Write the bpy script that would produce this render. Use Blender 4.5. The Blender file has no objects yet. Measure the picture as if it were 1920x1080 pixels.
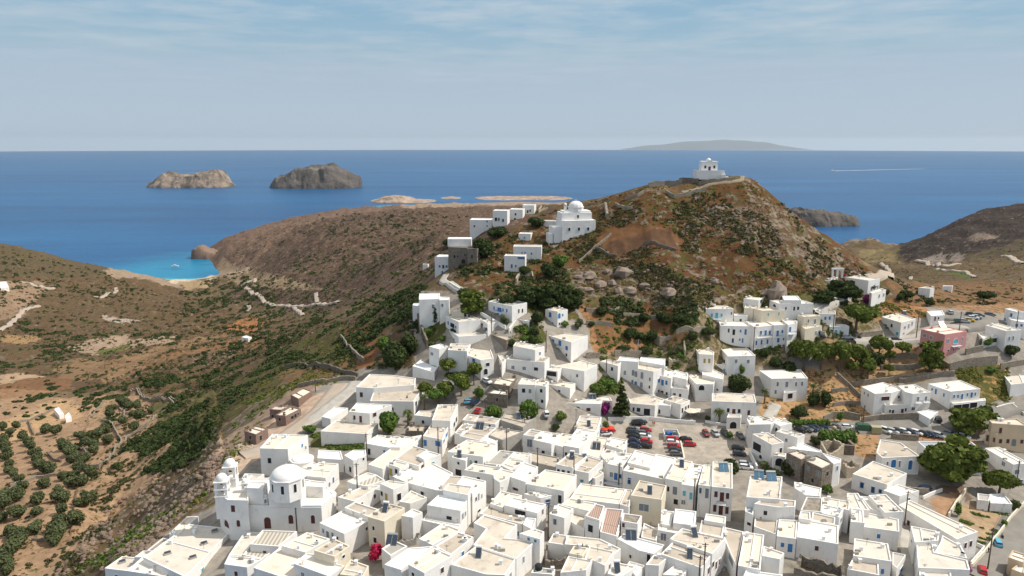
import bpy, math, random
import numpy as np
from mathutils import Vector, Matrix
R = math.radians
random.seed(7)
rng = np.random.default_rng(11)
S = bpy.context.scene
COL = S.collection
# ---------------------------------------------------------------- camera
CAM = np.array([0.0, 0.0, 293.0]); FPX = 1350.0; PITCH = R(11.42)
cd = bpy.data.cameras.new('camera'); cam = bpy.data.objects.new('camera', cd); COL.objects.link(cam)
cam.location = CAM; cam.rotation_euler = (math.pi/2 - PITCH, 0, R(-0.05))
cd.sensor_width = 36.0; cd.lens = 36.0*FPX/1920.0; cd.clip_start = 1.0; cd.clip_end = 120000.0
S.camera = cam
# ---------------------------------------------------------------- light
SUN_EL, SUN_AZ = R(50), R(3)          # azimuth measured from +x towards +y
sd = Vector((math.cos(SUN_EL)*math.cos(SUN_AZ), math.cos(SUN_EL)*math.sin(SUN_AZ), math.sin(SUN_EL)))
ld = bpy.data.lights.new('sun', 'SUN'); ld.energy = 4.3; ld.angle = R(0.55); ld.color = (1.0, 0.94, 0.84)
lo = bpy.data.objects.new('sun', ld); COL.objects.link(lo)
lo.rotation_euler = sd.to_track_quat('Z', 'Y').to_euler()
S.view_settings.view_transform = 'Standard'; S.view_settings.look = 'None'
S.view_settings.exposure = 0.10; S.view_settings.gamma = 1.0
W = bpy.data.worlds.new('World'); S.world = W; W.use_nodes = True
nt = W.node_tree; nt.nodes.clear()
def N(t, ty, **k):
    n = t.nodes.new(ty)
    for a, b in k.items(): setattr(n, a, b)
    return n
out = N(nt, 'ShaderNodeOutputWorld'); bg = N(nt, 'ShaderNodeBackground'); bg.inputs['Strength'].default_value = 0.10
sky = N(nt, 'ShaderNodeTexSky', sky_type='NISHITA', sun_disc=False, sun_elevation=SUN_EL,
        sun_rotation=math.pi/2 - SUN_AZ, altitude=300, air_density=1.0, dust_density=1.2, ozone_density=1.6)
tc = N(nt, 'ShaderNodeTexCoord'); sp = N(nt, 'ShaderNodeSeparateXYZ'); nt.links.new(tc.outputs['Generated'], sp.inputs[0])
mx = N(nt, 'ShaderNodeMath', operation='MAXIMUM'); mx.inputs[1].default_value = 0.012; nt.links.new(sp.outputs['Z'], mx.inputs[0])
dx = N(nt, 'ShaderNodeMath', operation='DIVIDE'); dy = N(nt, 'ShaderNodeMath', operation='DIVIDE')
nt.links.new(sp.outputs['X'], dx.inputs[0]); nt.links.new(mx.outputs[0], dx.inputs[1])
nt.links.new(sp.outputs['Y'], dy.inputs[0]); nt.links.new(mx.outputs[0], dy.inputs[1])
cx = N(nt, 'ShaderNodeCombineXYZ'); nt.links.new(dx.outputs[0], cx.inputs[0]); nt.links.new(dy.outputs[0], cx.inputs[1])
nz = N(nt, 'ShaderNodeTexNoise'); nz.inputs['Scale'].default_value = 1.1; nz.inputs['Detail'].default_value = 9; nz.inputs['Roughness'].default_value = 0.62
nt.links.new(cx.outputs[0], nz.inputs['Vector'])
nb = N(nt, 'ShaderNodeTexNoise'); nb.inputs['Scale'].default_value = 0.16; nb.inputs['Detail'].default_value = 3
nt.links.new(cx.outputs[0], nb.inputs['Vector'])
ad = N(nt, 'ShaderNodeMath', operation='MULTIPLY_ADD'); ad.inputs[1].default_value = 0.75; nt.links.new(nb.outputs[0], ad.inputs[0]); nt.links.new(nz.outputs[0], ad.inputs[2])
cr = N(nt, 'ShaderNodeMapRange'); cr.inputs['From Min'].default_value = 0.78; cr.inputs['From Max'].default_value = 1.12
nt.links.new(ad.outputs[0], cr.inputs['Value'])
el = N(nt, 'ShaderNodeMapRange'); el.inputs['From Min'].default_value = 0.055; el.inputs['From Max'].default_value = 0.17
nt.links.new(sp.outputs['Z'], el.inputs['Value'])
cm = N(nt, 'ShaderNodeMath', operation='MULTIPLY'); nt.links.new(cr.outputs[0], cm.inputs[0]); nt.links.new(el.outputs[0], cm.inputs[1])
c2 = N(nt, 'ShaderNodeMath', operation='MULTIPLY'); c2.inputs[1].default_value = 0.65; nt.links.new(cm.outputs[0], c2.inputs[0])
# haze veil near the horizon (grey blue), then thin cloud on top
hz = N(nt, 'ShaderNodeMapRange'); hz.inputs['From Min'].default_value = -0.02; hz.inputs['From Max'].default_value = 0.55
hz.inputs['To Min'].default_value = 0.95; hz.inputs['To Max'].default_value = 0.9; nt.links.new(sp.outputs['Z'], hz.inputs['Value'])
m1 = N(nt, 'ShaderNodeMixRGB'); nt.links.new(hz.outputs[0], m1.inputs[0]); nt.links.new(sky.outputs[0], m1.inputs[1])
hr = N(nt, 'ShaderNodeValToRGB'); nt.links.new(sp.outputs['Z'], hr.inputs[0])
hr.color_ramp.elements[0].position = 0.0; hr.color_ramp.elements[0].color = (4.45, 5.35, 6.35, 1)
hr.color_ramp.elements[1].position = 1.0; hr.color_ramp.elements[1].color = (7.6, 7.8, 8.0, 1)
e = hr.color_ramp.elements.new(0.30); e.color = (3.2, 4.7, 6.4, 1)
e = hr.color_ramp.elements.new(0.5); e.color = (6.4, 6.9, 7.4, 1)  # this and the zenith stop: unseen overhead sky, brightened as added fill for shade
e = hr.color_ramp.elements.new(0.095); e.color = (3.95, 5.0, 6.1, 1)
e = hr.color_ramp.elements.new(0.112); e.color = (3.45, 4.8, 5.85, 1)
e = hr.color_ramp.elements.new(0.16); e.color = (2.75, 4.45, 5.85, 1)
nt.links.new(hr.outputs[0], m1.inputs[2])
m2 = N(nt, 'ShaderNodeMixRGB'); nt.links.new(c2.outputs[0], m2.inputs[0]); nt.links.new(m1.outputs[0], m2.inputs[1]); m2.inputs[2].default_value = (6.3, 6.6, 6.9, 1)
nt.links.new(m2.outputs[0], bg.inputs[0]); nt.links.new(bg.outputs[0], out.inputs[0])
# ---------------------------------------------------------------- picture rays -> places
cp, sp_ = math.cos(PITCH), math.sin(PITCH)
def ray(px, py):
    a = (px-960)/FPX; b = (540-py)/FPX
    return np.array([a, cp+sp_*b, -sp_+cp*b])
def slope(py):
    b = (540-py)/FPX
    return (sp_-cp*b)/(cp+sp_*b)
def onz(px, py, z):
    d = ray(px, py); t = (z-CAM[2])/d[2]; return CAM+d*t
def ony(px, py, y):
    d = ray(px, py); return CAM+d*(y/d[1])
def project(P):
    P = np.asarray(P, float)-CAM
    dep = P[..., 1]*cp-P[..., 2]*sp_; up = P[..., 1]*sp_+P[..., 2]*cp
    dep = np.maximum(dep, 1e-3)
    return 960+FPX*P[..., 0]/dep, 540-FPX*up/dep, dep
def pxm(p): return FPX/project(p)[2]          # picture px per metre at a place
TILES = dict(P1=(180,900,6),P2=(460,900,6),P3=(740,900,6),P4=(1020,900,6),P5=(1300,900,6),P6=(1600,900,6),
  Q1=(390,760,6),Q2=(620,760,6),Q3=(860,760,6),Q4=(1100,760,6),Q5=(1340,760,6),Q6=(1600,740,6),
  F=(580,640,4.909),G=(760,520,4.5),H=(880,640,4.5),I=(1100,560,3.6),J=(1280,500,4.8),K=(1380,680,3.5556),
  L=(1560,560,5.3333),M=(780,360,4.5),N=(1080,280,3.2),O=(250,270,2.743),S=(0,430,3),T=(0,700,2.842),U=(1480,370,4.3636),X=(0,0,1))
def tp(t, x, y):
    a, b, s = TILES[t]; return a+x/s, b+y/s
def pts(t, s):
    v = [float(q) for q in s.replace(' ', ',').split(',') if q]
    return [tp(t, v[i], v[i+1]) for i in range(0, len(v), 2)]
# ---------------------------------------------------------------- terrain heights
CZ = '''1293,832,200 1150,830,200 1390,870,199 1000,1080,203 700,1080,203 420,1078,199 300,1078,196 500,1000,200 620,900,203 600,800,205 560,735,205
480,830,203 430,850,202 700,720,209 760,700,212 900,800,206 1000,740,212 850,680,218 900,620,226 800,600,226 1100,640,222 950,560,236 830,560,232 760,570,226 880,600,229 1200,800,201
1300,720,208 1250,640,218 1150,590,228 1350,620,222 1450,640,219 1400,700,210 1420,770,203 1500,700,209 1300,580,231 1550,800,200 1700,820,199
1600,740,204 1700,690,210 1780,675,214 1880,720,208 1900,640,218 1820,598,224 1700,600,222 1640,590,224 1600,560,229 1560,640,219 1500,600,226 1600,531,233 1640,548,230
1900,780,202 1850,850,198 1700,900,197 1600,950,199 1800,960,194 1900,960,193 1850,1050,193 1500,1050,202 1700,1060,197 1400,900,200 1500,880,199
1150,1000,202 850,950,204 700,850,206 1000,880,203 385,880,200 345,985,197 240,1045,194
100,950,163 0,900,152 100,850,150 250,850,160 320,800,163 150,770,138 0,800,138 250,700,135 0,700,122 400,700,150 100,640,112 300,640,115
450,640,132 0,600,95 200,600,90 350,600,85 450,590,88 100,560,85 250,560,65 350,560,45 430,560,52 0,540,105 400,520,3 330,527,2 200,960,160 250,1000,170 100,1080,164 300,900,168
-200,900,150 -200,700,125 -200,1080,165 2100,1000,190 2100,800,198 2100,640,215 180,1060,172 480,545,60'''
CY = '''1335,330,350 1215,347,345 1410,337,350 1150,372,350 1060,381,375 1000,392,420 1450,370,345 1500,415,335 1550,455,325 1600,492,318 1635,522,310
1300,400,325 1200,440,315 1400,450,305 1500,500,300 1300,500,298 1150,520,296 1400,540,285 1250,560,282 1050,440,335 1070,458,320 960,500,305
870,510,300 930,430,345 980,400,375 1040,540,285 1550,545,288 1260,372,335 1350,370,335 1240,470,302 1450,410,322
950,394,2000 880,400,1500 800,398,1800 700,420,1500 600,440,1300 700,480,1000 600,520,900 500,520,1050 480,560,900 560,580,750 640,570,650 750,540,450
800,500,500 850,440,700 870,420,800 700,620,330 640,660,330 600,600,480 550,650,400 480,720,320 420,780,265 0,480,1200 0,455,1350 100,480,1350 200,505,1450
480,500,1500 430,474,1750 480,450,1850 425,466,1850 445,444,1950 492,428,2150 545,420,2350 568,408,2450 610,402,2600 668,393,2800 730,402,2600 700,392,2700 740,388,3000 800,385,3200 900,382,3400 1000,380,3400 -200,440,1250
1920,388,1100 1800,410,1150 1720,450,1200 1690,462,1250 1650,457,1700 1600,462,1700 1650,480,1300 1750,490,1000 1740,510,850 1850,530,600 1700,560,440
1900,560,420 1920,500,750 1850,480,900 1920,440,1000 1650,530,480 2100,380,1000 2100,560,420'''
CW = '''200,1650,-14 250,1640,-10 300,1640,-8 100,1690,-12 1335,420,238 1335,600,125 1150,450,222 1150,700,130 1450,420,222 1450,700,95 1335,1200,45 1450,1600,5 1335,2200,5 1150,2200,30 1550,420,205 1550,800,100 1600,420,200
300,1800,-25 200,1760,-25 100,1720,-25 0,1650,-25 -200,1600,-25 350,2050,-25 400,2400,-25 480,2900,-25 580,3300,-25 700,3700,-25 850,4100,-25 1000,4200,-25 1200,3600,-25 1400,3000,-25
370,1640,-4 330,1585,-3 400,1640,-4 300,1570,-2 0,1500,45 1920,1350,140 1920,1750,-25 1750,1500,50 1750,1850,-25 1650,2050,-25 1600,2150,-25 1500,2100,-25 1550,1500,40
0,2500,-40 1920,2500,-40 -200,4500,-40 2100,4500,-40 700,4800,-40 1300,4800,-40 960,100,203 500,100,200 1400,100,200 1900,110,192 100,110,165 -200,110,160
960,3900,-15 780,3550,-15 690,3250,-15 380,1760,-12'''
cw = []
for l in CZ.split():
    a, b, z = map(float, l.split(',')); p = onz(a, b, z); cw.append(p)
for l in CY.split():
    a, b, y = map(float, l.split(',')); cw.append(ony(a, b, y))
for l in CW.split():
    a, y, z = map(float, l.split(',')); cw.append(np.array([(a-960)/FPX*y, y, z]))
cw = np.array(cw)
def warp(x, y): return np.stack([x/y*3.2, np.log(np.maximum(y, 30))*2.4], -1)
cq = warp(cw[:, 0], cw[:, 1]); C0 = 0.07
def kern(d2): return np.sqrt(d2+C0*C0)
A = kern(((cq[:, None]-cq[None])**2).sum(-1)); n = len(cw)
AA = np.zeros((n+1, n+1)); AA[:n, :n] = A-np.eye(n)*0.012; AA[:n, n] = 1; AA[n, :n] = 1
wt = np.linalg.solve(AA, np.append(cw[:, 2], 0))
def h0(x, y):
    x = np.asarray(x, float); y = np.asarray(y, float); q = warp(x, y).reshape(-1, 2); r = np.empty(len(q))
    for i in range(0, len(q), 20000):
        s = q[i:i+20000]; r[i:i+20000] = kern(((s[:, None]-cq[None])**2).sum(-1))@wt[:n]+wt[n]
    return r.reshape(x.shape)
def hsh(ix, iy, s):
    v = (ix.astype(np.int64)*374761393+iy.astype(np.int64)*668265263+s*1442695041) & 0xffffffff
    v = ((v ^ (v >> 13))*1274126177) & 0xffffffff
    return ((v ^ (v >> 16)) & 0xffff)/65535.0
def vnoise(x, y, s=0):
    ix = np.floor(x); iy = np.floor(y); fx = x-ix; fy = y-iy; fx = fx*fx*(3-2*fx); fy = fy*fy*(3-2*fy)
    a = hsh(ix, iy, s); b = hsh(ix+1, iy, s); c = hsh(ix, iy+1, s); d = hsh(ix+1, iy+1, s)
    return (a+(b-a)*fx)*(1-fy)+(c+(d-c)*fx)*fy
def fbm(x, y, o=5, s=0):
    r = 0; a = .5
    for k in range(o): r = r+a*vnoise(x, y, s+k); x = x*2.03+7.1; y = y*2.03+3.7; a *= .5
    return r
def ridge(x, y, o=4, s=0):
    r = 0; a = .5
    for k in range(o): r = r+a*(1-np.abs(2*vnoise(x, y, s+k)-1)); x = x*2.1+5.1; y = y*2.1+1.7; a *= .5
    return r
def inpoly(u, v, poly):
    ins = np.zeros(np.shape(u), bool); m = len(poly)
    for i in range(m):
        x1, y1 = poly[i]; x2, y2 = poly[(i+1) % m]
        c = ((y1 > v) != (y2 > v)) & (u < (x2-x1)*(v-y1)/((y2-y1) or 1e-9)+x1)
        ins ^= c
    return ins
VIL = [(190,1120),(215,1065),(300,1010),(365,968),(410,945),(402,895),(450,850),(560,750),(640,700),(690,690),(780,690),(770,600),(790,545),(850,545),(930,565),(1100,575),(1130,660),
       (1290,600),(1300,575),(1400,540),(1540,560),(1640,540),(1670,575),(1960,570),(2400,560),(2400,1400),(150,1400)]
def roughmap(x, y):
    """how rocky the ground is: 0 inside the village, 1 on open hillside"""
    z = h0(x, y); u, v, d = project(np.stack([x, y, z], -1))
    return u, v, z
def height(x, y, full=False):
    x = np.asarray(x, float); y = np.asarray(y, float)
    u, v, z = roughmap(x, y)
    vil = inpoly(u, v, VIL)
    cliff = inpoly(u, v, [(180,1090),(420,860),(400,700),(560,640),(330,560),(180,700),(120,1090)])
    hill = inpoly(u, v, [(850,500),(1100,395),(1215,345),(1420,330),(1650,520),(1500,560),(1300,575),(1080,575),(930,560)])
    far = np.clip((y-500)/700, 0, 1)
    amp = np.where(vil, 0.0, 1.0)*np.clip((z-1)/22, 0.04, 1)
    zz = z + amp*((fbm(x/14, y/14, 4, 3)-.47)*2.4*(1+far*2)+(fbm(x/60, y/60, 4, 9)-.47)*6*np.where(hill, .5, 1)*(0.5+far*2))
    zz = zz + amp*np.where(cliff, (ridge(x/16, y/16, 4, 21)-.55)*7, 0)+amp*np.where(hill, (ridge(x/11, y/11, 4, 5)-.5)*3.0, (ridge(x/30, y/30, 4, 5)-.5)*2.5*(1+3*far))
    # coastal cliffs: steepen the land near the sea
    zz = np.where((y > 1650) & (zz > 6), zz+np.minimum((zz-6)*.9, 22)*(ridge(x/70, y/70, 5, 40)-.55), zz)
    if full: return zz, u, v, vil, cliff, hill
    return zz
TS = np.exp(np.linspace(np.log(95), np.log(6500), 900))
def ground(px, py, dz=0.0):
    """first place where the ray through a picture point meets the ground (raised by dz)"""
    d = ray(px, py)
    x = d[0]/d[1]*TS; z = CAM[2]+d[2]/d[1]*TS
    b = (z-height(x, TS)-dz) < 0
    k = int(np.argmax(b))
    if not b.any(): k = len(TS)-1
    lo_, hi = TS[max(k-1, 0)], TS[k]
    for _ in range(2):
        s = np.linspace(lo_, hi, 12); zz = CAM[2]+d[2]/d[1]*s; bb = (zz-height(d[0]/d[1]*s, s)-dz) < 0
        k = int(np.argmax(bb)) if bb.any() else 11
        lo_, hi = s[max(k-1, 0)], s[k]
    y = (lo_+hi)/2
    return np.array([d[0]/d[1]*y, y, CAM[2]+d[2]/d[1]*y])
def gz(x, y): return float(height(np.array([x]), np.array([y]))[0])
# ---------------------------------------------------------------- materials
MATS = {}
def mat(name, rgb, rough=0.85, vary=0.12, scale=0.5, bump=0.0, rgb2=None, stain=None, metal=0.0, spec=None, det=6, bscale=None, streak=False, bdist=.3):
    if name in MATS: return MATS[name]
    m = bpy.data.materials.new(name); m.use_nodes = True; t = m.node_tree; b = t.nodes['Principled BSDF']
    b.inputs['Roughness'].default_value = rough; b.inputs['Metallic'].default_value = metal
    b.inputs['Specular IOR Level'].default_value = 0.25 if spec is None else spec
    g = N(t, 'ShaderNodeNewGeometry'); nn = N(t, 'ShaderNodeTexNoise'); nn.inputs['Scale'].default_value = scale; nn.inputs['Detail'].default_value = det
    t.links.new(g.outputs['Position'], nn.inputs['Vector'])
    mr = N(t, 'ShaderNodeMapRange'); mr.inputs['From Min'].default_value = 0.3; mr.inputs['From Max'].default_value = 0.7; t.links.new(nn.outputs[0], mr.inputs['Value'])
    mm = N(t, 'ShaderNodeMixRGB'); t.links.new(mr.outputs[0], mm.inputs[0])
    lo2 = rgb2 or tuple(c*(1-vary) for c in rgb)
    mm.inputs[1].default_value = (*lo2, 1); mm.inputs[2].default_value = (*(rgb if rgb2 else tuple(min(1, c*(1+vary*.5)) for c in rgb)), 1)
    last = mm.outputs[0]
    if stain:
        n2 = N(t, 'ShaderNodeTexNoise'); n2.inputs['Scale'].default_value = stain[1]; n2.inputs['Detail'].default_value = 8; n2.inputs['Roughness'].default_value = .65
        if streak:
            mp_ = N(t, 'ShaderNodeMapping'); mp_.inputs['Scale'].default_value = (1.3, 1.3, .35); t.links.new(g.outputs['Position'], mp_.inputs[0]); t.links.new(mp_.outputs[0], n2.inputs['Vector'])
        else: t.links.new(g.outputs['Position'], n2.inputs['Vector'])
        r2 = N(t, 'ShaderNodeMapRange'); r2.inputs['From Min'].default_value = stain[2]; r2.inputs['From Max'].default_value = stain[2]+.16; r2.inputs['To Max'].default_value = stain[3]
        t.links.new(n2.outputs[0], r2.inputs['Value']); m3 = N(t, 'ShaderNodeMixRGB'); t.links.new(r2.outputs[0], m3.inputs[0]); t.links.new(last, m3.inputs[1]); m3.inputs[2].default_value = (*stain[0], 1); last = m3.outputs[0]
    t.links.new(last, b.inputs['Base Color'])
    if bump:
        n3 = N(t, 'ShaderNodeTexNoise'); n3.inputs['Scale'].default_value = bscale or scale*6; n3.inputs['Detail'].default_value = 5; t.links.new(g.outputs['Position'], n3.inputs['Vector'])
        bp = N(t, 'ShaderNodeBump'); bp.inputs['Strength'].default_value = bump; bp.inputs['Distance'].default_value = bdist; t.links.new(n3.outputs[0], bp.inputs['Height']); t.links.new(bp.outputs[0], b.inputs['Normal'])
    MATS[name] = m; return m
def stripes(name, rgb, rgb2, period, axis='X', rough=.7):
    m = bpy.data.materials.new(name); m.use_nodes = True; t = m.node_tree; b = t.nodes['Principled BSDF']; b.inputs['Roughness'].default_value = rough
    b.inputs['Specular IOR Level'].default_value = .2
    g = N(t, 'ShaderNodeNewGeometry'); w = N(t, 'ShaderNodeTexWave', bands_direction=axis); w.inputs['Scale'].default_value = 0.314/period; w.inputs['Distortion'].default_value = .25
    t.links.new(g.outputs['Position'], w.inputs['Vector']); r = N(t, 'ShaderNodeMapRange'); r.inputs['From Min'].default_value = .45; r.inputs['From Max'].default_value = .7; t.links.new(w.outputs[1], r.inputs['Value'])
    mm = N(t, 'ShaderNodeMixRGB'); t.links.new(r.outputs[0], mm.inputs[0]); mm.inputs[1].default_value = (*rgb, 1); mm.inputs[2].default_value = (*rgb2, 1); t.links.new(mm.outputs[0], b.inputs['Base Color'])
    MATS[name] = m; return m
def stone(name, rgb, rgb2, mortar, sc=1.6):
    m = bpy.data.materials.new(name); m.use_nodes = True; t = m.node_tree; b = t.nodes['Principled BSDF']; b.inputs['Roughness'].default_value = .95; b.inputs['Specular IOR Level'].default_value = .1
    g = N(t, 'ShaderNodeNewGeometry'); mp = N(t, 'ShaderNodeMapping'); mp.inputs['Scale'].default_value = (1, 1, 1.8); t.links.new(g.outputs['Position'], mp.inputs[0])
    v = N(t, 'ShaderNodeTexVoronoi'); v.inputs['Scale'].default_value = sc; t.links.new(mp.outputs[0], v.inputs['Vector'])
    v2 = N(t, 'ShaderNodeTexVoronoi', feature='DISTANCE_TO_EDGE'); v2.inputs['Scale'].default_value = sc; t.links.new(mp.outputs[0], v2.inputs['Vector'])
    s = N(t, 'ShaderNodeSeparateColor'); t.links.new(v.outputs['Color'], s.inputs[0])
    mm = N(t, 'ShaderNodeMixRGB'); t.links.new(s.outputs[0], mm.inputs[0]); mm.inputs[1].default_value = (*rgb, 1); mm.inputs[2].default_value = (*rgb2, 1)
    r = N(t, 'ShaderNodeMapRange'); r.inputs['From Max'].default_value = .09; t.links.new(v2.outputs[0], r.inputs['Value'])
    m3 = N(t, 'ShaderNodeMixRGB'); t.links.new(r.outputs[0], m3.inputs[0]); m3.inputs[1].default_value = (*mortar, 1); t.links.new(mm.outputs[0], m3.inputs[2]); t.links.new(m3.outputs[0], b.inputs['Base Color'])
    bp = N(t, 'ShaderNodeBump'); bp.inputs['Strength'].default_value = .6; bp.inputs['Distance'].default_value = .1; t.links.new(r.outputs[0], bp.inputs['Height']); t.links.new(bp.outputs[0], b.inputs['Normal'])
    MATS[name] = m; return m
WALL = dict(
  w=mat('white_plaster', (.775, .755, .725), .9, .07, .35, .15, stain=((.50, .475, .43), .9, .56, .55), streak=True),
  y=mat('cream_plaster', (.70, .63, .50), .9, .08, .35, .12, stain=((.5, .45, .36), .8, .58, .5)),
  b=mat('beige_plaster', (.58, .46, .32), .9, .08, .35, .1, stain=((.4, .33, .25), .8, .6, .5)),
  p=mat('pink_plaster', (.62, .29, .28), .9, .1, .35, .12, stain=((.6, .35, .32), .8, .57, .5)),
  g=stone('rough_stone_masonry', (.25, .21, .165), (.13, .11, .09), (.32, .28, .23)),
  o=stone('ochre_stone_masonry', (.45, .38, .29), (.30, .25, .19), (.50, .43, .34)),
  r=stone('raw_brick', (.30, .19, .15), (.22, .15, .125), (.27, .22, .19), 3.2),
  k=mat('bare_cement', (.36, .34, .31), .95, .15, .5, .15, stain=((.22, .2, .18), .7, .55, .6)))
ROOF = dict(
  c=mat('cream_roof', (.72, .62, .51), .95, .10, .18, .1, stain=((.50, .41, .31), .45, .54, .6)),
  d=mat('ivory_roof', (.77, .70, .61), .95, .08, .16, .1, stain=((.54, .47, .38), .4, .58, .55)),
  t=mat('tan_screed_roof', (.50, .43, .35), .95, .16, .25, .12, stain=((.30, .25, .20), .5, .52, .6)),
  s=mat('weathered_screed_roof', (.60, .53, .44), .95, .14, .22, .12, stain=((.36, .30, .24), .45, .52, .65)),
  g=mat('grey_cement_roof', (.38, .36, .32), .95, .12, .25, .1, stain=((.27, .25, .22), .5, .55, .55)),
  w=mat('white_painted_roof', (.76, .77, .77), .9, .05, .2, .08, stain=((.6, .59, .56), .5, .6, .5)),
  l=mat('pale_concrete_roof', (.63, .57, .49), .95, .10, .18, .1, stain=((.42, .37, .31), .45, .52, .65)),
  v=mat('blue_grey_roof', (.34, .37, .40), .85, .1, .2, .05),
  k=stripes('ribbed_sheet_roof', (.55, .51, .44), (.34, .30, .24), .9, 'X'),
  h=stripes('corrugated_roof', (.50, .47, .43), (.40, .37, .34), .5, 'Y'),
  e=stripes('wood_deck', (.46, .33, .27), (.27, .18, .14), .45, 'X'),
  x=mat('yard_floor', (.30, .26, .21), .95, .3, .7, .2, stain=((.12, .10, .07), .9, .5, .8)))
PAINT = dict(b=(.05, .18, .42), t=(.12, .42, .50), n=(.11, .035, .03), d=(.022, .022, .026), g=(.25, .42, .30), y=(.40, .30, .08), w=(.19, .21, .235))
PM = {k: mat('shutter_paint_'+{'b':'blue','t':'turquoise','n':'brown','d':'dark','g':'green','y':'ochre','w':'grey'}[k], v, .55, .15, 3) for k, v in PAINT.items()}
TRIM = mat('white_trim', (.78, .78, .77), .8, .04, 1)
# ---------------------------------------------------------------- object helpers
def link(o, parent=None):
    COL.objects.link(o)
    if parent is not None: o.parent = parent
    return o
def tag(o, label=None, cat=None, group=None, kind=None):
    if label: o['label'] = label
    if cat: o['category'] = cat
    if group: o['group'] = group
    if kind: o['kind'] = kind
    return o
def empty(name, loc, rz=0):
    o = bpy.data.objects.new(name, None); o.empty_display_size = .5; o.location = loc; o.rotation_euler = (0, 0, rz); return link(o)
def mesh(name, V, Fc, m, parent=None, smooth=False, mi=None):
    me = bpy.data.meshes.new(name); me.from_pydata([tuple(map(float, v)) for v in V], [], Fc)
    for q in (m if isinstance(m, (list, tuple)) else [m]): me.materials.append(q)
    if mi is not None: me.polygons.foreach_set('material_index', mi)
    if smooth: me.polygons.foreach_set('use_smooth', [True]*len(me.polygons))
    me.update(); return link(bpy.data.objects.new(name, me), parent)
def bigmesh(name, V, Q, m, parent=None, smooth=False):
    V = np.asarray(V, np.float32); Q = np.asarray(Q, np.int32); k = Q.shape[1]
    me = bpy.data.meshes.new(name); me.vertices.add(len(V)); me.vertices.foreach_set('co', V.ravel())
    me.loops.add(Q.size); me.loops.foreach_set('vertex_index', Q.ravel()); me.polygons.add(len(Q))
    me.polygons.foreach_set('loop_start', np.arange(0, Q.size, k, dtype=np.int32)); me.polygons.foreach_set('loop_total', np.full(len(Q), k, np.int32))
    if smooth: me.polygons.foreach_set('use_smooth', np.ones(len(Q), bool))
    me.update(calc_edges=True)
    if m: me.materials.append(m)
    return link(bpy.data.objects.new(name, me), parent)
class MB:
    """collects boxes, tubes and lathes of ONE part"""
    def __init__(s): s.V = []; s.F = []
    def add(s, V, Fc):
        k = len(s.V); s.V += [tuple(v) for v in V]; s.F += [[i+k for i in f] for f in Fc]; return s
    def box(s, c, d, rz=0, tilt=0):
        M = Matrix.Translation(c) @ Matrix.Rotation(rz, 4, 'Z') @ Matrix.Rotation(tilt, 4, 'X')
        V = [M @ Vector((x*d[0]/2, y*d[1]/2, z*d[2]/2)) for x, y, z in ((-1,-1,-1),(1,-1,-1),(1,1,-1),(-1,1,-1),(-1,-1,1),(1,-1,1),(1,1,1),(-1,1,1))]
        return s.add(V, [(0,3,2,1),(4,5,6,7),(0,1,5,4),(1,2,6,5),(2,3,7,6),(3,0,4,7)])
    def tube(s, a, b, r0, r1=None, n=7):
        r1 = r0 if r1 is None else r1; a = Vector(a); b = Vector(b); q = (b-a).to_track_quat('Z', 'Y')
        V = [a+q @ Vector((r0*math.cos(t*2*math.pi/n), r0*math.sin(t*2*math.pi/n), 0)) for t in range(n)]
        V += [b+q @ Vector((r1*math.cos(t*2*math.pi/n), r1*math.sin(t*2*math.pi/n), 0)) for t in range(n)]
        return s.add(V, [(i, (i+1) % n, (i+1) % n+n, i+n) for i in range(n)]+[tuple(range(n-1, -1, -1)), tuple(range(n, 2*n))])
    def lathe(s, c, prof, n=20, a0=0):
        V = []; Fc = []
        for r, z in prof: V += [(c[0]+r*math.cos(a0+2*math.pi*i/n), c[1]+r*math.sin(a0+2*math.pi*i/n), c[2]+z) for i in range(n)]
        for k in range(len(prof)-1): Fc += [(k*n+i, k*n+(i+1) % n, (k+1)*n+(i+1) % n, (k+1)*n+i) for i in range(n)]
        Fc.append(tuple((len(prof)-1)*n+i for i in range(n)))
        return s.add(V, Fc)
    def build(s, name, m, parent=None, smooth=False): return mesh(name, s.V, s.F, m, parent, smooth)
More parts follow.
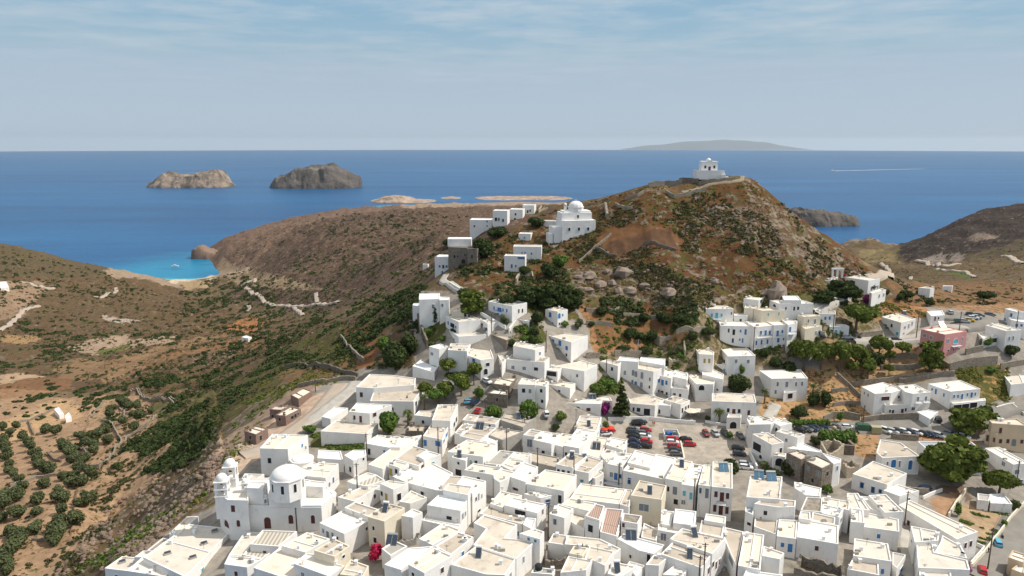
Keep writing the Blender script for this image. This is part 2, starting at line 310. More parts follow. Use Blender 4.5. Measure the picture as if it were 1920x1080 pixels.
# ---------------------------------------------------------------- ground mesh
def build_ground():
    nc, nr = 960, 1000
    az = np.tan(np.linspace(R(-53), R(53), nc)); ys = np.exp(np.linspace(np.log(80), np.log(5200), nr))
    X = az[None]*ys[:, None]; Y = np.repeat(ys[:, None], nc, 1)
    Z, u, v, vil, cliff, hill = height(X, Y, True)
    Z = np.where(vil, Z-0.02, Z)
    idx = (np.arange(nr-1)[:, None]*nc+np.arange(nc-1)[None]).ravel()
    Q = np.stack([idx, idx+1, idx+1+nc, idx+nc], 1)
    zq = Z.ravel()[Q].max(1); Q = Q[zq > -6]
    o = bigmesh('terrain', np.stack([X, Y, Z], -1).reshape(-1, 3), Q, None, smooth=True)
    wob = (fbm(X/9, Y/9, 3, 77)-.45)*2; u2 = u+wob*14; v2 = v+(fbm(X/9, Y/9, 3, 99)-.45)*9
    col = np.zeros(X.shape+(3,)); col[:] = (.20, .135, .085); veg = np.full(X.shape, .45); rock = np.full(X.shape, .35)
    def zone(poly, c, ve=None, ro=None, wobble=True, t='X'):
        pl = pts(t, poly) if isinstance(poly, str) else poly
        m = inpoly(u2 if wobble else u, v2 if wobble else v, pl) & (Z > -5)
        if c is not None: col[m] = c
        if ve is not None: veg[m] = ve
        if ro is not None: rock[m] = ro
    zone([(850,520),(880,395),(1215,340),(1430,325),(1660,530),(1500,570),(1080,585),(850,580)], (.185, .098, .050), .47, .46)
    zone([(1290,400),(1440,370),(1640,520),(1560,540),(1420,470)], (.20, .13, .085), .42, .62)
    zone([(1060,500),(1200,500),(1300,520),(1360,560),(1250,575),(1060,560)], (.18, .12, .08), .5, .62)
    zone([(420,560),(480,480),(560,400),(700,385),(1050,378),(1050,400),(880,470),(700,560),(600,590)], (.150, .096, .074), .36, .35)
    zone([(380,530),(400,440),(560,395),(760,370),(1050,372),(1050,388),(760,392),(560,425),(470,500)], (.21, .135, .10), .3, .42)
    zone([(720,372),(1060,372),(1060,386),(900,388),(760,392)], (.42, .33, .24), .1, .3)
    zone([(-400,440),(0,440),(330,520),(250,560),(0,600),(-400,600)], (.165, .112, .080), .5, .2)
    zone([(420,480),(440,500),(620,545),(500,540),(400,520)], (.38, .29, .19), .2, .2)
    zone('600,235 780,250 950,295 1290,225 1420,215 1420,250 1130,290 1000,330 780,310 640,290', (.42, .33, .235), .12, .2, t='S')
    zone('940,288 1130,262 1200,250 1200,285 960,310', (.68, .60, .47), 0, 0, t='S')
    zone('1020,310 1200,290 1180,330 1040,340', (.45, .34, .20), .1, 0, t='S')
    zone([(-400,520),(0,520),(200,520),(330,540),(470,600),(560,600),(700,600),(600,700),(400,760),(0,800),(-400,800)], (.175, .112, .070), .42, .3)
    zone([(0,560),(0,530),(90,530),(60,580),(0,610)], (.38, .27, .18), .1, .1)
    zone('0,590 250,590 170,640 0,630', (.44, .29, .15), .15, 0, t='S')
    zone('390,660 560,610 750,590 740,625 1010,605 960,655 780,660 540,700 450,690', (.46, .35, .25), .03, 0, t='S')
    zone('300,790 420,720 620,740 830,690 1250,580 1300,600 830,730 800,800 600,850 330,850', (.31, .205, .12), .3, .05, t='S')
    zone('530,690 700,640 790,650 600,700', (.20, .21, .08), .5, 0, t='S')
    zone('0,815 200,810 240,830 0,870', (.52, .38, .25), .02, 0, t='S')
    zone('0,870 240,835 420,840 380,900 150,950 0,985', (.27, .155, .085), .12, 0, t='S')
    zone('600,480 680,500 790,520 700,530 600,510', (.52, .44, .37), .05, 0, t='S')
    zone('1240,570 1400,500 1540,530 1440,570 1380,600', (.42, .21, .10), .15, .1, t='S')
    zone('830,740 1250,640 1420,620 1500,650 1330,690 1100,700 800,790', (.30, .18, .10), .35, .2, t='S')
    zone([(-400,770),(60,745),(260,740),(330,800),(330,880),(220,960),(120,1090),(-400,1090)], (.31, .20, .122), .3, .12)
    zone([(-400,720),(0,790),(60,770),(120,745),(160,775),(40,830),(-400,860)], (.40, .26, .145), .12, .05)
    zone([(150,1090),(380,850),(430,760),(560,690),(600,700),(420,880),(420,930),(200,1060)], (.27, .165, .095), .5, .75)
    zone([(280,760),(430,720),(560,640),(640,600),(680,690),(560,700),(430,790),(330,860)], (.125, .088, .052), .6, .25)
    zone([(380,870),(440,820),(500,770),(560,715),(640,690),(700,700),(660,760),(560,800),(480,870),(440,890),(400,900)], (.44, .33, .25), .04, .1)
    zone([(640,620),(700,610),(720,640),(700,700),(660,705),(690,660)], (.30, .15, .075), .15, .1)
    zone([(500,700),(640,680),(700,700),(560,730)], (.26, .16, .09), .4, .3)
    # the village floor and its plots
    zone(VIL, (.27, .24, .205), .06, 0, False); zone([(2000,500),(9000,300),(9000,9000),(2060,9000)], (.22, .15, .10), .5, .3)
    zone([(780,545),(1130,560),(1125,700),(1200,690),(1290,700),(1440,690),(1560,640),(1700,600),(1660,540),(1400,545),(1290,590),(1100,575)], (.25, .185, .125), .55, .25)
    zone('115,385 195,570 340,520 330,400 200,370', (.19, .15, .09), .75, .1, t='G')
    zone('925,430 1060,375 1190,430 1200,545 1000,525', (.21, .17, .11), .7, .1, t='G')
    zone('1005,385 1110,300 1290,250 1290,440 1010,440', (.19, .16, .10), .75, .1, t='H')
    zone('800,560 1180,290 1290,260 1110,440 1000,520', (.22, .17, .12), .6, .2, t='G')
    zone([(380,880),(440,822),(520,770),(600,735),(640,735),(560,790),(450,890),(405,925)], (.45, .335, .25), .03, .05)
    zone([(1085,570),(1300,580),(1290,640),(1200,660),(1120,665)], (.29, .15, .075), .4, .2)
    zone([(1440,700),(1540,690),(1640,700),(1640,775),(1600,800),(1430,790)], (.39, .235, .12), .42, .1)
    zone([(1540,640),(1740,650),(1800,690),(1740,715),(1620,725),(1540,690)], (.37, .235, .125), .35, .15)
    zone([(1640,560),(1700,560),(1760,590),(1680,600),(1640,600)], (.33, .17, .08), .45, .2)
    zone([(1660,530),(1960,530),(1960,590),(1840,585),(1760,575),(1700,565)], (.31, .175, .10), .45, .2)
    zone([(1790,690),(1890,680),(1900,740),(1870,775),(1820,750)], (.36, .21, .08), .75, .1)
    zone('0,420 300,440 250,700 60,700 0,640', (.38, .225, .125), .45, .1, t='Q6')
    zone('560,280 760,200 860,300 800,500 560,470', (.43, .22, .10), .4, .3, t='Q5')
    zone('430,455 1040,470 1300,510 1500,590 1380,560 1000,520 600,500', (.38, .19, .10), .3, .1, t='Q6')
    zone('820,200 1230,110 1240,150 1070,400 940,390', (.33, .20, .12), .1, 0, t='P6')
    zone('1240,260 1480,240 1840,330 1680,560 1480,760 1380,600 1180,440', (.37, .26, .16), .12, 0, t='P6')
    zone('900,60 1260,60 1400,200 1300,240 1240,120 900,150', (.16, .11, .08), .2, 0, t='P6')
    zone('240,165 1000,170 1240,200 1700,240 1790,420 1870,760 1430,650 1100,640 480,520 300,360', (.345, .30, .25), 0, 0, False, t='Q4')
    zone('1180,330 1130,480 1780,510 1760,350 1250,300', (.15, .13, .05), .9, 0, t='Q1')
    zone([(925,560),(1080,560),(1085,600),(1050,600),(930,575)], (.18, .11, .06), .7, .2)
    zone([(1570,770),(1600,770),(1620,800),(1560,800)], None, .3, .1)
    # hillside patch of bare tilled ground
    zone('110,545 220,475 330,455 540,462 660,540 600,612 420,570 250,645', (.26, .155, .08), .15, .1, t='N')
    zone('150,590 300,540 430,500 560,480 600,605 420,570 250,640', (.20, .13, .085), .05, .05, t='N')
    zone('440,225 520,160 700,140 740,200 940,180 780,240 590,285 450,270', (.24, .165, .095), .45, .5, t='N')
    zone([(1640,480),(1760,470),(1960,380),(1960,470),(1760,500)], (.13, .095, .07), .45, .3)
    zone([(1680,450),(1800,405),(1960,375),(1960,440),(1800,480),(1700,490)], (.075, .060, .055), .22, .25)
    zone('1100,500 1250,450 1300,500 1250,550 1120,530', (.42, .37, .33), .15, .6, t='U')
    zone('1350,470 1440,460 1400,530 1320,540', (.42, .37, .33), .15, .6, t='U')
    zone('1480,320 1600,300 1720,320 1600,370 1450,360', (.30, .24, .20), .2, .5, t='U')
    zone('560,440 880,440 900,520 640,560', (.30, .24, .12), .3, .1, t='U')
    zone('1200,590 1460,610 1540,670 1420,660', (.12, .19, .06), .5, 0, t='U')
    opn = ~vil & ~inpoly(u, v, [(-400,720),(420,740),(330,880),(120,1090),(-400,1090)])
    col[opn] *= np.array([.66, .62, .60]); col[hill] *= np.array([.92, .82, .76])
    col *= (0.86+0.28*fbm(X/22, Y/22, 3, 55))[..., None]*(0.92+.16*fbm(X/130, Y/130, 3, 66))[..., None]
    me = o.data
    ca = me.color_attributes.new('Col', 'FLOAT_COLOR', 'POINT'); ca.data.foreach_set('color', np.concatenate([col, np.ones(X.shape+(1,))], -1).astype(np.float32).ravel())
    cb = me.color_attributes.new('Msk', 'FLOAT_COLOR', 'POINT'); cb.data.foreach_set('color', np.stack([veg, rock, veg*0, veg*0+1], -1).astype(np.float32).ravel())
    m = bpy.data.materials.new('hillside_ground'); m.use_nodes = True; t = m.node_tree; b = t.nodes['Principled BSDF']; b.inputs['Roughness'].default_value = .97; b.inputs['Specular IOR Level'].default_value = .08
    g = N(t, 'ShaderNodeNewGeometry'); a1 = N(t, 'ShaderNodeAttribute', attribute_name='Col'); a2 = N(t, 'ShaderNodeAttribute', attribute_name='Msk')
    s = N(t, 'ShaderNodeSeparateColor'); t.links.new(a2.outputs['Color'], s.inputs[0])
    def noise(sc, de, ro=.6):
        q = N(t, 'ShaderNodeTexNoise'); q.inputs['Scale'].default_value = sc; q.inputs['Detail'].default_value = de; q.inputs['Roughness'].default_value = ro; t.links.new(g.outputs['Position'], q.inputs['Vector']); return q
    def maskmix(nodeo, strength, cut, soft, colr, last):
        # threshold noise against (1-strength)
        th = N(t, 'ShaderNodeMath', operation='MULTIPLY_ADD'); th.inputs[1].default_value = cut; t.links.new(strength, th.inputs[0]); t.links.new(nodeo, th.inputs[2])
        r = N(t, 'ShaderNodeMapRange'); r.inputs['From Min'].default_value = .68; r.inputs['From Max'].default_value = .68+soft; t.links.new(th.outputs[0], r.inputs['Value'])
        q = N(t, 'ShaderNodeMixRGB'); t.links.new(r.outputs[0], q.inputs[0]); t.links.new(last, q.inputs[1])
        if isinstance(colr, tuple): q.inputs[2].default_value = (*colr, 1)
        else: t.links.new(colr, q.inputs[2])
        return q.outputs[0]
    n0 = noise(.35, 8, .7); v0 = N(t, 'ShaderNodeMapRange'); v0.inputs['From Min'].default_value = .3; v0.inputs['From Max'].default_value = .7; v0.inputs['To Min'].default_value = .68; v0.inputs['To Max'].default_value = 1.3; t.links.new(n0.outputs[0], v0.inputs['Value'])
    vm = N(t, 'ShaderNodeVectorMath', operation='SCALE'); t.links.new(a1.outputs['Color'], vm.inputs[0]); t.links.new(v0.outputs[0], vm.inputs['Scale'])
    last = vm.outputs[0]
    rk = N(t, 'ShaderNodeTexVoronoi'); rk.inputs['Scale'].default_value = .55; t.links.new(g.outputs['Position'], rk.inputs['Vector'])
    rc = N(t, 'ShaderNodeMixRGB'); rc.inputs[1].default_value = (.255, .195, .15, 1); rc.inputs[2].default_value = (.13, .098, .076, 1); sc_ = N(t, 'ShaderNodeSeparateColor'); t.links.new(rk.outputs['Color'], sc_.inputs[0]); t.links.new(sc_.outputs[0], rc.inputs[0])
    last = maskmix(noise(.22, 6).outputs[0], s.outputs[1], .34, .06, rc.outputs[0], last)
    gc = N(t, 'ShaderNodeMixRGB'); gc.inputs[1].default_value = (.035, .045, .016, 1); gc.inputs[2].default_value = (.13, .115, .035, 1); gn = noise(1.3, 4); t.links.new(gn.outputs[0], gc.inputs[0])
    last = maskmix(noise(.5, 9, .68).outputs[0], s.outputs[0], .36, .07, gc.outputs[0], last)
    last = maskmix(noise(.09, 6, .6).outputs[0], s.outputs[0], .25, .10, gc.outputs[0], last)
    t.links.new(last, b.inputs['Base Color'])
    bn = noise(.8, 8, .7); bp = N(t, 'ShaderNodeBump'); bp.inputs['Strength'].default_value = .5; bp.inputs['Distance'].default_value = .8
    bs = N(t, 'ShaderNodeMath', operation='MULTIPLY_ADD'); bs.inputs[1].default_value = .9; bs.inputs[2].default_value = .05; t.links.new(s.outputs[1], bs.inputs[0]); t.links.new(bs.outputs[0], bp.inputs['Strength'])
    t.links.new(bn.outputs[0], bp.inputs['Height']); t.links.new(bp.outputs[0], b.inputs['Normal'])
    me.materials.append(m); tag(o, kind='structure')
build_ground()
# ---------------------------------------------------------------- sea
def build_sea():
    m = bpy.data.materials.new('sea_water'); m.use_nodes = True; t = m.node_tree; b = t.nodes['Principled BSDF']
    g = N(t, 'ShaderNodeNewGeometry')
    def dist(c, rx, ry, lo3, hi3):
        mp = N(t, 'ShaderNodeMapping', vector_type='POINT'); mp.inputs['Location'].default_value = (-c[0]/rx, -c[1]/ry, 0); mp.inputs['Scale'].default_value = (1/rx, 1/ry, 0); t.links.new(g.outputs['Position'], mp.inputs[0])
        l = N(t, 'ShaderNodeVectorMath', operation='LENGTH'); t.links.new(mp.outputs[0], l.inputs[0])
        n_ = N(t, 'ShaderNodeTexNoise'); n_.inputs['Scale'].default_value = .008; n_.inputs['Detail'].default_value = 5; t.links.new(g.outputs['Position'], n_.inputs['Vector'])
        a = N(t, 'ShaderNodeMath', operation='MULTIPLY_ADD'); a.inputs[1].default_value = .7; t.links.new(n_.outputs[0], a.inputs[0]); t.links.new(l.outputs['Value'], a.inputs[2])
        r = N(t, 'ShaderNodeMapRange', interpolation_type='SMOOTHSTEP'); r.inputs['From Min'].default_value = lo3+.35; r.inputs['From Max'].default_value = hi3+.35; r.inputs['To Min'].default_value = 1; r.inputs['To Max'].default_value = 0; t.links.new(a.outputs[0], r.inputs['Value']); return r.outputs[0]
    n1 = N(t, 'ShaderNodeTexNoise'); n1.inputs['Scale'].default_value = .0011; n1.inputs['Detail'].default_value = 6
    mp = N(t, 'ShaderNodeMapping'); mp.inputs['Scale'].default_value = (.35, 1.6, 1); mp.inputs['Rotation'].default_value = (0, 0, .25); t.links.new(g.outputs['Position'], mp.inputs[0]); t.links.new(mp.outputs[0], n1.inputs['Vector'])
    n1r = N(t, 'ShaderNodeMapRange'); n1r.inputs['From Min'].default_value = .35; n1r.inputs['From Max'].default_value = .65; t.links.new(n1.outputs[0], n1r.inputs['Value']); n1.inputs['Detail'].default_value = 10; n1.inputs['Roughness'].default_value = .66
    c = N(t, 'ShaderNodeMixRGB'); t.links.new(n1r.outputs[0], c.inputs[0]); c.inputs[1].default_value = (.001, .048, .150, 1); c.inputs[2].default_value = (.004, .100, .250, 1)
    sh = onz(330, 515, 0); q1 = N(t, 'ShaderNodeMixRGB'); t.links.new(dist((sh[0]-30, sh[1]+30), 230, 380, .15, 1.25), q1.inputs[0]); t.links.new(c.outputs[0], q1.inputs[1]); q1.inputs[2].default_value = (.008, .185, .33, 1)
    s2 = onz(340, 527, 0); q2 = N(t, 'ShaderNodeMixRGB'); t.links.new(dist((s2[0], s2[1]-10), 130, 75, .2, 1.1), q2.inputs[0]); t.links.new(q1.outputs[0], q2.inputs[1]); q2.inputs[2].default_value = (.04, .36, .43, 1)
    s3 = onz(735, 391, 0); q3 = N(t, 'ShaderNodeMixRGB'); t.links.new(dist((s3[0], s3[1]), 150, 260, .3, 1.0), q3.inputs[0]); t.links.new(q2.outputs[0], q3.inputs[1]); q3.inputs[2].default_value = (.03, .33, .36, 1)
    # dark weed patches in the bay
    n2 = N(t, 'ShaderNodeTexNoise'); n2.inputs['Scale'].default_value = .018; n2.inputs['Detail'].default_value = 4; t.links.new(mp.outputs[0], n2.inputs['Vector'])
    r2 = N(t, 'ShaderNodeMapRange'); r2.inputs['From Min'].default_value = .56; r2.inputs['From Max'].default_value = .66; r2.inputs['To Max'].default_value = .45; t.links.new(n2.outputs[0], r2.inputs['Value'])
    q4 = N(t, 'ShaderNodeMixRGB'); t.links.new(r2.outputs[0], q4.inputs[0]); t.links.new(q3.outputs[0], q4.inputs[1]); q4.inputs[2].default_value = (.006, .06, .13, 1)
    t.links.new(q4.outputs[0], b.inputs['Base Color'])
    b.inputs['Roughness'].default_value = .32; b.inputs['IOR'].default_value = 1.33; b.inputs['Specular IOR Level'].default_value = .18
    n3 = N(t, 'ShaderNodeTexNoise'); n3.inputs['Scale'].default_value = .12; n3.inputs['Detail'].default_value = 6; t.links.new(mp.outputs[0], n3.inputs['Vector'])
    bp = N(t, 'ShaderNodeBump'); bp.inputs['Strength'].default_value = .9; bp.inputs['Distance'].default_value = 2.0; t.links.new(n3.outputs[0], bp.inputs['Height']); t.links.new(bp.outputs[0], b.inputs['Normal'])
    V = [(0, 0, 0)]; k = 128
    for i in range(k): V.append((30000*math.cos(2*math.pi*i/k), 30000*math.sin(2*math.pi*i/k), 0))
    o = mesh('sea', V, [(0, i+1, (i+1) % k+1) for i in range(k)], m); tag(o, kind='structure')
build_sea()
ROCKM = mat('island_rock', (.34, .265, .21), .95, .3, .012, 1.0, rgb2=(.095, .072, .055), stain=((.06, .058, .04), .02, .47, .8), bscale=.03, bdist=14, det=10)
ROCKG = mat('grey_island_rock', (.155, .13, .115), .95, .3, .012, 1.0, rgb2=(.06, .052, .046), stain=((.045, .045, .035), .02, .5, .7), bscale=.03, bdist=14, det=10)
PALER = mat('pale_headland_rock', (.44, .33, .25), .95, .25, .02, .9, rgb2=(.22, .155, .115), bscale=.04, bdist=8)
def sealand(name, t, prof, ybase, depth, m, label=None, nx=220, ny=80, seed=0, cat='island', steep=.35, wallz=0):
    """an island from its skyline: prof = picture points along the top (first and last at the waterline)"""
    pr = pts(t, prof); y0 = ybase
    P = [ony(a, b, y0) for a, b in pr]; xs = np.array([p[0] for p in P]); zs = np.maximum(np.array([p[2] for p in P]), 0)
    U = np.linspace(0, 1, nx); Vv = np.linspace(-1, 1, ny)
    X = xs[0]+(xs[-1]-xs[0])*U; top = np.interp(X, xs, zs)
    V = np.zeros((ny, nx, 3)); 
    for j, q in enumerate(Vv):
        f = np.clip((1-abs(q))/steep, 0, 1)**.75; f = f*(1-.25*abs(q))
        hw = depth/2*np.clip(np.sqrt(np.clip(1-(2*U-1)**4, 0, 1)), .08, 1)
        yy = y0+q*hw
        z = top*f+(fbm(X/70, yy/70, 4, seed)-.45)*top*.35*f+(ridge(X/45, yy/45, 5, seed+5)-.5)*16*f+(ridge(X/18, yy/30, 4, seed+7)-.5)*9*f
        V[j, :, 0] = X+(fbm(yy/60, X/60, 3, seed+9)-.5)*20; V[j, :, 1] = yy+(fbm(X/50, yy/80, 3, seed+2)-.5)*40; V[j, :, 2] = np.where(abs(q) > .99, -5, np.minimum(z, top*1.15+2)+(-2 if False else 0))
    V[:, 0, 2] = -5; V[:, -1, 2] = -5
    idx = (np.arange(ny-1)[:, None]*nx+np.arange(nx-1)[None]).ravel()
    o = bigmesh(name, V.reshape(-1, 3), np.stack([idx, idx+1, idx+1+nx, idx+nx], 1), m, smooth=True); tag(o, kind='structure')
    return o
sealand('island', 'O', '88,222 110,200 150,178 195,143 235,158 300,160 370,148 400,140 450,130 470,165 490,200 515,212', 4950, 380, ROCKM, seed=1)
sealand('island', 'O', '720,212 745,190 765,162 790,165 810,150 860,120 920,112 980,115 1030,108 1060,120 1090,140 1130,152 1165,160 1175,190 1178,215', 4900, 460, ROCKG, seed=4)
sealand('headland', 'O', '1225,305 1250,290 1290,275 1360,268 1410,275 1450,290 1480,300 1560,305', 3700, 260, PALER, seed=8)
sealand('sea_rock', 'O', '1590,297 1610,280 1640,272 1665,285 1690,297', 3900, 120, PALER, nx=40, ny=20, seed=12)
sealand('headland', 'O', '1760,300 1800,290 1850,288 1920,290 2050,292 2120,296 2190,290 2260,300', 3900, 300, PALER, seed=14)
sealand('sea_rock', 'O', '312,575 318,545 340,525 365,525 385,545 410,548 440,560 450,590', 1850, 60, mat('bay_rock', (.22, .15, .11), .95, .3, .03, .8, rgb2=(.11, .075, .06)), nx=50, ny=24, seed=17)
sealand('headland', 'N', '1250,420 1300,365 1340,352 1400,365 1450,362 1500,375 1540,390 1600,388 1640,392 1670,405 1685,440', 2650, 200, ROCKG, seed=19)
sealand('headland', 'U', '380,440 470,385 560,350 600,335 680,330 740,350 800,375 870,388 960,420', 1750, 130, ROCKM, seed=23, nx=60)
def far_island():
    pr = [(1170,279),(1210,273),(1250,270),(1280,266),(1320,264),(1360,262),(1400,264),(1440,267),(1470,273),(1500,278),(1520,281)]
    y0 = 57000; P = [ony(a, b, y0) for a, b in pr]; xs = np.array([p[0] for p in P]); zs = np.array([p[2] for p in P])
    nx = 80; X = np.linspace(xs[0], xs[-1], nx); top = np.interp(X, xs, zs)+(fbm(X/900, X*0, 4, 5)-.47)*60
    rows = []
    for q in (-1, -.5, 0, .5, 1): rows.append(np.stack([X, np.full(nx, y0+q*1800), np.where(abs(q) == 1, -250, -250+(top+250)*(1-.35*abs(q)))], -1))
    idx = (np.arange(4)[:, None]*nx+np.arange(nx-1)[None]).ravel()
    o = bigmesh('distant_island', np.concatenate(rows), np.stack([idx, idx+1, idx+1+nx, idx+nx], 1), mat('dark_scrubby_rock', (.085, .09, .09), .95, .2, .001), smooth=True); tag(o, kind='structure')
far_island()
# ================================================================= buildings
HOUSES = []      # dicts with world poly, roof z, walls for the window rays
def inset(P, d):
    m = len(P); r = []
    for i in range(m):
        a, b, c = P[i-1], P[i], P[(i+1) % m]
        n1 = np.array([-(b-a)[1], (b-a)[0]]); n1 /= np.linalg.norm(n1)+1e-9
        n2 = np.array([-(c-b)[1], (c-b)[0]]); n2 /= np.linalg.norm(n2)+1e-9
        k = n1+n2; k = k/max(0.35, (1+n1@n2)); r.append(b+k*d)
    return r
def ccw(P):
    a = sum(P[i-1][0]*P[i][1]-P[i][0]*P[i-1][1] for i in range(len(P)))
    return P if a > 0 else P[::-1]
def tri_ok(P):
    return True
def prism(name, P, zr, zb, wall, roof, parent, par=.28, lip=.28, roofname='roof'):
    """walls with a raised parapet, and the sunk flat roof as its own part"""
    P = [np.array(p[:2], float) for p in P]; m = len(P)
    size = min(np.linalg.norm(P[i]-P[i-1]) for i in range(m))
    w = min(par, size*.12); I = inset(P, w)
    zb = list(zb) if hasattr(zb, '__len__') else [zb]*m
    V = [(*p, z) for p, z in zip(P, zb)]+[(*p, zr) for p in P]+[(*p, zr) for p in I]+[(*p, zr-lip) for p in I]
    Fc = []
    for i in range(m):
        j = (i+1) % m
        Fc += [(i, j, m+j, m+i), (m+i, m+j, 2*m+j, 2*m+i), (2*m+i, 2*m+j, 3*m+j, 3*m+i)]
    mesh('wall', V, Fc, wall, parent)
    mesh(roofname, [(*p, zr-lip+.004) for p in inset(P, w-.02)], [tuple(range(m))], roof, parent)
def centroid(P): return np.mean([p[:2] for p in P], 0)
hrand = random.Random(5)
def house(t, h, sty, pstr, label, cat='house', name=None, group=None, clutter=True, zadd=0, lip=None):
    """a building from its roof outline in the picture; the first point stands over ground seen h metres below"""
    pp = pts(t, pstr) if isinstance(pstr, str) else pstr
    g = ground(*pp[0], h); zr = g[2]+zadd
    P = ccw([onz(a, b, zr)[:2] for a, b in pp])
    Pn = np.array(P); gzs = height(Pn[:, 0], Pn[:, 1]); zb = min(gzs.min()-1.2, zr-1.5)
    c = centroid(P); rootz = min(float(gzs.min()), zr-1)
    nm = name or {'g':'stone_house','o':'stone_house','r':'brick_building','y':'cream_house','p':'pink_house','b':'beige_house','k':'cement_house'}.get(sty[0], 'white_house')
    root = empty(nm, (c[0], c[1], rootz)); tag(root, label, cat, group, 'thing')
    off = np.array([c[0], c[1]])
    wl = WALL[sty[0]]; rf = ROOF[sty[1]]
    prism(nm, [p-off for p in P], zr-rootz, zb-rootz, wl, rf, root, lip=(.30 if lip is None else lip))
    H = dict(root=root, P=P, z=zr, zb=zb, c=c, rootz=rootz, wall=sty[0]); HOUSES.append(H)
    hrand.seed(int(abs(c[0]*13+c[1]*7)))
    if clutter:
        Q_ = [p-off for p in P]
        if len(Q_) == 4 and hrand.random() < .45:
            i = hrand.randrange(2); u_ = hrand.uniform(.3, .7); a_ = Q_[i]+(Q_[i+1]-Q_[i])*u_; b_ = Q_[(i+3) % 4]+(Q_[(i+2) % 4]-Q_[(i+3) % 4])*u_; L_ = np.linalg.norm(b_-a_)-.9
            if L_ > 2:
                m_ = (a_+b_)/2; k_ = MB(); k_.box((m_[0], m_[1], zr-rootz-.2), (L_, .22, .2+.1), math.atan2(*(b_-a_)[::-1])); kb = k_.build('roof_kerb', TRIM if sty[0] in 'wy' else wl, root)
        area = abs(sum(P[i-1][0]*P[i][1]-P[i][0]*P[i-1][1] for i in range(len(P))))/2
        for k in range(hrand.choice([1, 2, 2, 3, 4, 5]) if area > 18 else hrand.choice([0, 1])):
            i = hrand.randrange(len(P)); q = P[i]*(1-.0); q = c+(q-c)*hrand.uniform(.45, .86); q = q+(P[i-1]-q)*hrand.uniform(0, .4)
            b = MB(); kk = hrand.random(); x, y = q-off; z = zr-rootz-.3
            if kk < .5:
                b.box((x, y, z+.45), (.55, .55, .9)); b.box((x, y, z+.95), (.75, .75, .10)); b.build('chimney', TRIM if sty[0] in 'wyb' else wl, root)
            elif kk < .62:
                b.lathe((x, y, z), [(.1, 0), (.1, .5), (.05, .55)], 8); b.lathe((x, y+.05, z+.7), [(.05, -.1), (.38, .06), (.4, .1)], 12); b.build('satellite_dish', ROOF['l'], root)
            elif kk < .72:
                b.tube((x, y, z), (x+hrand.uniform(-2, 2), y+hrand.uniform(-2, 2), z), .06, n=5); b.lathe((x, y, z), [(.25, 0), (.3, .4), (.05, .45)], 8); b.build('pipe', ROOF['g'], root)
            elif kk < .85:
                b.box((x, y, z+.3), (1.1, .45, .65)); b.box((x, y-.24, z+.3), (.5, .04, .45)); b.build('roof_vent', ROOF['g'], root)
            else:
                b.tube((x, y, z), (x, y, z+1.8), .035); b.box((x, y, z+1.6), (1.0, .05, .05)); b.box((x, y, z+1.3), (.7, .05, .05)); b.build('aerial', PM['d'], root)
    return H
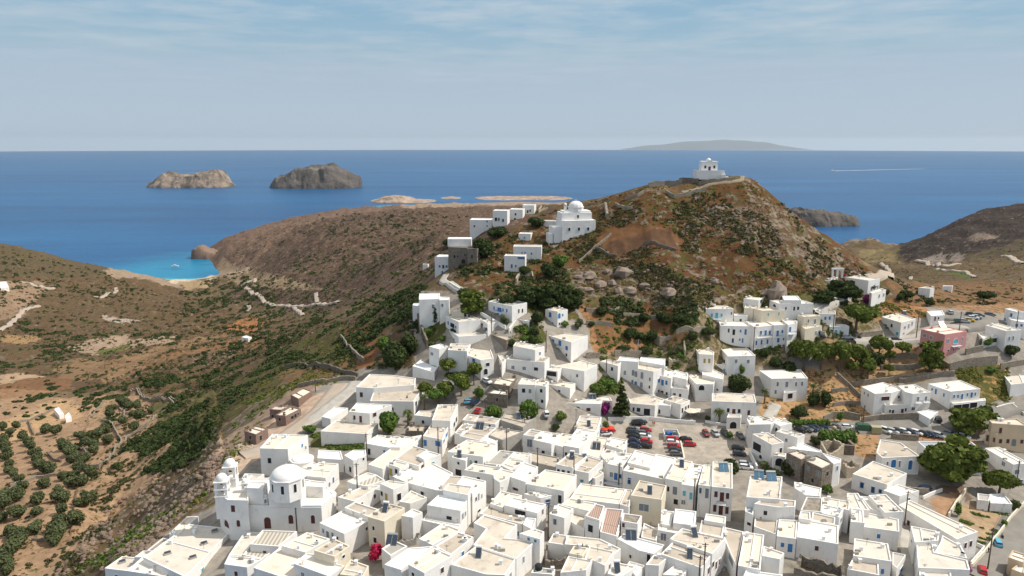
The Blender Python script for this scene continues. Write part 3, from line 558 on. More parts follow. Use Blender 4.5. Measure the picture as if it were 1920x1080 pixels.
HL = [l.strip() for l in '''
P1 5.5 wl 1010,1090 1555,545 1060,495 540,865|long low white house with a wide pale roof and dark skylights below the domed church
P1 5.2 wd 790,1085 950,905 530,860 360,1020|white block with square ivory roof marked by pale seams at the bottom left corner
P1 4.2 wl 360,1020 520,872 300,855 105,990|small white house with one skylight and a corner chimney, leftmost of the village
P1 3.4 wc 830,600 900,640 1060,495 1160,405 1030,410|narrow cream terrace block on the cliff edge beside the church wall
P1 3.0 wx 580,790 650,800 820,660 760,648|white railed roof terrace on the cliff edge above the scree
P1 4.4 wl 440,865 540,865 650,800 540,790|small pale link block between skylight house and railed terrace
P1 3.0 wl 1500,840 1640,850 1740,760 1860,585 1680,580|pale forecourt terrace directly in front of the church facade
P1 4.2 wd 1705,980 1890,880 1640,855 1500,845 1450,945|small white house with ivory roof at bottom edge right of the long low house
P2 4.2 wk 380,745 590,575 200,560 60,720|building with ribbed grey sheet roof in front of the church door
P2 3.1 wk 190,885 370,760 50,742 -20,840|lower lean-to with brown slatted roof below the grey ribbed roof
P2 4.6 wc 450,1100 640,1095 700,985 550,940 690,818 410,745 100,985|large cream roofed house on the bottom edge below the slatted roofs
P2 4.9 wc 680,812 960,660 700,585 415,738|cream flat roof between church corner and the brown roofed box
P2 6.7 yt 1010,860 1185,740 1010,660 780,790|cream box house with tan brown roof left of the red bougainvillea
P2 5.1 wd 955,1085 1120,960 1000,932 780,832 695,820 550,938|ivory roofed house in front of the tan topped cream box
P2 5.0 ys 1330,1090 1395,965 1190,890 1070,1060|cream house with stained round marks on its roof beside the red bougainvillea
P2 5.6 wd 1120,605 1410,450 1130,325 840,480|white house with ivory roof and a shaded row of arched windows right of the church
P2 5.9 wt 1390,412 1505,328 1240,243 1122,308|tan roofed block behind the house with arched side windows
P2 7.0 ys 1570,465 1800,310 1640,265 1512,318 1385,412|tall cream house with a black solar panel on its roof
P2 4.8 ws 1235,240 1530,60 1330,70 1045,188|wedge shaped white house with stained roof right of the church apse
Q2 5.4 wc 710,945 880,872 660,842 562,878|small white house with ochre door and tiny cream roof
P3 3.4 ws 180,262 370,195 190,115 60,240|flat roof strewn with wire and hoses beside the ochre door house
P3 6.9 ww 745,345 835,212 500,165 370,280|bright white house with bluish roof and a black box on its wall
P3 4.0 wd 735,545 790,440 370,372 318,452|ivory terrace in front of the bright white bluish roofed house
P3 8.3 ws 830,168 885,68 610,35 550,110|white upper storey with deep white parapet above the bluish roof
Q2 7.5 wd 1600,990 1755,850 1490,790 1430,885|white two storey house with four tall side windows on the narrow lane
Q2 7.0 wt 1190,952 1290,960 1430,885 1500,800 1340,790|tan roof strip behind the deep white parapet
P3 6.0 wd 210,422 320,360 210,320 80,400|small white cube house left of the bright white house
P3 5.0 wc 430,730 755,560 550,480 280,660|cream roofed house with small rooftop pots in front of the dry vines
P3 5.3 wt 640,842 895,640 720,580 460,742|tan roofed house with curved corner beside the lane
P3 6.5 wc 340,1045 662,850 450,760 160,950|white house with a maroon shuttered window on the bottom edge
P3 5.5 ww 80,1010 440,742 165,762 -110,950|narrow white painted roof beside the maroon shuttered house
P2 4.4 wg 1640,850 1830,742 1690,680 1540,770|grey roof with black panels just behind the red bougainvillea
P3 5.5 ws 1375,885 1600,680 1250,650 1385,500 1010,390 895,480 1035,545 890,730|long white house with L shaped pale roof and two roof lanterns
P3 7.0 wl 1640,665 1690,580 1580,545 1410,600|small white roof cube at the end of the long L shaped roof
P3 5.2 ws 1245,1068 1370,885 920,742 640,950 1030,1060|tan stained roof with one upright solar panel in front of the L shaped roof
P3 4.0 wt 1440,495 1500,430 1080,270 960,375|tan roof strip behind the L shaped roof house
P3 5.8 wd 1610,372 1710,272 1330,190 1240,282|white house with black awning under its ivory roof above the blue steps
P3 4.6 wc 1220,308 1440,172 1200,120 1080,262|cream terrace roof beside the narrow lane with small pots
P3 4.6 ww 1560,560 1600,432 1490,420 1450,500|small white block with bright blue steps on its side
Q3 4.6 wd 930,1042 1110,1000 980,940 740,995|pair of small white cubes with turquoise shutters below the two storey corner house
Q3 6.5 wc 1190,962 1335,780 980,720 770,882|big white two storey house with cream roof in the village middle
Q3 6.3 wd 760,862 900,690 740,638 580,800|white house with dark edged overhanging roof beside the big cream roof
Q3 5.9 wc 470,868 560,822 640,750 480,710 400,765 400,820|white house with rounded corner and cream terrace on the narrow lane
Q3 6.0 wc 390,780 500,702 170,650 70,725|cream roofed house below the green door house
Q3 6.8 wc 280,577 445,430 100,385 -120,520|large white house with broad cream roof and pale green door
Q2 5.8 wd 1525,622 1562,560 1400,530 1372,582|white annex with dark garage door and a rooftop panel
Q3 5.2 wg 490,672 640,522 470,503 300,652|plain grey cement roof beside the green door house
Q3 5.6 wc 595,730 760,622 590,598 480,672|cream stepped roof right of the plain grey roof
Q3 5.8 wc 725,612 832,542 640,522 590,590|upper cream roof step behind the stepped roof
Q3 4.4 kt 1090,695 1175,592 800,520 720,600 900,650|open tan yard roof with a diagonal beam behind the utility pole
Q3 7.0 wt 1290,700 1455,572 1270,525 1100,662|white house with tan roof, black water heater and three dark windows
Q3 6.5 wt 1470,762 1632,620 1440,560 1312,730|white house with tan roof and two turquoise shutters on its shaded wall
Q3 4.6 wt 1545,822 1640,762 1560,712 1460,790|small walled corner terrace next to the turquoise shuttered house
Q3 6.2 wt 860,350 950,290 812,265 730,332|tan roofed end house of the terrace with a barred window
Q3 6.8 wd 1050,432 1150,322 962,290 845,386|second white house of the terrace row, with ivory roof
Q3 5.8 wc 1180,467 1300,332 1170,310 1062,432|lower cream house in the middle of the terrace row
Q3 7.3 wd 1362,482 1560,292 1340,260 1190,452|tallest long white house of the terrace row left of the car park
Q3 5.0 wc 1600,600 1692,372 1540,350 1372,530|cream roof terrace carrying two solar panels beside the car park
Q3 6.8 wd 1852,502 1905,392 1710,355 1662,440|white box house on the left lower corner of the car park
Q4 5.6 wc 240,648 340,520 230,490 165,560|small cream roof in front of the white box by the car park
Q3 4.6 wt 420,212 482,150 110,95 48,162|white house with tan roof and bare utility pole behind it
Q3 5.0 wt 250,397 430,252 120,208 18,345|tan roof with twin grey solar panels on the left lane
Q2 4.6 wt 1480,332 1620,222 1490,208 1400,308|tan roofed low house above the pink flowers on the lane
Q3 4.8 ks 500,392 740,292 440,250 340,330|low tan roof crossed by a seam next to the white basin
Q3 4.4 ww 415,425 490,352 330,335 265,395|open white walled basin terrace between tan roofs
Q3 5.0 kt 730,245 880,132 530,85 470,162|rough cement sided house with tan roof and silver water tank
Q3 5.5 ws 1560,292 1615,130 1370,115 1310,242|house with sandy roof left of the red and white awning
Q2 7.2 ws 1350,172 1440,-10 1210,-10 1145,165|long two storey house with tan roof and tall dark side windows on the upper lane
Q2 4.5 ws 1140,130 1200,65 1000,60 950,110|low white annex left of the long two storey house
Q2 3.5 gt 1042,292 1112,230 890,218 846,285|low rubble walled shed with tan roof beside the palm garden
Q2 5.5 ws 1260,385 1340,222 1140,205 1045,342|white house with tan roof and two blue doors behind the wooden pole
Q2 4.2 wd 670,475 800,352 530,330 388,425|white garden house with ivory roof facing a small potted yard
Q2 4.5 wd 785,472 960,362 800,340 675,470|ivory roofed block right of the potted garden yard
Q2 5.0 wc 590,712 940,442 1030,332 860,362 430,662|very long cream roof running up towards the two blue doors
Q2 5.3 wt 1000,682 1092,602 980,570 1100,500 930,450 720,602|tan patched roof right of the very long cream roof
Q2 6.0 wd 1060,612 1250,552 1110,510 990,570|small white house with ivory roof and a bright side wall on the lane
Q2 5.4 wc 780,702 890,657 740,620 660,660|little white roof hut with ochre door in front of the long cream roof
Q2 4.7 wd 1190,952 1382,760 1160,650 950,690 700,800 880,872|wide irregular ivory roof in the village middle left
Q2 4.8 wk 400,908 620,842 522,778 255,880|low building with ribbed sloping roof right of the church
Q2 4.5 wc 255,880 520,778 420,752 190,852|long cream roof beside the ribbed sloping roof
Q1 6.4 wc 1330,812 1475,655 1250,640 1112,792|white annex with cream roof and two blue windows right of the church dome
Q1 8.0 wc 905,490 1130,332 730,320 590,482|tall white house with cream roof rising behind the church
Q1 4.0 ws 560,832 640,772 420,765 385,822|low white annex with sandy roof left of the church dome
Q1 5.5 wd 1100,810 1250,652 1020,600 830,700|ivory roofed hall joining church dome and rear apse
Q1 3.6 ww 1530,612 1500,512 1250,500 1238,592|white walled garden store behind the church apse
Q1 5.0 ww 1640,620 1790,560 1780,500 1640,500 1540,560|white house with arched openings and stepped parapets below the green plot
F 5.0 wt 965,552 1055,422 620,400 565,548|broad tan roofed white villa beside the round pine trees
F 4.7 ws 970,400 985,337 770,310 560,300 435,420 600,430|roof terrace divided by pale lines, highest on the left lane
F 6.4 wd 560,662 765,582 440,565 370,645|white two storey house with brown shutters beside the big green bush
F 3.4 ws 530,852 640,752 370,732 250,727 110,826|low wing with cracked roof in front of the brown shuttered house
F 3.0 ww 200,712 362,612 240,602 120,692|long bright white shed beside the dirt lane
Q1 3.2 rc 545,328 680,256 550,226 415,286|small raw brick building with pale roof standing alone on the dirt yard
Q1 3.2 rc 880,122 1052,36 940,10 850,56 770,106|raw brick building with three openings beside the dirt lane
Q1 3.1 rs 830,52 940,2 762,0 700,42|raw brick building with pale roof, middle of the unfinished group
X 3.0 rc 561,748 587,733 570,727 546,740|raw brick building with flat pale slab at the back of the building site
G 8.6 ww 290,182 296,132 125,136 120,187|tall white windowless fronted house at the left end behind the cypress
G 7.4 ww 372,190 378,166 296,162 292,192|white wing right of the tall left end house
G 5.5 ww 120,242 125,216 75,219 65,236|low white block on the outer left edge of the village ridge
G 3.0 yd 500,296 495,264 400,264 395,288|small cream block below the dark round pine
G 6.3 wl 455,374 640,358 535,308 345,328|white house with grey flat roof and blue shutters below the cypress
G 4.6 wl 455,500 690,482 630,430 375,440|long pale roofed house with blue arched door on the descending row
G 4.8 wl 700,392 785,372 720,338 632,346|white house with four dark windows below the blue balcony house
G 6.6 wg 905,242 1032,213 830,168 705,202|large white house with blue balcony doors and a grey green roof
G 2.5 ww 1050,372 1075,322 980,316 945,352|low white garden terrace right of the blue balcony house
G 6.0 wc 1290,288 1376,271 1270,247 1186,269|small white cottage with arched blue windows above a stone basement
G 7.6 wl 1405,548 1546,492 1310,462 1212,490|white two storey house with turquoise arched garage window
G 4.0 gt 860,532 925,497 800,460 730,482|ruined brown stone house in the middle of the upper row
G 6.3 wd 290,606 372,582 300,560 205,582|white house with stepped terraces on the left village edge
G 7.3 ws 525,622 556,562 388,556 365,612|white house with two solar panels above the twisted pine
G 7.0 wl 640,697 752,683 690,515 560,560 525,655|long white house narrowing uphill with dark arched doorway at the lane
G 3.0 ww 250,802 282,752 150,682 65,747|white walled stair terrace at the left foot of the village
G 6.5 wt 1180,716 1222,680 1080,640 930,628 860,690|white house with tan roof and three grey shuttered front windows
G 8.8 wc 1100,612 1180,582 940,542 915,576|white upper house with chimney behind the three window front
G 5.2 ws 820,722 915,660 905,620 780,640|white house corner on the stepped lane opposite the arched doorway
G 4.0 wl 1290,792 1330,760 1190,748 1165,775|white canopy roof over a dark shop opening
G 7.4 wl 1515,792 1625,737 1400,672 1230,745|largest plain white cube house with pale roof in the upper middle
G 4.4 gc 885,917 960,832 820,788 740,895|stone walled house with two cream roof halves on the lane
G 4.4 gd 865,992 872,960 760,940 695,976|stone walled block with outside stairs by the parked blue cars
G 7.4 wc 1100,907 1112,868 990,848 955,902|white house with grey shutters and pink floored terrace
G 7.8 wc 1190,922 1216,882 1120,858 1100,906|slim white house adjoining the pink floored terrace
G 4.0 wc 1395,932 1441,895 1240,862 1213,902|low house with red chimney top below the plain white cube
H 4.6 wd 1115,527 1132,490 1000,488 870,468 860,436 706,430 695,518|white villa with twin dark arches and maroon shutters above the village roofs
H 4.6 wd 1212,502 1192,470 1000,440 1003,488|rear wing of the arcaded villa with two solar panels
I 4.7 ws 465,720 532,682 430,645 280,658 300,706|white house with sandy roof and black shutters above the car park wall
I 5.2 wt 640,714 702,686 590,655 530,682|white cafe house with tan roof and tall grey side windows
I 4.0 wd 568,722 592,700 500,690 470,716|low white cafe porch with cream awning
I 9.0 ws 455,492 525,464 270,418 200,442|long two storey mansion with rows of arched grey shutters
I 7.0 ws 215,454 240,427 140,410 95,422|left wing of the long arched mansion
I 8.8 ww 352,426 356,404 228,390 215,416|white roofed hall behind the left half of the arched mansion
I 9.0 ww 530,450 536,406 370,394 358,420|white roofed hall behind the right half of the arched mansion
I 7.4 wd 575,537 602,490 530,465 475,512|white house with bright blue shutters joined to the arched mansion
I 5.0 wc 690,612 702,576 600,555 575,602|cream roof terrace in front of the blue shuttered mansion neighbour
I 7.6 wd 680,546 690,506 600,480 578,522|plain white house behind the cream roof terrace
I 6.2 wc 860,577 886,530 770,505 690,520 745,577|white house with large arched loggia below the tower house
I 6.8 wd 925,545 930,510 860,475 785,480 785,512|white house with stepped roofs right of the arched loggia
I 8.2 wc 860,380 866,360 800,330 738,336 765,374|slender white tower house with two ochre shutters
I 7.8 wd 1145,384 1076,322 895,320 960,390|large white cube house with two grey shutters right of the tower house
I 3.8 wc 1000,457 960,442 895,415 872,440|low walled annex at the left foot of the large cube house
J 7.4 wl 465,380 402,352 210,346 215,380|white house with turquoise shutters at the left end of the hillside row
J 4.8 ww 592,442 582,424 470,424 470,438|small white block right of the turquoise shuttered house
J 8.2 wd 630,537 560,492 330,488 346,530|white house with blue doors and a long front terrace, lowest left of the hillside row
J 8.2 wd 830,527 740,485 575,492 655,546|white house with flowered balcony and blue shutters in the hillside row
J 8.2 wd 955,522 900,482 745,483 830,528|white house with plain blue doors in the hillside row
J 8.0 wd 1040,506 1036,485 900,478 957,524|white house with a blue railed balcony ending the hillside row
J 6.8 yc 925,391 880,370 640,372 720,396|cream house with pale green shutters above the hillside row
J 6.4 yc 640,376 702,346 580,335 560,370|cream rear wing behind the green shuttered house
J 7.0 wd 1185,330 1060,296 790,300 880,336|large white house with arched window and railed terrace under the hill
J 5.6 wc 690,302 762,262 700,250 555,286|low cream roofed house against the rocky hill foot
J 8.4 ww 1075,302 1042,262 900,260 920,300|white upper block with roof tank under the hill
J 5.6 wg 1385,427 1380,396 1300,378 1215,396 1240,424|white house with grey pitched looking roof left of the umbrella pine
J 6.6 yc 1250,442 1202,428 1040,435 1100,452|cream house with tall grey shutters beside the stepped lane
J 3.8 yc 1262,532 1202,520 1068,530 1110,562|low cream porch block with blue shutters beside the stepped lane
J 4.3 wl 1507,537 1472,520 1330,514 1330,540|low white house with turquoise shutters below the umbrella pine
J 7.0 wl 1680,125 1785,107 1490,70 1420,86|big white convent hall on the saddle right of the hill
J 6.6 wl 1710,240 1838,207 1790,196 1690,230|lower bright wing of the white convent hall
J 4.4 wl 1400,140 1405,100 1350,98 1285,122|small white chapel wing under the twin bell gable
L 6.8 wl 700,240 846,202 660,142 505,182|white house with shaded porch between umbrella pine and pink house
L 4.2 ww 1000,172 1136,165 1110,116 955,126|tiny white cottage with brown door beside the upper car park
L 9.6 pc 1140,360 1361,326 1120,270 900,306|tall pink house with turquoise balcony
L 8.4 wl 1750,324 1906,313 1680,248 1545,266|large white house with shaded grey wall right of the pink house
L 3.8 wd 1520,402 1690,381 1600,340 1465,346|white porch on columns in front of the large house right of the pink house
L 7.0 ww 1860,132 1960,140 1800,95 1740,102|white house with blue windows at the far right edge
L 4.5 ww 1800,212 1960,242 1940,182 1770,186|low white wing below the far right blue windowed house
L 7.2 wd 600,942 722,906 520,835 305,882 435,952|left half of the modern white double house above the curved road
L 7.2 wd 815,952 1000,936 830,855 670,872 740,932|right half of the modern white double house above the curved road
Q6 4.0 wc 370,118 730,112 760,62 340,82|lower white storey with doors in front of the modern double house
Q6 3.4 ww 870,272 965,190 860,170 720,192|white garage block with pale shutter at the right of the double house
L 6.3 wd 1195,930 1495,902 1290,815 970,852|white house with bright blue shutters all along the front
Q6 2.8 wd 1130,102 1502,66 1490,40 1100,76|white terrace on posts in front of the all blue shuttered house
L 4.8 wl 1800,860 1980,840 1930,700 1710,745|low white house with shaded wall at the right edge above the bend
K 8.2 wd 485,104 435,45 160,52 240,107|square two storey white house alone on the orange grass terraces
K 3.6 wd 410,190 400,170 330,172 322,200|small entrance porch on the front of the lone square house
I 7.4 ws 1150,702 1135,645 940,635 850,640 850,692|white house with three roof bays behind the tall palm
I 3.8 wc 1045,802 1050,784 962,775 950,802|white porch with a dark arch beside the tall palm
Q6 7.8 bs 1570,322 1980,352 1850,270 1540,287|beige house with upper terrace and maroon windows right of the broad pine
Q6 4.4 bs 1630,457 1990,462 1980,400 1600,412|lower beige storey with three maroon windows
Q6 4.6 bc 1560,420 1630,450 1640,400 1500,405|narrow beige wing with two slit windows
Q6 5.2 wt 335,712 760,692 540,540 310,506 268,652|white house with tan roof and blue arched doorway left of the giant pine
Q6 6.6 wv 1530,687 1340,532 735,527 880,655|long white hall with blue grey roof behind the giant pine
Q6 5.8 wd 1810,787 1990,772 1650,590 1490,602|white house with bright roof right of the blue grey hall
Q6 5.4 ws 390,1012 612,886 230,747 0,892|white house with weathered grey roof and three blue shutters
P6 4.6 wd 530,182 752,122 510,50 345,116|small white house with ivory roof beside the blue car under the pine
P6 6.0 wc 1175,667 1412,582 640,225 520,282|long white house with pink beige roof running towards the garden
P6 6.0 wl 365,367 577,357 375,160 180,172|white house with raised pale roof left of the long beige roof
P6 5.0 wd 370,397 342,362 178,188 92,182 200,322|narrow ivory roof step beside the raised pale roof
P6 5.5 wl 190,342 62,147 -60,150 -80,312|pale roofed house below the weathered grey roof house
P6 5.2 wl 525,582 520,442 0,332 -30,492 80,522|broad ivory roof with one chimney in the lower right cluster
P6 4.4 ll 0,0 0,0 0,0|skip
P6 5.0 wl 440,917 400,717 20,657 8,852|white house with split roof above the corrugated canopy
P6 3.6 wt 300,1072 290,907 0,880 -60,1002|low tan terrace with blue shuttered doors at the bottom edge
P6 6.2 wl 700,702 965,682 980,582 655,517|pale roofed upper block at the head of the stepped alley
P6 5.9 wl 740,987 1322,1012 1290,902 920,812 905,722 716,704|large pale roof with a step beside the lower right road
P6 5.6 wl 922,812 1292,882 1222,742 1012,622 990,702|middle pale roof with rooftop pipes behind the large stepped roof
P6 5.4 wl 760,1150 1122,1150 1102,1012 745,992|pale roofed house on the bottom edge right of the stepped alley
P6 3.0 wh 500,990 600,842 450,810 450,950|grey corrugated canopy beside the stepped alley
P6 4.4 bd 1755,872 1925,932 1990,852 1800,792|beige house corner on the far side of the lower right road
P6 3.6 bd 1790,1002 1990,1082 2000,882 1860,950|beige balcony block with white balusters in the bottom right corner
Q4 8.8 ws 1650,937 1648,652 1425,632 1412,914|two storey white house with six dark maroon shutters
Q4 8.6 wc 1405,912 1428,672 1322,666 1262,892|narrow white house left of the maroon shuttered one
Q4 8.3 wd 1230,914 1318,672 1200,652 1072,887|white house with green door and pale roof in the front row
Q4 8.6 wc 1078,864 1200,634 1015,602 892,822|white house with cream roof and a solar panel in the front row
Q4 7.4 wd 885,834 1010,592 800,547 470,662 415,732|wide white house with blue shutter behind the tan topped box
Q4 8.3 wd 720,704 792,562 552,502 465,642|raised square ivory roof of the wide house by the car park
Q4 7.3 wd 408,692 520,542 330,532 237,657|white house with blue balcony railing left of the wide house
Q4 7.2 yt 850,1062 905,902 600,842 505,1012|cream walled box house with tan roof and one solar heater
P4 5.5 wc 850,272 930,102 420,37 300,202|large smooth cream roof in the lower village middle
P4 5.1 wc 530,352 602,262 295,202 200,272|smaller cream roof step in front of the large smooth roof
P4 5.8 wt 960,302 1000,112 935,102 858,272|tan shaded roof strip right of the large smooth roof
P4 6.0 wd 235,427 340,322 170,267 65,377|white corner house with grey rooftop panel by the leaning pole
P4 3.4 ws 460,562 480,402 350,332 242,422|walled roof terrace with the orange parasol
P4 7.3 we 630,452 690,292 580,262 470,402|white box house with brown decked roof and dark square window
P4 5.2 we 825,632 900,332 700,312 637,582|brown wooden roof deck with white balustrade
P4 6.4 wx 1060,492 1110,402 900,372 880,462|white house topped by a crowded plant terrace
P4 5.0 ww 1240,832 1370,732 1040,642 900,602 835,662 1075,792|white house with long grey shaded wall and two glass solar panels
P4 3.0 wt 1270,682 1300,562 1130,482 1100,642|low tan yard right of the two glass solar panels
P4 5.0 wd 1430,512 1470,352 1330,342 1320,492|small ivory block left of the large white square roof
P4 6.0 ww 1700,512 1722,352 1482,322 1462,482|bright square white roof in front of the outside stairs
P4 4.5 wd 1500,602 1700,512 1460,482 1290,492 1290,562|ivory ledge house below the bright square white roof
P4 6.5 wt 1780,992 1900,832 1470,682 1320,832|house with tan roof and slanted solar panel above the twin poles
P5 7.0 ws 220,832 375,657 120,602 -120,542 -260,662|house with long curved white wall and small maroon windows
P5 6.3 wt 330,642 362,492 100,452 70,592|tan roof with a red pot behind the curved white wall
P5 7.1 wc 365,492 376,412 150,377 130,452|pale pink topped roof cube below the maroon shuttered house
P5 5.1 wt 490,962 575,582 365,532 350,642 390,742|tan roof sloping down to the black railed stairs
P5 6.0 wc 760,1012 805,617 580,582 510,962|long roof half tan and half cream right of the railed stairs
P5 6.2 wc 980,892 1032,822 800,742 780,852|white cube with cream roof left of the roofless ruin
P5 9.0 ws 980,217 1010,-38 650,-58 605,192|large white house with four blue solar panels on its roof
P5 8.1 wt 960,307 1152,302 1162,232 820,197 690,267|lower roof step in front of the four solar panels
P5 6.4 wv 680,392 695,262 605,182 590,352|white side balcony left of the four panel house
P5 4.4 wt 940,612 960,442 702,402 690,522|tan floored terrace with a red flower pot
P5 4.9 wc 1165,662 1180,452 972,442 945,632|pink cream roof above bright blue door and window
P5 6.7 wd 1640,722 1642,512 1192,432 1172,642|wide white house with plain grey shaded wall above the ruin
P5 6.4 wl 1330,452 1322,362 1212,352 1192,430|small pale roof with white rim above the wide white house
P5 6.1 wt 1600,500 1605,422 1350,362 1335,452|tan roof patch behind the wide white house
P5 6.0 wd 1650,422 1700,322 1462,270 1450,372|ivory roof with a red hatch in the lower right cluster
P5 5.0 wx 1215,342 1450,362 1460,202 1282,190 1232,302|stained debris covered roof right of the four panel house
P5 6.2 wc 1762,342 1772,242 1462,192 1465,268|long cream roof behind the red hatch roof
P5 5.5 wd 1430,182 1452,92 1142,20 1150,92 1272,172|triangular cream roof with a small white chimney below the stone houses
P5 5.4 wd 1780,470 1935,482 1922,342 1790,312|cream roof block right of the red hatch roof
P5 5.9 ww 1000,1135 1012,1067 600,1010 570,1085|bright white roof edge on the bottom left of the ruin
P4 5.5 ws 690,962 800,802 520,742 460,882 560,902|house with rounded parapet and sunken stained roof
P4 4.9 ws 800,832 872,772 640,662 270,622 240,722 500,742|long curved roof with faded tiles below the white box house
P4 5.3 ws 480,1012 555,902 280,852 190,1042|tan roof with swirling pale bands right of the sunken garden
P4 5.2 wc 870,1092 1050,972 810,922 720,1052|cream roof with tilted solar panel on the bottom edge
P4 5.7 wt 1300,962 1390,882 1240,842 1150,952|tan roofed block with two small white chimneys
P4 5.0 wd 1570,1082 1620,1012 1480,952 1340,1062|ivory roofed annex at the foot of the twin poles
P4 4.5 wd 1050,1092 1142,962 970,912 940,952|narrow ivory ledge between tilted panel and tan block
P4 5.9 ys 440,852 502,762 340,742 290,822|small cream block with a row of dark slits
P4 4.0 wt 250,732 270,622 110,600 52,702|tan roof corner above the sunken garden
P3 4.0 wg 1780,1062 1812,1002 1580,975 1540,1042|low grey roof carrying a round black water tank
Q5 7.8 wd 640,212 690,185 510,120 365,142 400,217|white house with sloped roof facing the car park and the parked row
Q5 7.6 wd 740,232 880,202 740,140 600,152|white roof canopy over a shaded terrace above the parked row
Q5 7.2 ws 650,442 790,417 610,305 432,322|white house with sandy roof and railed balcony by the car park
Q5 6.5 wl 940,362 1022,332 760,272 700,292|plain white wall block right of the shaded canopy
Q5 4.0 ww 1220,532 1212,512 1012,430 820,482|white roof terrace behind the stone houses
Q5 6.8 gl 1220,712 1342,652 1150,560 1025,622|dark stone house with pale roof and a skylight
Q5 6.8 gs 980,612 1100,582 940,500 820,532|dark stone house with red patched roof beside the arched balcony
Q5 7.0 ww 1420,642 1432,602 1212,532 1342,662|bright white end house attached to the dark stone house
Q5 4.6 wc 800,582 812,542 700,530 668,562|white porch with a big open arch below the railed balcony
U 4.4 wl 1160,748 1195,740 1130,730 1065,738|isolated white house on the slope behind the convent hall
U 3.0 ww 1340,728 1345,722 1270,720 1260,727|small white farm roof in the valley on the right
S 3.0 ww 1400,612 1420,605 1390,596 1362,606|tiny white farmhouse in the green gully of the left valley
S 3.0 ww 10,330 55,322 40,292 -20,296|white farm building at the far left edge of the valley
T 2.6 ww 320,222 345,214 318,178 293,190|small white hut on the field edge above the olive grove
T 2.0 ww 355,245 385,230 372,205 350,225|little white cistern beside the small field hut
P6 2.6 ww 1555,262 1800,272 1700,150 1540,160|long low white shed with corrugated roof under the dark pine
P6 2.8 wh 1410,225 1535,235 1560,170 1405,150|white tool shed with blue door under the dark pine
'''.strip().split('\n')]
LAB2H = {}
for l in HL:
    a, lab = l.split('|'); f = a.split()
    if lab == 'skip': continue
    t, h, sty = f[0], float(f[1]), f[2]
    LAB2H[lab] = house(t, h, sty, ' '.join(f[3:]), lab, cat='house' if not any(k in lab for k in ('shed', 'hut ', 'canopy', 'cistern')) else 'outbuilding', clutter=sty[1] not in 'wkhexv')
# the hillside houses stand from their front foot line
def bhouse(t, h, d, sty, x1, y1, x2, y2, label, cat='house', skew=0, name=None):
    gm = ground(*tp(t, (x1+x2)/2, (y1+y2)/2)); a = ony(*tp(t, x1, y1), gm[1]+.6); b = ony(*tp(t, x2, y2), gm[1]-.6)
    dirv = (b-a)[:2]; L = np.linalg.norm(dirv); dirv /= L; nrm = np.array([-dirv[1], dirv[0]])
    if nrm[1] < 0: nrm = -nrm
    z1 = max(a[2], b[2]) if h < 0 else min(a[2], b[2]); zr = (a[2]+b[2])/2+abs(h)
    P = ccw([a[:2], b[:2], b[:2]+nrm*d+dirv*skew, a[:2]+nrm*d+dirv*skew]); Pn = np.array(P); g = height(Pn[:, 0], Pn[:, 1]).min()-1.5
    c = centroid(P); rz = min(a[2], b[2]); nm = name or ('white_house' if sty[0] == 'w' else 'stone_house')
    root = empty(nm, (c[0], c[1], rz)); tag(root, label, cat, None, 'thing')
    prism(nm, [p-c for p in P], zr-rz, g-rz, WALL[sty[0]], ROOF[sty[1]], root)
    H = dict(root=root, P=P, z=zr, zb=g, c=c, rootz=rz, wall=sty[0]); HOUSES.append(H); return H
BH = '''
M 6.8 8 ww 460,368 645,335|white house with low left half on the ridge left of the blue domed sea view
M 7.6 7 ww 655,318 775,262|white ridge house right half with several small windows
M 5.0 7 ww 795,232 905,232|white cottage behind the ridge houses below the sea
M 4.6 6 ww 905,190 1002,186|upper white cottage highest on the ridge row
M 2.6 4 ww 1080,292 1186,288|plain white shed left of the hillside church
M 3.2 5 ww 870,420 972,398|plain white store in the middle of the hill slope
M 9.0 9 gt 280,645 436,628|grey brown stone house on the left spur
M 6.6 7 gt 438,612 520,598|stone wing right of the grey brown stone house
M 7.5 8 ww 165,688 279,688|white house with blue windows left of the grey brown stone house
M 5.6 6 wl 825,572 1062,565|white house with blue ground floor doors in the middle of the hill
M 6.8 5 wl 750,700 925,650|cream white house with outside stair on the hill slope
M 3.2 2 ww 62,650 105,648|tiny white hut below the left spur house
'''.strip().split('\n')
BH[0] = BH[0].replace('left of the blue domed sea view', 'far left of the hillside church')
for l in BH:
    a, lab = l.split('|'); f = a.split(); q = [float(v) for v in (f[4]+','+f[5]).split(',')]
    LAB2H[lab] = bhouse(f[0], float(f[1]), float(f[2]), f[3], *q, lab)
# white upper storey on the stone house of the spur
h_ = LAB2H['grey brown stone house on the left spur']; c = h_['c']-h_['root'].location.xy
b_ = MB(); b_.box((0, 1.5, h_['z']-h_['rootz']+1.6), (10.5, 6, 3.4)); b_.build('upper_storey', WALL['w'], h_['root'])
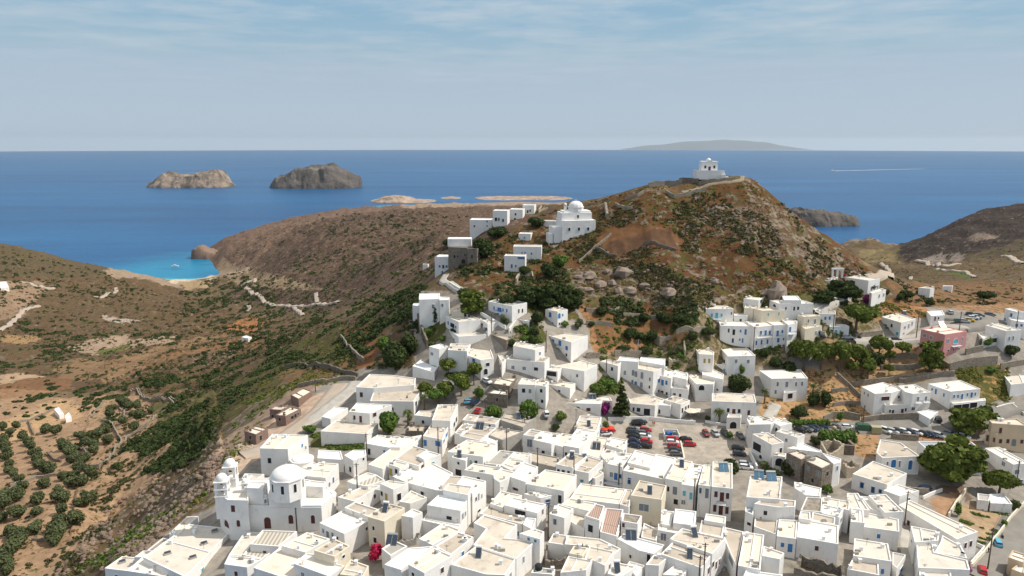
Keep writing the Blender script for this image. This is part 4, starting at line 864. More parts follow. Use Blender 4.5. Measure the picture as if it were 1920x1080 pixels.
# ================================================================= windows and doors, found by sight rays on the walls
def wallhit(px, py):
    d = ray(px, py); best = None
    for H in HOUSES:
        P = H['P']; m = len(P)
        for i in range(m):
            a, b = P[i], P[(i+1) % m]; e = b-a; L = math.hypot(*e)
            if L < .3: continue
            nrm = np.array([e[1], -e[0]])/L            # outward for ccw
            dn = nrm@d[:2]
            if dn >= -1e-6: continue
            t = (nrm@(a-CAM[:2]))/dn; p = CAM+d*t
            s = (p[:2]-a)@e/L
            if -.05 <= s <= L+.05 and H['zb'] <= p[2] <= H['z']+.02:
                if best is None or t < best[0]: best = (t, H, a, e/L, L, nrm, s, p)
    for H in HOUSES:   # a roof in front hides the wall
        t = (H['z']-.3-CAM[2])/d[2]; p = CAM+d*t
        if best is not None and t < best[0]-.2 and inpoly(p[0], p[1], H['P']): return None
    return best
def opening(px, py, w, h, code, force=None):
    hit = wallhit(px, py)
    if hit is None: return
    t, H, a, e, L, nrm, s, p = hit
    def along(x, y):
        d = ray(x, y); tt = (nrm@(a-CAM[:2]))/(nrm@d[:2]); q = CAM+d*tt; return (q[:2]-a)@e, q[2]
    s1 = along(px-w/2, py)[0]; s2 = along(px+w/2, py)[0]; z1 = along(px, py+h/2)[1]; z2 = along(px, py-h/2)[1]
    ww = min(max(abs(s2-s1), .6), 3.6); hh = min(max(abs(z2-z1), .7), 3.4); zc = (z1+z2)/2
    ww = min(ww, L-.3)
    if ww < .35: return
    s = min(max(s, ww/2+.15), L-ww/2-.15)
    top = min(zc+hh/2, H['z']-.35); zc = top-hh/2
    o2 = H['root'].location; ang = math.atan2(e[1], e[0])
    base = np.array([a[0]+e[0]*s, a[1]+e[1]*s, zc])
    door = 'D' in code; arch = 'a' in code; fr = .09
    def shape(w2, h2, y, arched):
        pl = [(-w2/2, -h2/2), (w2/2, -h2/2)]
        if arched:
            r = w2/2; zc2 = h2/2-r
            pl += [(r*math.cos(k*math.pi/8), zc2+r*math.sin(k*math.pi/8)) for k in range(9)]
        else: pl += [(w2/2, h2/2), (-w2/2, h2/2)]
        return pl
    def slab(name, w2, h2, y0, y1, m, parent, arched):
        pl = shape(w2, h2, 0, arched); n_ = len(pl)
        V = []
        for y in (y0, y1):
            for x, z in pl: V.append((base[0]+e[0]*x+nrm[0]*y-o2[0], base[1]+e[1]*x+nrm[1]*y-o2[1], base[2]+z-o2[2]))
        return mesh(name, V, [tuple(range(n_, 2*n_))]+[(i, (i+1) % n_, n_+(i+1) % n_, n_+i) for i in range(n_)], m, parent)
    c = code[0]; om = PM[c]
    # surround, standing proud of the plaster, with the opening's leaf set back inside its rim
    rim = MB(); pl = shape(ww+2*fr, hh+2*fr, 0, arch); pi = shape(ww, hh, 0, arch); n_ = len(pl)
    def W3(x, z, y): return (base[0]+e[0]*x+nrm[0]*y-o2[0], base[1]+e[1]*x+nrm[1]*y-o2[1], base[2]+z-o2[2])
    V = [W3(x, z, -.02) for x, z in pl]+[W3(x, z, .09) for x, z in pl]+[W3(x, z, .09) for x, z in pi]+[W3(x, z, .0) for x, z in pi]
    Fc = []
    for i in range(n_):
        j = (i+1) % n_; Fc += [(i, j, n_+j, n_+i), (n_+i, n_+j, 2*n_+j, 2*n_+i), (2*n_+i, 2*n_+j, 3*n_+j, 3*n_+i)]
    trim = TRIM if H['wall'] in 'wyp' else WALL['k']
    fo = mesh('door' if door else 'window', V, Fc, trim, H['root'])
    slab('door_leaf' if door else ('shutter' if c not in 'dw' else 'pane'), ww, hh, -.01, .03, om, fo, arch)
    if not door and c not in 'd' and ww > .8:      # meeting line of the two leaves
        q = MB(); V = [W3(x, z, .05) for x, z in ((-.03, -hh/2), (.03, -hh/2), (.03, hh/2*.8), (-.03, hh/2*.8))]; mesh('mullion', V, [(0, 1, 2, 3)], PM['d'] if c != 'w' else TRIM, fo)
WL = dict(
P1='1480,490,50,75,na;1610,485,40,75,na;1550,320,45,75,n;1315,920,30,60,t;1365,885,40,100,tD;1415,820,25,55,t;1205,1020,30,70,t',
P2='258,480,75,130,nDa;520,440,55,100,na;768,440,45,95,na;885,570,20,50,w;935,610,30,70,wD;990,615,25,50,w;1045,650,20,30,d;1370,545,25,35,d;1450,540,25,45,d;1468,675,35,60,d;1595,190,30,80,yD;1530,145,25,50,d;1735,190,45,80,d;1110,860,30,20,d',
P3='955,345,30,25,d;770,420,18,100,w;800,380,15,60,w;865,205,12,50,w;920,215,18,50,n;950,190,14,80,w;985,180,12,50,w;1370,100,60,35,n;1730,250,50,60,b;1865,215,40,90,dD;1670,350,15,60,n;1810,470,35,70,w;540,1015,35,60,n;215,1060,30,40,d;1390,600,35,50,b;1515,640,30,30,b;1590,665,30,25,b;1455,895,15,70,w;1515,500,60,100,b;620,425,60,40,d;1420,370,120,60,d',
P4='130,470,40,65,w;530,545,55,80,d;435,10,40,30,t;515,30,40,35,t;965,20,35,50,b;1405,100,25,55,d;1480,120,50,90,wD;1585,150,35,60,t;1660,180,35,80,t;1765,120,30,60,w;1840,150,40,110,wD;1490,245,50,60,d;1575,250,45,50,w;1130,310,110,80,w;1350,640,60,80,w;980,860,15,40,d;1185,860,40,90,dD',
P5='262,160,38,68,n;328,190,48,105,nD;392,180,38,68,n;248,318,38,80,n;315,340,48,105,nD;385,342,38,80,n;88,120,30,60,w;635,495,45,35,d;1010,730,40,50,b;1095,765,55,95,bD;218,960,22,60,n;262,960,18,80,n;300,920,15,60,n;178,1020,20,70,n;435,850,60,90,w;1850,1000,60,80,b;1905,60,40,60,b',
P6='105,60,40,60,b;228,110,45,75,bD;312,130,40,50,b;630,490,35,70,n;1268,740,28,60,n;1328,720,28,65,n;50,1010,50,90,b;335,1030,30,60,b;545,1030,30,80,b;1445,190,30,60,w',
Q1='485,360,25,40,d;600,365,25,55,dD;735,120,25,30,d;815,155,25,35,d;955,135,30,40,d;990,115,25,45,d;1020,95,15,25,d;1655,135,25,45,n;1725,155,30,75,nD;1415,840,18,70,b;1372,890,15,55,b;1065,450,15,40,b;1105,475,10,40,w;1585,580,25,25,d;1755,600,20,30,d;1820,520,30,70,dD;1610,720,25,60,d;1568,785,18,45,b;700,620,40,60,d',
Q2='610,515,20,20,b;1062,420,38,70,bD;1215,430,60,60,b;1310,330,20,50,b;1280,400,14,40,b;1310,500,22,70,n;670,745,36,85,yD;745,740,28,50,d;1445,650,25,30,d;1445,755,65,70,dD;1640,635,35,28,d;1585,640,30,45,g;1035,680,30,50,n;500,105,40,45,n;585,100,50,40,d;705,40,20,35,d;1695,215,30,25,n;1795,225,22,22,d;1420,160,16,60,d;1445,120,12,50,d;1395,215,16,60,d;845,740,20,30,d',
Q3='805,425,55,85,w;958,525,35,30,d;1090,550,35,40,b;1215,545,25,35,d;205,635,30,28,d;1130,730,30,25,d;1185,740,35,25,d;1243,750,30,25,d;1393,853,38,35,t;1473,868,38,35,t;645,945,65,35,n;1725,780,35,55,w;1775,800,40,80,bD;1830,800,20,50,b;1605,870,12,40,w;1592,735,15,25,t;1010,1070,50,40,b;730,835,150,30,d',
Q4='155,735,15,25,t;35,870,40,35,t;590,50,40,45,d;535,45,22,45,d;685,75,70,75,d;820,70,30,50,dD;1120,35,18,60,d;1600,55,30,45,d;1662,70,38,60,n;1722,65,32,45,d;1830,85,30,60,n;488,850,40,70,b;1655,225,75,80,dDa;395,800,20,50,b',
Q5='705,275,30,50,da;525,580,35,45,da;750,510,25,60,d;1060,710,35,45,w;1175,770,45,60,w;1275,770,25,50,d;1110,845,30,50,d;860,640,25,40,w;928,690,20,40,w;1665,900,40,60,b;1790,955,45,75,bD;1870,965,40,50,b;1385,710,12,50,b;735,640,90,90,dDa;485,470,90,90,dD',
Q6='460,775,55,90,bDa;392,775,15,45,w;528,780,20,70,w;648,790,45,105,ba;785,680,18,50,w;820,680,15,40,w;1455,800,65,90,wa;1380,800,35,85,da;1665,405,30,60,n;1665,525,32,45,n;1748,525,32,45,n;1905,530,32,40,n;1815,540,45,75,wDa;1520,490,25,70,n;1595,510,20,50,n;420,185,14,35,d;452,200,25,60,nD;558,190,30,60,nD;597,170,20,35,d;665,160,15,35,d;690,160,15,35,d;520,30,25,30,d;735,50,25,50,w;825,45,22,50,w;890,270,90,60,wD;1700,780,40,50,w;1850,870,50,50,w;1890,1000,40,80,bD;1180,145,90,60,d;1270,135,80,60,d;1360,120,80,60,d',
F='485,490,28,45,n;775,625,18,40,d;985,570,12,40,d',
G='318,235,18,28,w;238,245,18,35,w;755,257,12,25,b;800,272,35,35,bD;830,275,12,25,b;862,280,12,28,b;697,300,15,25,b;728,305,10,20,b;785,318,20,35,bD;750,310,10,20,d;962,283,12,35,da;993,280,12,35,da;1228,315,22,45,ba;1292,327,22,45,ba;1332,318,12,22,b;1248,400,20,45,bDa;1305,392,12,22,d;1252,540,22,35,b;1310,555,25,45,bD;1367,597,22,35,b;1230,635,25,40,t;1290,638,50,45,ta;1365,655,15,25,d;403,405,35,35,d;368,385,12,30,b;432,420,12,25,b;353,490,15,40,ba;390,520,12,30,b;415,530,12,30,b;583,700,25,32,b;700,735,30,28,d;683,795,32,50,dDa;230,645,22,25,w;348,780,15,25,w;913,760,25,30,w;1008,768,28,28,w;1108,773,35,28,d;1455,830,12,25,d;1003,955,28,35,d;1057,960,22,35,w;1152,957,22,30,d;1160,1045,22,28,d;655,400,12,30,d;680,440,12,35,d;695,440,12,30,d;1065,340,12,30,b;905,1060,50,40,da;1240,800,80,40,d',
H='745,577,60,32,n;840,577,70,45,dDa;915,577,60,55,dDa;1010,575,35,28,n',
I='318,500,18,40,wa;348,510,18,40,wa;378,518,18,45,wa;313,562,15,30,wa;343,580,18,45,bDa;374,582,18,38,wa;431,545,12,25,w;428,597,10,20,d;176,475,15,25,d;491,553,16,25,b;517,567,18,40,bD;543,567,16,28,b;488,627,12,25,n;514,636,20,30,dD;545,642,14,22,d;692,570,24,18,n;780,595,38,35,da;597,645,18,15,n;635,653,16,22,n;690,663,20,32,nD;720,663,16,26,n;800,420,16,30,y;832,420,16,30,y;1013,422,16,25,w;1095,424,16,25,w;935,425,10,30,d;887,615,14,12,n;650,755,10,35,d;672,745,10,35,d;690,735,10,35,d;262,500,16,30,wa',
J='268,437,18,32,t;312,440,25,50,tD;356,437,18,30,t;445,420,10,25,w;420,575,15,35,d;466,590,24,50,dD;527,580,15,25,b;572,588,20,50,bD;710,595,18,35,b;752,597,20,50,bD;790,595,18,35,b;860,600,22,50,bD;903,585,16,28,b;457,665,18,40,dD;520,657,14,20,b;545,665,14,40,b;668,687,16,40,b;715,680,16,40,b;768,675,16,40,b;866,660,22,45,bD;913,652,14,25,b;972,565,18,45,b;776,430,14,32,g;872,425,14,32,g;1138,490,14,32,w;1197,495,16,45,w;1236,597,16,45,b;1204,597,12,35,w;1290,465,18,28,b;1330,463,18,30,b;1384,595,24,50,tD;1425,588,16,32,t;1345,585,14,28,t;835,350,30,25,da;935,375,14,25,d;1010,378,18,35,d;1045,375,18,30,d;712,290,15,30,d;1705,195,10,30,w;1735,190,10,30,w;1762,185,10,30,w;1775,265,12,30,w;1815,255,12,30,w',
L='935,370,30,35,w;1000,390,30,30,w;1168,425,20,38,w;1312,405,18,35,w;1245,425,50,45,tDa;1172,520,12,22,d;1222,512,12,22,d;1277,503,12,22,d;1215,585,12,45,dD;1268,565,10,18,d;735,290,14,28,w;775,275,12,40,w;808,250,12,40,w;725,350,12,22,w;813,350,40,40,dDa;605,270,20,35,d;520,265,60,30,d;1038,200,16,45,nD;1073,195,12,25,d;1803,165,24,35,b;1740,210,18,30,b;1858,268,30,30,b;1905,268,25,25,b;1780,400,14,40,w;1820,395,14,40,w;660,350,25,35,t;1010,908,14,28,b;1048,930,20,55,bD;1128,965,16,38,b;1228,980,16,35,b;1267,978,16,35,b;1308,980,20,55,bDa;1362,962,14,35,b;1403,965,22,55,bD;1440,955,14,35,b;370,965,14,35,w;333,945,12,30,w;675,985,20,25,d;540,1000,80,40,n;1740,840,20,30,d;1560,430,50,40,d;1640,415,50,40,d',
K='282,143,14,28,w;343,145,18,38,w;405,143,12,28,w;445,140,12,28,w;268,195,14,25,w;365,222,32,35,dD',
M='550,230,28,30,d;605,238,10,14,d;498,288,14,14,d;605,287,10,12,d;680,230,20,30,d;705,230,12,25,d;740,240,15,25,d;845,188,14,20,d;840,230,16,22,d;948,165,14,25,d;968,158,12,20,d;330,545,18,28,d;358,542,16,16,d;418,530,10,20,d;478,543,16,28,d;405,585,35,40,dDa;205,627,16,20,b;263,628,18,20,b;235,630,16,30,dD;228,677,14,25,bDa;925,513,10,16,b;900,513,8,14,b;980,520,10,20,b;915,550,60,18,b;813,625,16,32,b;847,625,12,22,b;805,705,12,25,b')
# ================================================================= the big domed church
WP = WALL['w']; GL = PM['d']
def wpoly(z, s, t='X'): return ccw([onz(a, b, z)[:2] for a, b in pts(t, s)])
def block(root, name, P, z1, z0, m, rf=None, lip=.3, rn='roof'):
    o = root.location; P = [p-np.array(o[:2]) for p in P]; prism(name, P, z1-o.z, z0-o.z, m, rf or ROOF['d'], root, lip=lip, roofname=rn)
def dome(root, name, c, z, r, drum, n=8, m=None, rise=.8, parent=None, wins=False):
    o = root.location; x, y = c[0]-o.x, c[1]-o.y; z -= o.z
    b = MB(); b.lathe((x, y, z-1), [(r, 0), (r, drum+1), (r*1.06, drum+1), (r*1.06, drum+1.28), (r*.9, drum+1.28)], n, math.pi/8)
    d = b.build(name+'_drum' if name != 'dome' else 'drum', WP, root)
    q = MB(); pr = [(r*.93*math.cos(t), r*.93*rise*math.sin(t)) for t in np.linspace(0, math.pi/2*.97, 9)]
    q.lathe((x, y, z+drum+.2), pr, 28); dm = q.build('dome', WP, d, smooth=True)
    if wins:
        for k in range(8):
            a = math.pi/4*k
            w = MB(); rr = r*math.cos(math.pi/8)+.03; w.box((x+rr*math.cos(a), y+rr*math.sin(a), z+drum*.55), (.7, .08, drum*.5), a+math.pi/2)
            fr_ = MB(); fr_.box((x+(rr-.02)*math.cos(a), y+(rr-.02)*math.sin(a), z+drum*.55), (1.0, .08, drum*.5+.3), a+math.pi/2)
            f = fr_.build('window', TRIM, d); w.build('pane', GL, f)
    return d
def cross(root, x, y, z, s=.5):
    b = MB(); b.tube((x, y, z), (x, y, z+s*2), .05); b.box((x, y, z+s*1.35), (s*1.1, .07, .07)); b.build('cross', WP, root)
def belfry(root, c, z0, w, body, open_h, tiers=1, rot=0, name='bell_tower'):
    """square tower: shaft, open arched belfry on corner piers, small dome"""
    o = root.location; x, y = c[0]-o.x, c[1]-o.y; z = z0-o.z
    b = MB(); b.box((x, y, z+body/2), (w, w, body), rot); b.box((x, y, z+body+.1), (w+.3, w+.3, .22), rot)
    sh = b.build(name, WP, root); zz = z+body+.2; M = Matrix.Rotation(rot, 2)
    for k in range(tiers):
        q = MB(); p = w*.2
        for sx in (-1, 1):
            for sy in (-1, 1):
                v = M @ Vector((sx*(w-p)/2, sy*(w-p)/2)); q.box((x+v[0], y+v[1], zz+open_h/2), (p, p, open_h), rot)
        for a in range(4):                          # arch heads over each opening
            ang = rot+a*math.pi/2; ca, sa = math.cos(ang), math.sin(ang); hw = w/2-p
            pl = [(-w/2+.02, open_h), (-hw, open_h), (-hw, open_h*.62)]+[(-hw*math.cos(t), open_h*.62+hw*.75*math.sin(t)) for t in np.linspace(0, math.pi, 9)]+[(hw, open_h), (w/2-.02, open_h), (w/2-.02, open_h+.25), (-w/2+.02, open_h+.25)]
            pl = [(-hw, open_h*.62)]+[(-hw*math.cos(t), open_h*.62+hw*.75*math.sin(t)) for t in np.linspace(.2, math.pi-.2, 8)]+[(hw, open_h*.62), (hw, open_h+.02), (-hw, open_h+.02)]
            V = []
            for dd in (w/2-.03, w/2-p+.03):
                for (s, hh) in pl: V.append((x+ca*s+sa*dd, y+sa*s-ca*dd, zz+hh))
            n_ = len(pl); q.add(V, [tuple(range(n_)), tuple(range(2*n_-1, n_-1, -1))]+[(i, n_+i, n_+(i+1) % n_, (i+1) % n_) for i in range(n_)])
        q.box((x, y, zz+open_h+.15), (w+.25, w+.25, .3), rot); q.build('belfry', WP, sh)
        bl = MB(); bl.lathe((x, y, zz+open_h*.45), [(.38*w/2.4, 0), (.3*w/2.4, .25), (.2*w/2.4, .5), (.05, .6)], 10); bl.build('bell', mat('bell_bronze', (.12, .09, .04), .4, .1, 2, metal=.8), sh)
        zz += open_h+.3
    d = MB(); r = w*.46; d.lathe((x, y, zz), [(r, 0), (r, .3)]+[(r*math.cos(t), .3+r*math.sin(t)) for t in np.linspace(.05, 1.52, 7)], 20); d.build('cupola', WP, sh, smooth=False)
    cross(sh, x, y, zz+.3+r, .4)
def church():
    g = ground(500, 1000); g[2] = gz(*ground(500, 985)[:2]); zf = g[2]
    f1 = ground(603, 986); z0 = min(zf, f1[2])
    zr = ground(603.5, 947, 6.3)[2]
    root = empty('church', (*onz(520, 935, zr)[:2], z0-.2)); tag(root, 'big white domed church with two bell towers at the left edge of the village', 'church')
    P = wpoly(zr, '603.5,947.5 627,925 606,903 560,896 470,896 434,908 410,930 467,948')
    block(root, 'church', P, zr, z0-2, WP, ROOF['d']); HOUSES.append(dict(root=root, P=np.array(P), z=zr, zb=z0-2, c=None, rootz=z0, wall='w'))
    P2 = wpoly(zr+2.0, '466,938 428,937 410,925 430,908 470,908'); block(root, 'west_end', P2, zr+2.0, z0-2, WP, ROOF['d'], rn='west_roof'); HOUSES.append(dict(root=root, P=np.array(P2), z=zr+2.0, zb=z0-2, c=None, rootz=z0, wall='w'))
    zn = zr+3.0; block(root, 'nave', wpoly(zn, '564,927 578,903 512,903 504,926'), zn, zr-.4, WP, ROOF['d'], rn='nave_roof')
    block(root, 'porch_vault', wpoly(zr+4.2, '494,916 502,903 470,903 463,914'), zr+4.2, zr-.4, WP, ROOF['d'], rn='vault_roof')
    block(root, 'south_arm', wpoly(zr+2.6, '606,913 612,903 582,900 574,911'), zr+2.6, zr-.4, WP, ROOF['d'], rn='arm_roof')
    c = onz(539, 891, zn+4.2); dome(root, 'dome', c, zn, 4.0, 4.0, 8, rise=.62, wins=True)
    cross(root, c[0]-root.location.x, c[1]-root.location.y, zn+4.2+2.3-root.location.z, .5)
    c2 = onz(567, 856, zr+1.2); dome(root, 'rear_apse', c2, zr-3, 3.0, 3.4, 20, rise=.3)
    ca = onz(613, 925, zr-.8); dome(root, 'side_apse', ca, zr-5, 2.3, 3.6, 18, rise=.6)
    t1 = onz(419, 926, zr+2.2); belfry(root, t1, zr-3.5, 2.9, 5.6, 1.5, 2, R(8))
    t2 = onz(435, 906, zr+2.2); belfry(root, t2, zr-2.5, 2.9, 6.4, 2.7, 1, R(8))
    t3 = onz(461, 918, zr+2.2); belfry(root, t3, zr+1, 1.3, 1.4, 1.3, 1, R(8), 'roof_lantern')
    t4 = onz(500, 944, zr); belfry(root, t4, zr-.3, .9, .4, 1.2, 1, R(8), 'bell_gable')
    # string course and steps of the facade, drain pipe
    b = MB(); a_ = onz(410, 988, z0); 
    for k, zz in enumerate((zr-.55,)):
        p1 = onz(468, 948, zr)-[*root.location]; p2 = onz(603, 947.5, zr)-[*root.location]; mid = (p1+p2)/2; L = np.linalg.norm((p2-p1)[:2]); b.box((mid[0], mid[1]-.03, zz-root.location.z), (L, .16, .14), math.atan2(*(p2-p1)[1::-1]))
    b.build('string_course', TRIM, root)
church()
# ---------------------------------------------------------------- chapel on the summit
def gabled(name, root, w, d, h, m):
    pass
def chapel():
    g = ground(1333, 333); z = g[2]+.2; s = pxm(g)
    root = empty('chapel', (g[0], g[1]+3, z), R(-6)); tag(root, 'small white chapel with a little dome on the very top of the hill', 'chapel')
    b = MB(); b.box((0, 0, .9), (13, 12, 3.8)); b.build('terrace', WP, root)
    b = MB(); b.box((5.7, -6.2, .2), (2.0, 2.6, 2.6)); b.box((7.3, -5.5, -.3), (1.8, 2.4, 1.6)); b.build('steps', WP, root)
    z1 = 2.6; b = MB(); b.box((-.3, .6, z1+2.3), (7.6, 7.5, 4.6)); b.box((-.3, .6, z1+4.7), (7.9, 7.8, .3)); b.box((-.3, -3.05, z1+5.1), (2.2, .5, .6)); nv = b.build('nave', WP, root)
    b = MB(); b.box((-3.9, -5.8, 2.85), (.3, .3, .5)); b.box((0, -5.9, 2.95), (12.8, .3, .7)); b.box((-6.3, 0, 2.95), (.3, 11.5, .7)); b.build('parapet', WP, root)
    b = MB(); b.lathe((-.3, .6, z1+4.8), [(1.1, 0), (1.1, .4), (1.2, .4), (1.2, .55)]+[(1.05*math.cos(t), .55+1.0*math.sin(t)) for t in np.linspace(0, 1.5, 7)], 16); b.build('cupola', WP, root); cross(root, -.3, .6, z1+6.3, .3)
    for x, nm, w_, h_, zz, mm in ((-2.3, 'window', .9, 1.3, 2.2, PM['d']), (1.9, 'window', .9, 1.3, 2.2, PM['d']), (-.3, 'door', 1.1, 2.3, 1.3, PM['n'])):
        f = MB(); f.box((x, -3.17, z1+zz), (w_+.35, .1, h_+.3)); fo = f.build(nm, TRIM, root); q = MB(); q.box((x, -3.22, z1+zz), (w_, .1, h_)); q.build('door_leaf' if nm == 'door' else 'pane', mm, fo)
chapel()
def hillchurch():
    g = ground(1078, 446); z = g[2]-1; a = R(10)
    root = empty('hillside_church', (g[0]+1, g[1]+6, z), a); tag(root, 'white stepped church with a round dome half way up the hill', 'church')
    b = MB(); b.box((0, 0, 3.6), (15.5, 12, 10.5)); b.box((-7.2, -5.6, 4), (.5, .6, 10)); b.box((7.2, -5.6, 4), (.5, .6, 10)); b.build('nave', WP, root)
    b = MB(); b.box((-.5, .6, 10.3), (14, 9, 3.6)); b.box((0, .8, 12.3), (12.5, 7.5, 1.0)); b.build('upper_nave', WP, root)
    b = MB(); b.box((-9.6, -1, 0), (4.6, 8, 12)); b.box((-12.4, -2, -2), (2.4, 6, 10)); b.build('side_wing', WP, root)
    b = MB(); b.lathe((0, 0, 12.6), [(3.6, 0), (3.6, 1.7), (3.8, 1.7), (3.8, 2.0)]+[(3.4*math.cos(t), 2+2.6*math.sin(t)) for t in np.linspace(0, 1.52, 9)], 12); d = b.build('dome', WP, root); cross(root, 0, 0, 17, .6)
    q = MB(); q.box((-5, 0, 14.2), (1.3, .6, 2.6)); q.lathe((-5, 0, 15.5), [(.8*math.cos(t), .8*math.sin(t)) for t in np.linspace(0, 1.5, 6)], 12); q.build('bell_gable', WP, root)
    for x, zz, w_ in ((-4.5, 5, .9), (0, 5, .9), (4.3, 5, .9), (0, 10.4, .8)):
        y = -6.05 if zz < 8 else -3.95; f = MB(); f.box((x, y, zz), (w_+.3, .12, 1.7)); fo = f.build('window', TRIM, root); p = MB(); p.box((x, y-.05, zz), (w_, .1, 1.4)); p.build('pane', GL, fo)
hillchurch()
for t, s in WL.items():
    sc_t = TILES[t][2]
    for e in s.split(';'):
        x, y, w, h, c = e.split(','); X_, Y_ = tp(t, float(x), float(y)); opening(X_, Y_, float(w)/sc_t, float(h)/sc_t, c)
# extra openings for plain side and rear walls of each house (seen from a step aside)
def auto_open(H):
    P = H['P']; m = len(P)
    for i in range(m):
        a, b = P[i], P[(i+1) % m]; L = math.hypot(*(b-a)); mid = (a+b)/2; nrm = np.array([(b-a)[1], -(b-a)[0]])/max(L, .1)
        if L < 5 or H['z']-H['rootz'] < 3.8 or H['wall'] in 'rk': continue
        u, v, d = project(np.array([*mid, H['z']-1.8]))
        vis = nrm@(CAM[:2]-mid) > 0
        if not vis: continue
        hit = wallhit(float(u), float(v))
        if hit is None or hit[1] is not H: continue
        if any(ch.name.startswith(('window', 'door')) for ch in H['root'].children): continue
        k = max(1, int(L/4.5)); s = FPX/d
        col = hrand.choice('wddbnt'); 
        for q in range(k):
            p = a+(b-a)*((q+.5)/k); uu, vv, dd = project(np.array([*p, H['z']-1.9])); fac = abs(nrm@((CAM[:2]-p)/np.linalg.norm(CAM[:2]-p)))
            opening(float(uu), float(vv), .85*s*max(fac, .3), 1.15*s*.9, col)
for H in HOUSES:
    if H['c'] is not None: auto_open(H)
# ================================================================= things standing on roofs
def roofhit(px, py):
    d = ray(px, py); best = None
    for H in HOUSES:
        t = (H['z']-.29-CAM[2])/d[2]; p = CAM+d*t
        if t > 0 and inpoly(p[0], p[1], H['P']) and (best is None or t < best[0]): best = (t, p)
    if best is None: return ground(px, py)
    return best[1]
PANEL = mat('solar_glass', (.035, .05, .075), .25, .2, 2, spec=.5); STEEL = mat('tank_steel', (.5, .5, .5), .35, .1, 2, metal=.7); DARKM = mat('dark_metal', (.04, .04, .045), .6, .2, 3)
PANB = mat('blue_solar_glass', (.07, .16, .25), .25, .2, 2, spec=.5)
def heater(px, py, n, label, col=PANEL, rz=0, sc=1):
    p = roofhit(px, py); root = empty('solar_water_heater', tuple(p), rz); tag(root, label, 'solar heater', 'solar water heaters on the roofs')
    for k in range(n):
        x = (k-(n-1)/2)*1.25*sc; b = MB(); b.box((x, 0, .85*sc), (1.1*sc, 2.1*sc, .12), 0, R(42)); q = b.build('panel', col, root)
        f = MB(); f.box((x, .02, .80*sc), (1.2*sc, 2.2*sc, .08), 0, R(42)); f.build('panel_frame', STEEL, q)
    b = MB(); L = max(1.3, n*1.15)*sc; b.tube((-L/2, .95*sc, 1.75*sc), (L/2, .95*sc, 1.75*sc), .3*sc, n=10); b.build('tank', STEEL if n > 1 else TRIM, root)
    b = MB()
    for sx in (-1, 1): b.tube((sx*L*.4, .95*sc, 0), (sx*L*.4, .95*sc, 1.5*sc), .04); b.tube((sx*L*.4, -.8*sc, 0), (sx*L*.4, .95*sc, 0.05), .04)
    b.build('stand', DARKM, root)
for a in [(P3:='P3', 950, 860, 1, 'upright grey solar panel on the tan stained roof at bottom centre'), ('P4', 1195, 150, 1, 'solar heater on the tan roof of the cream walled box house'), ('P4', 1700, 630, 1, 'single tall solar panel behind the tan roof with the slanted panel'),
          ('P4', 1645, 870, 1, 'slanted solar panel on the tan roof above the twin poles'), ('P4', 830, 1030, 1, 'tilted solar panel on the cream roof at the bottom edge'), ('P4', 985, 660, 2, 'pair of glass solar panels on the white house with the curved shaded wall'),
          ('Q4', 1075, 690, 1, 'solar panel on the cream front row roof'), ('Q4', 1548, 735, 2, 'twin blue solar panels on the maroon shuttered house'), ('Q5', 505, 825, 2, 'left pair of blue solar panels on the four panel house'), ('Q5', 645, 840, 2, 'right pair of blue solar panels on the four panel house'),
          ('Q3', 1555, 490, 2, 'pair of dark solar panels on the terrace beside the car park'), ('Q3', 1278, 600, 1, 'black solar heater on the tan roof with three dark windows below'), ('Q3', 1470, 235, 1, 'dark solar panel left of the red and white awning'), ('Q3', 700, 150, 2, 'silver solar heater on the cement sided house'),
          ('Q3', 245, 262, 2, 'twin small panels on the tan roof by the left lane'), ('P2', 1580, 350, 1, 'black solar panel on the tall cream house'), ('Q2', 1455, 580, 1, 'steep dark panel above the dark garage door'), ('Q3', 1430, 620, 1, 'round silver heater between two tan roofs'),
          ('H', 1045, 493, 2, 'pair of grey panels on the arcaded villa'), ('G', 503, 558, 2, 'pair of panels on the white house above the twisted pine'), ('Q5', 1195, 590, 2, 'pale glass panel on the stone house roof'), ('L', 735, 170, 1, 'water heater on the house between umbrella pine and pink house'), ('L', 1110, 285, 2, 'heater on the pink house roof'),
          ('P2', 1655, 715, 2, 'flat black panels on the grey roof behind the bougainvillea')]:
    heater(*tp(a[0], a[1], a[2]), a[3], a[4], PANB if 'blue' in a[4] or 'pale glass' in a[4] else PANEL, rz=R(random.uniform(-15, 15)), sc=1.0)
def skylight(px, py, label):
    p = roofhit(px, py); root = empty('skylight', tuple(p), R(35)); tag(root, label, 'skylight', 'skylights on the pale roofs')
    b = MB(); b.box((0, 0, .2), (1.5, 1.0, .4)); b.build('kerb', ROOF['g'], root); b = MB(); b.box((0, 0, .45), (1.3, .8, .12), 0, R(8)); b.build('glazing', PANEL, root)
for x, y, l in ((1345, 580, 'rearmost skylight on the long pale roof'), (1225, 718, 'second dark skylight from the back of the long pale roof'), (1100, 875, 'dark skylight nearest the front of the long pale roof'), (815, 830, 'open hatch like skylight at the left of the long pale roof'), (305, 925, 'skylight on the leftmost small roof')):
    skylight(*tp('P1', x, y), l)
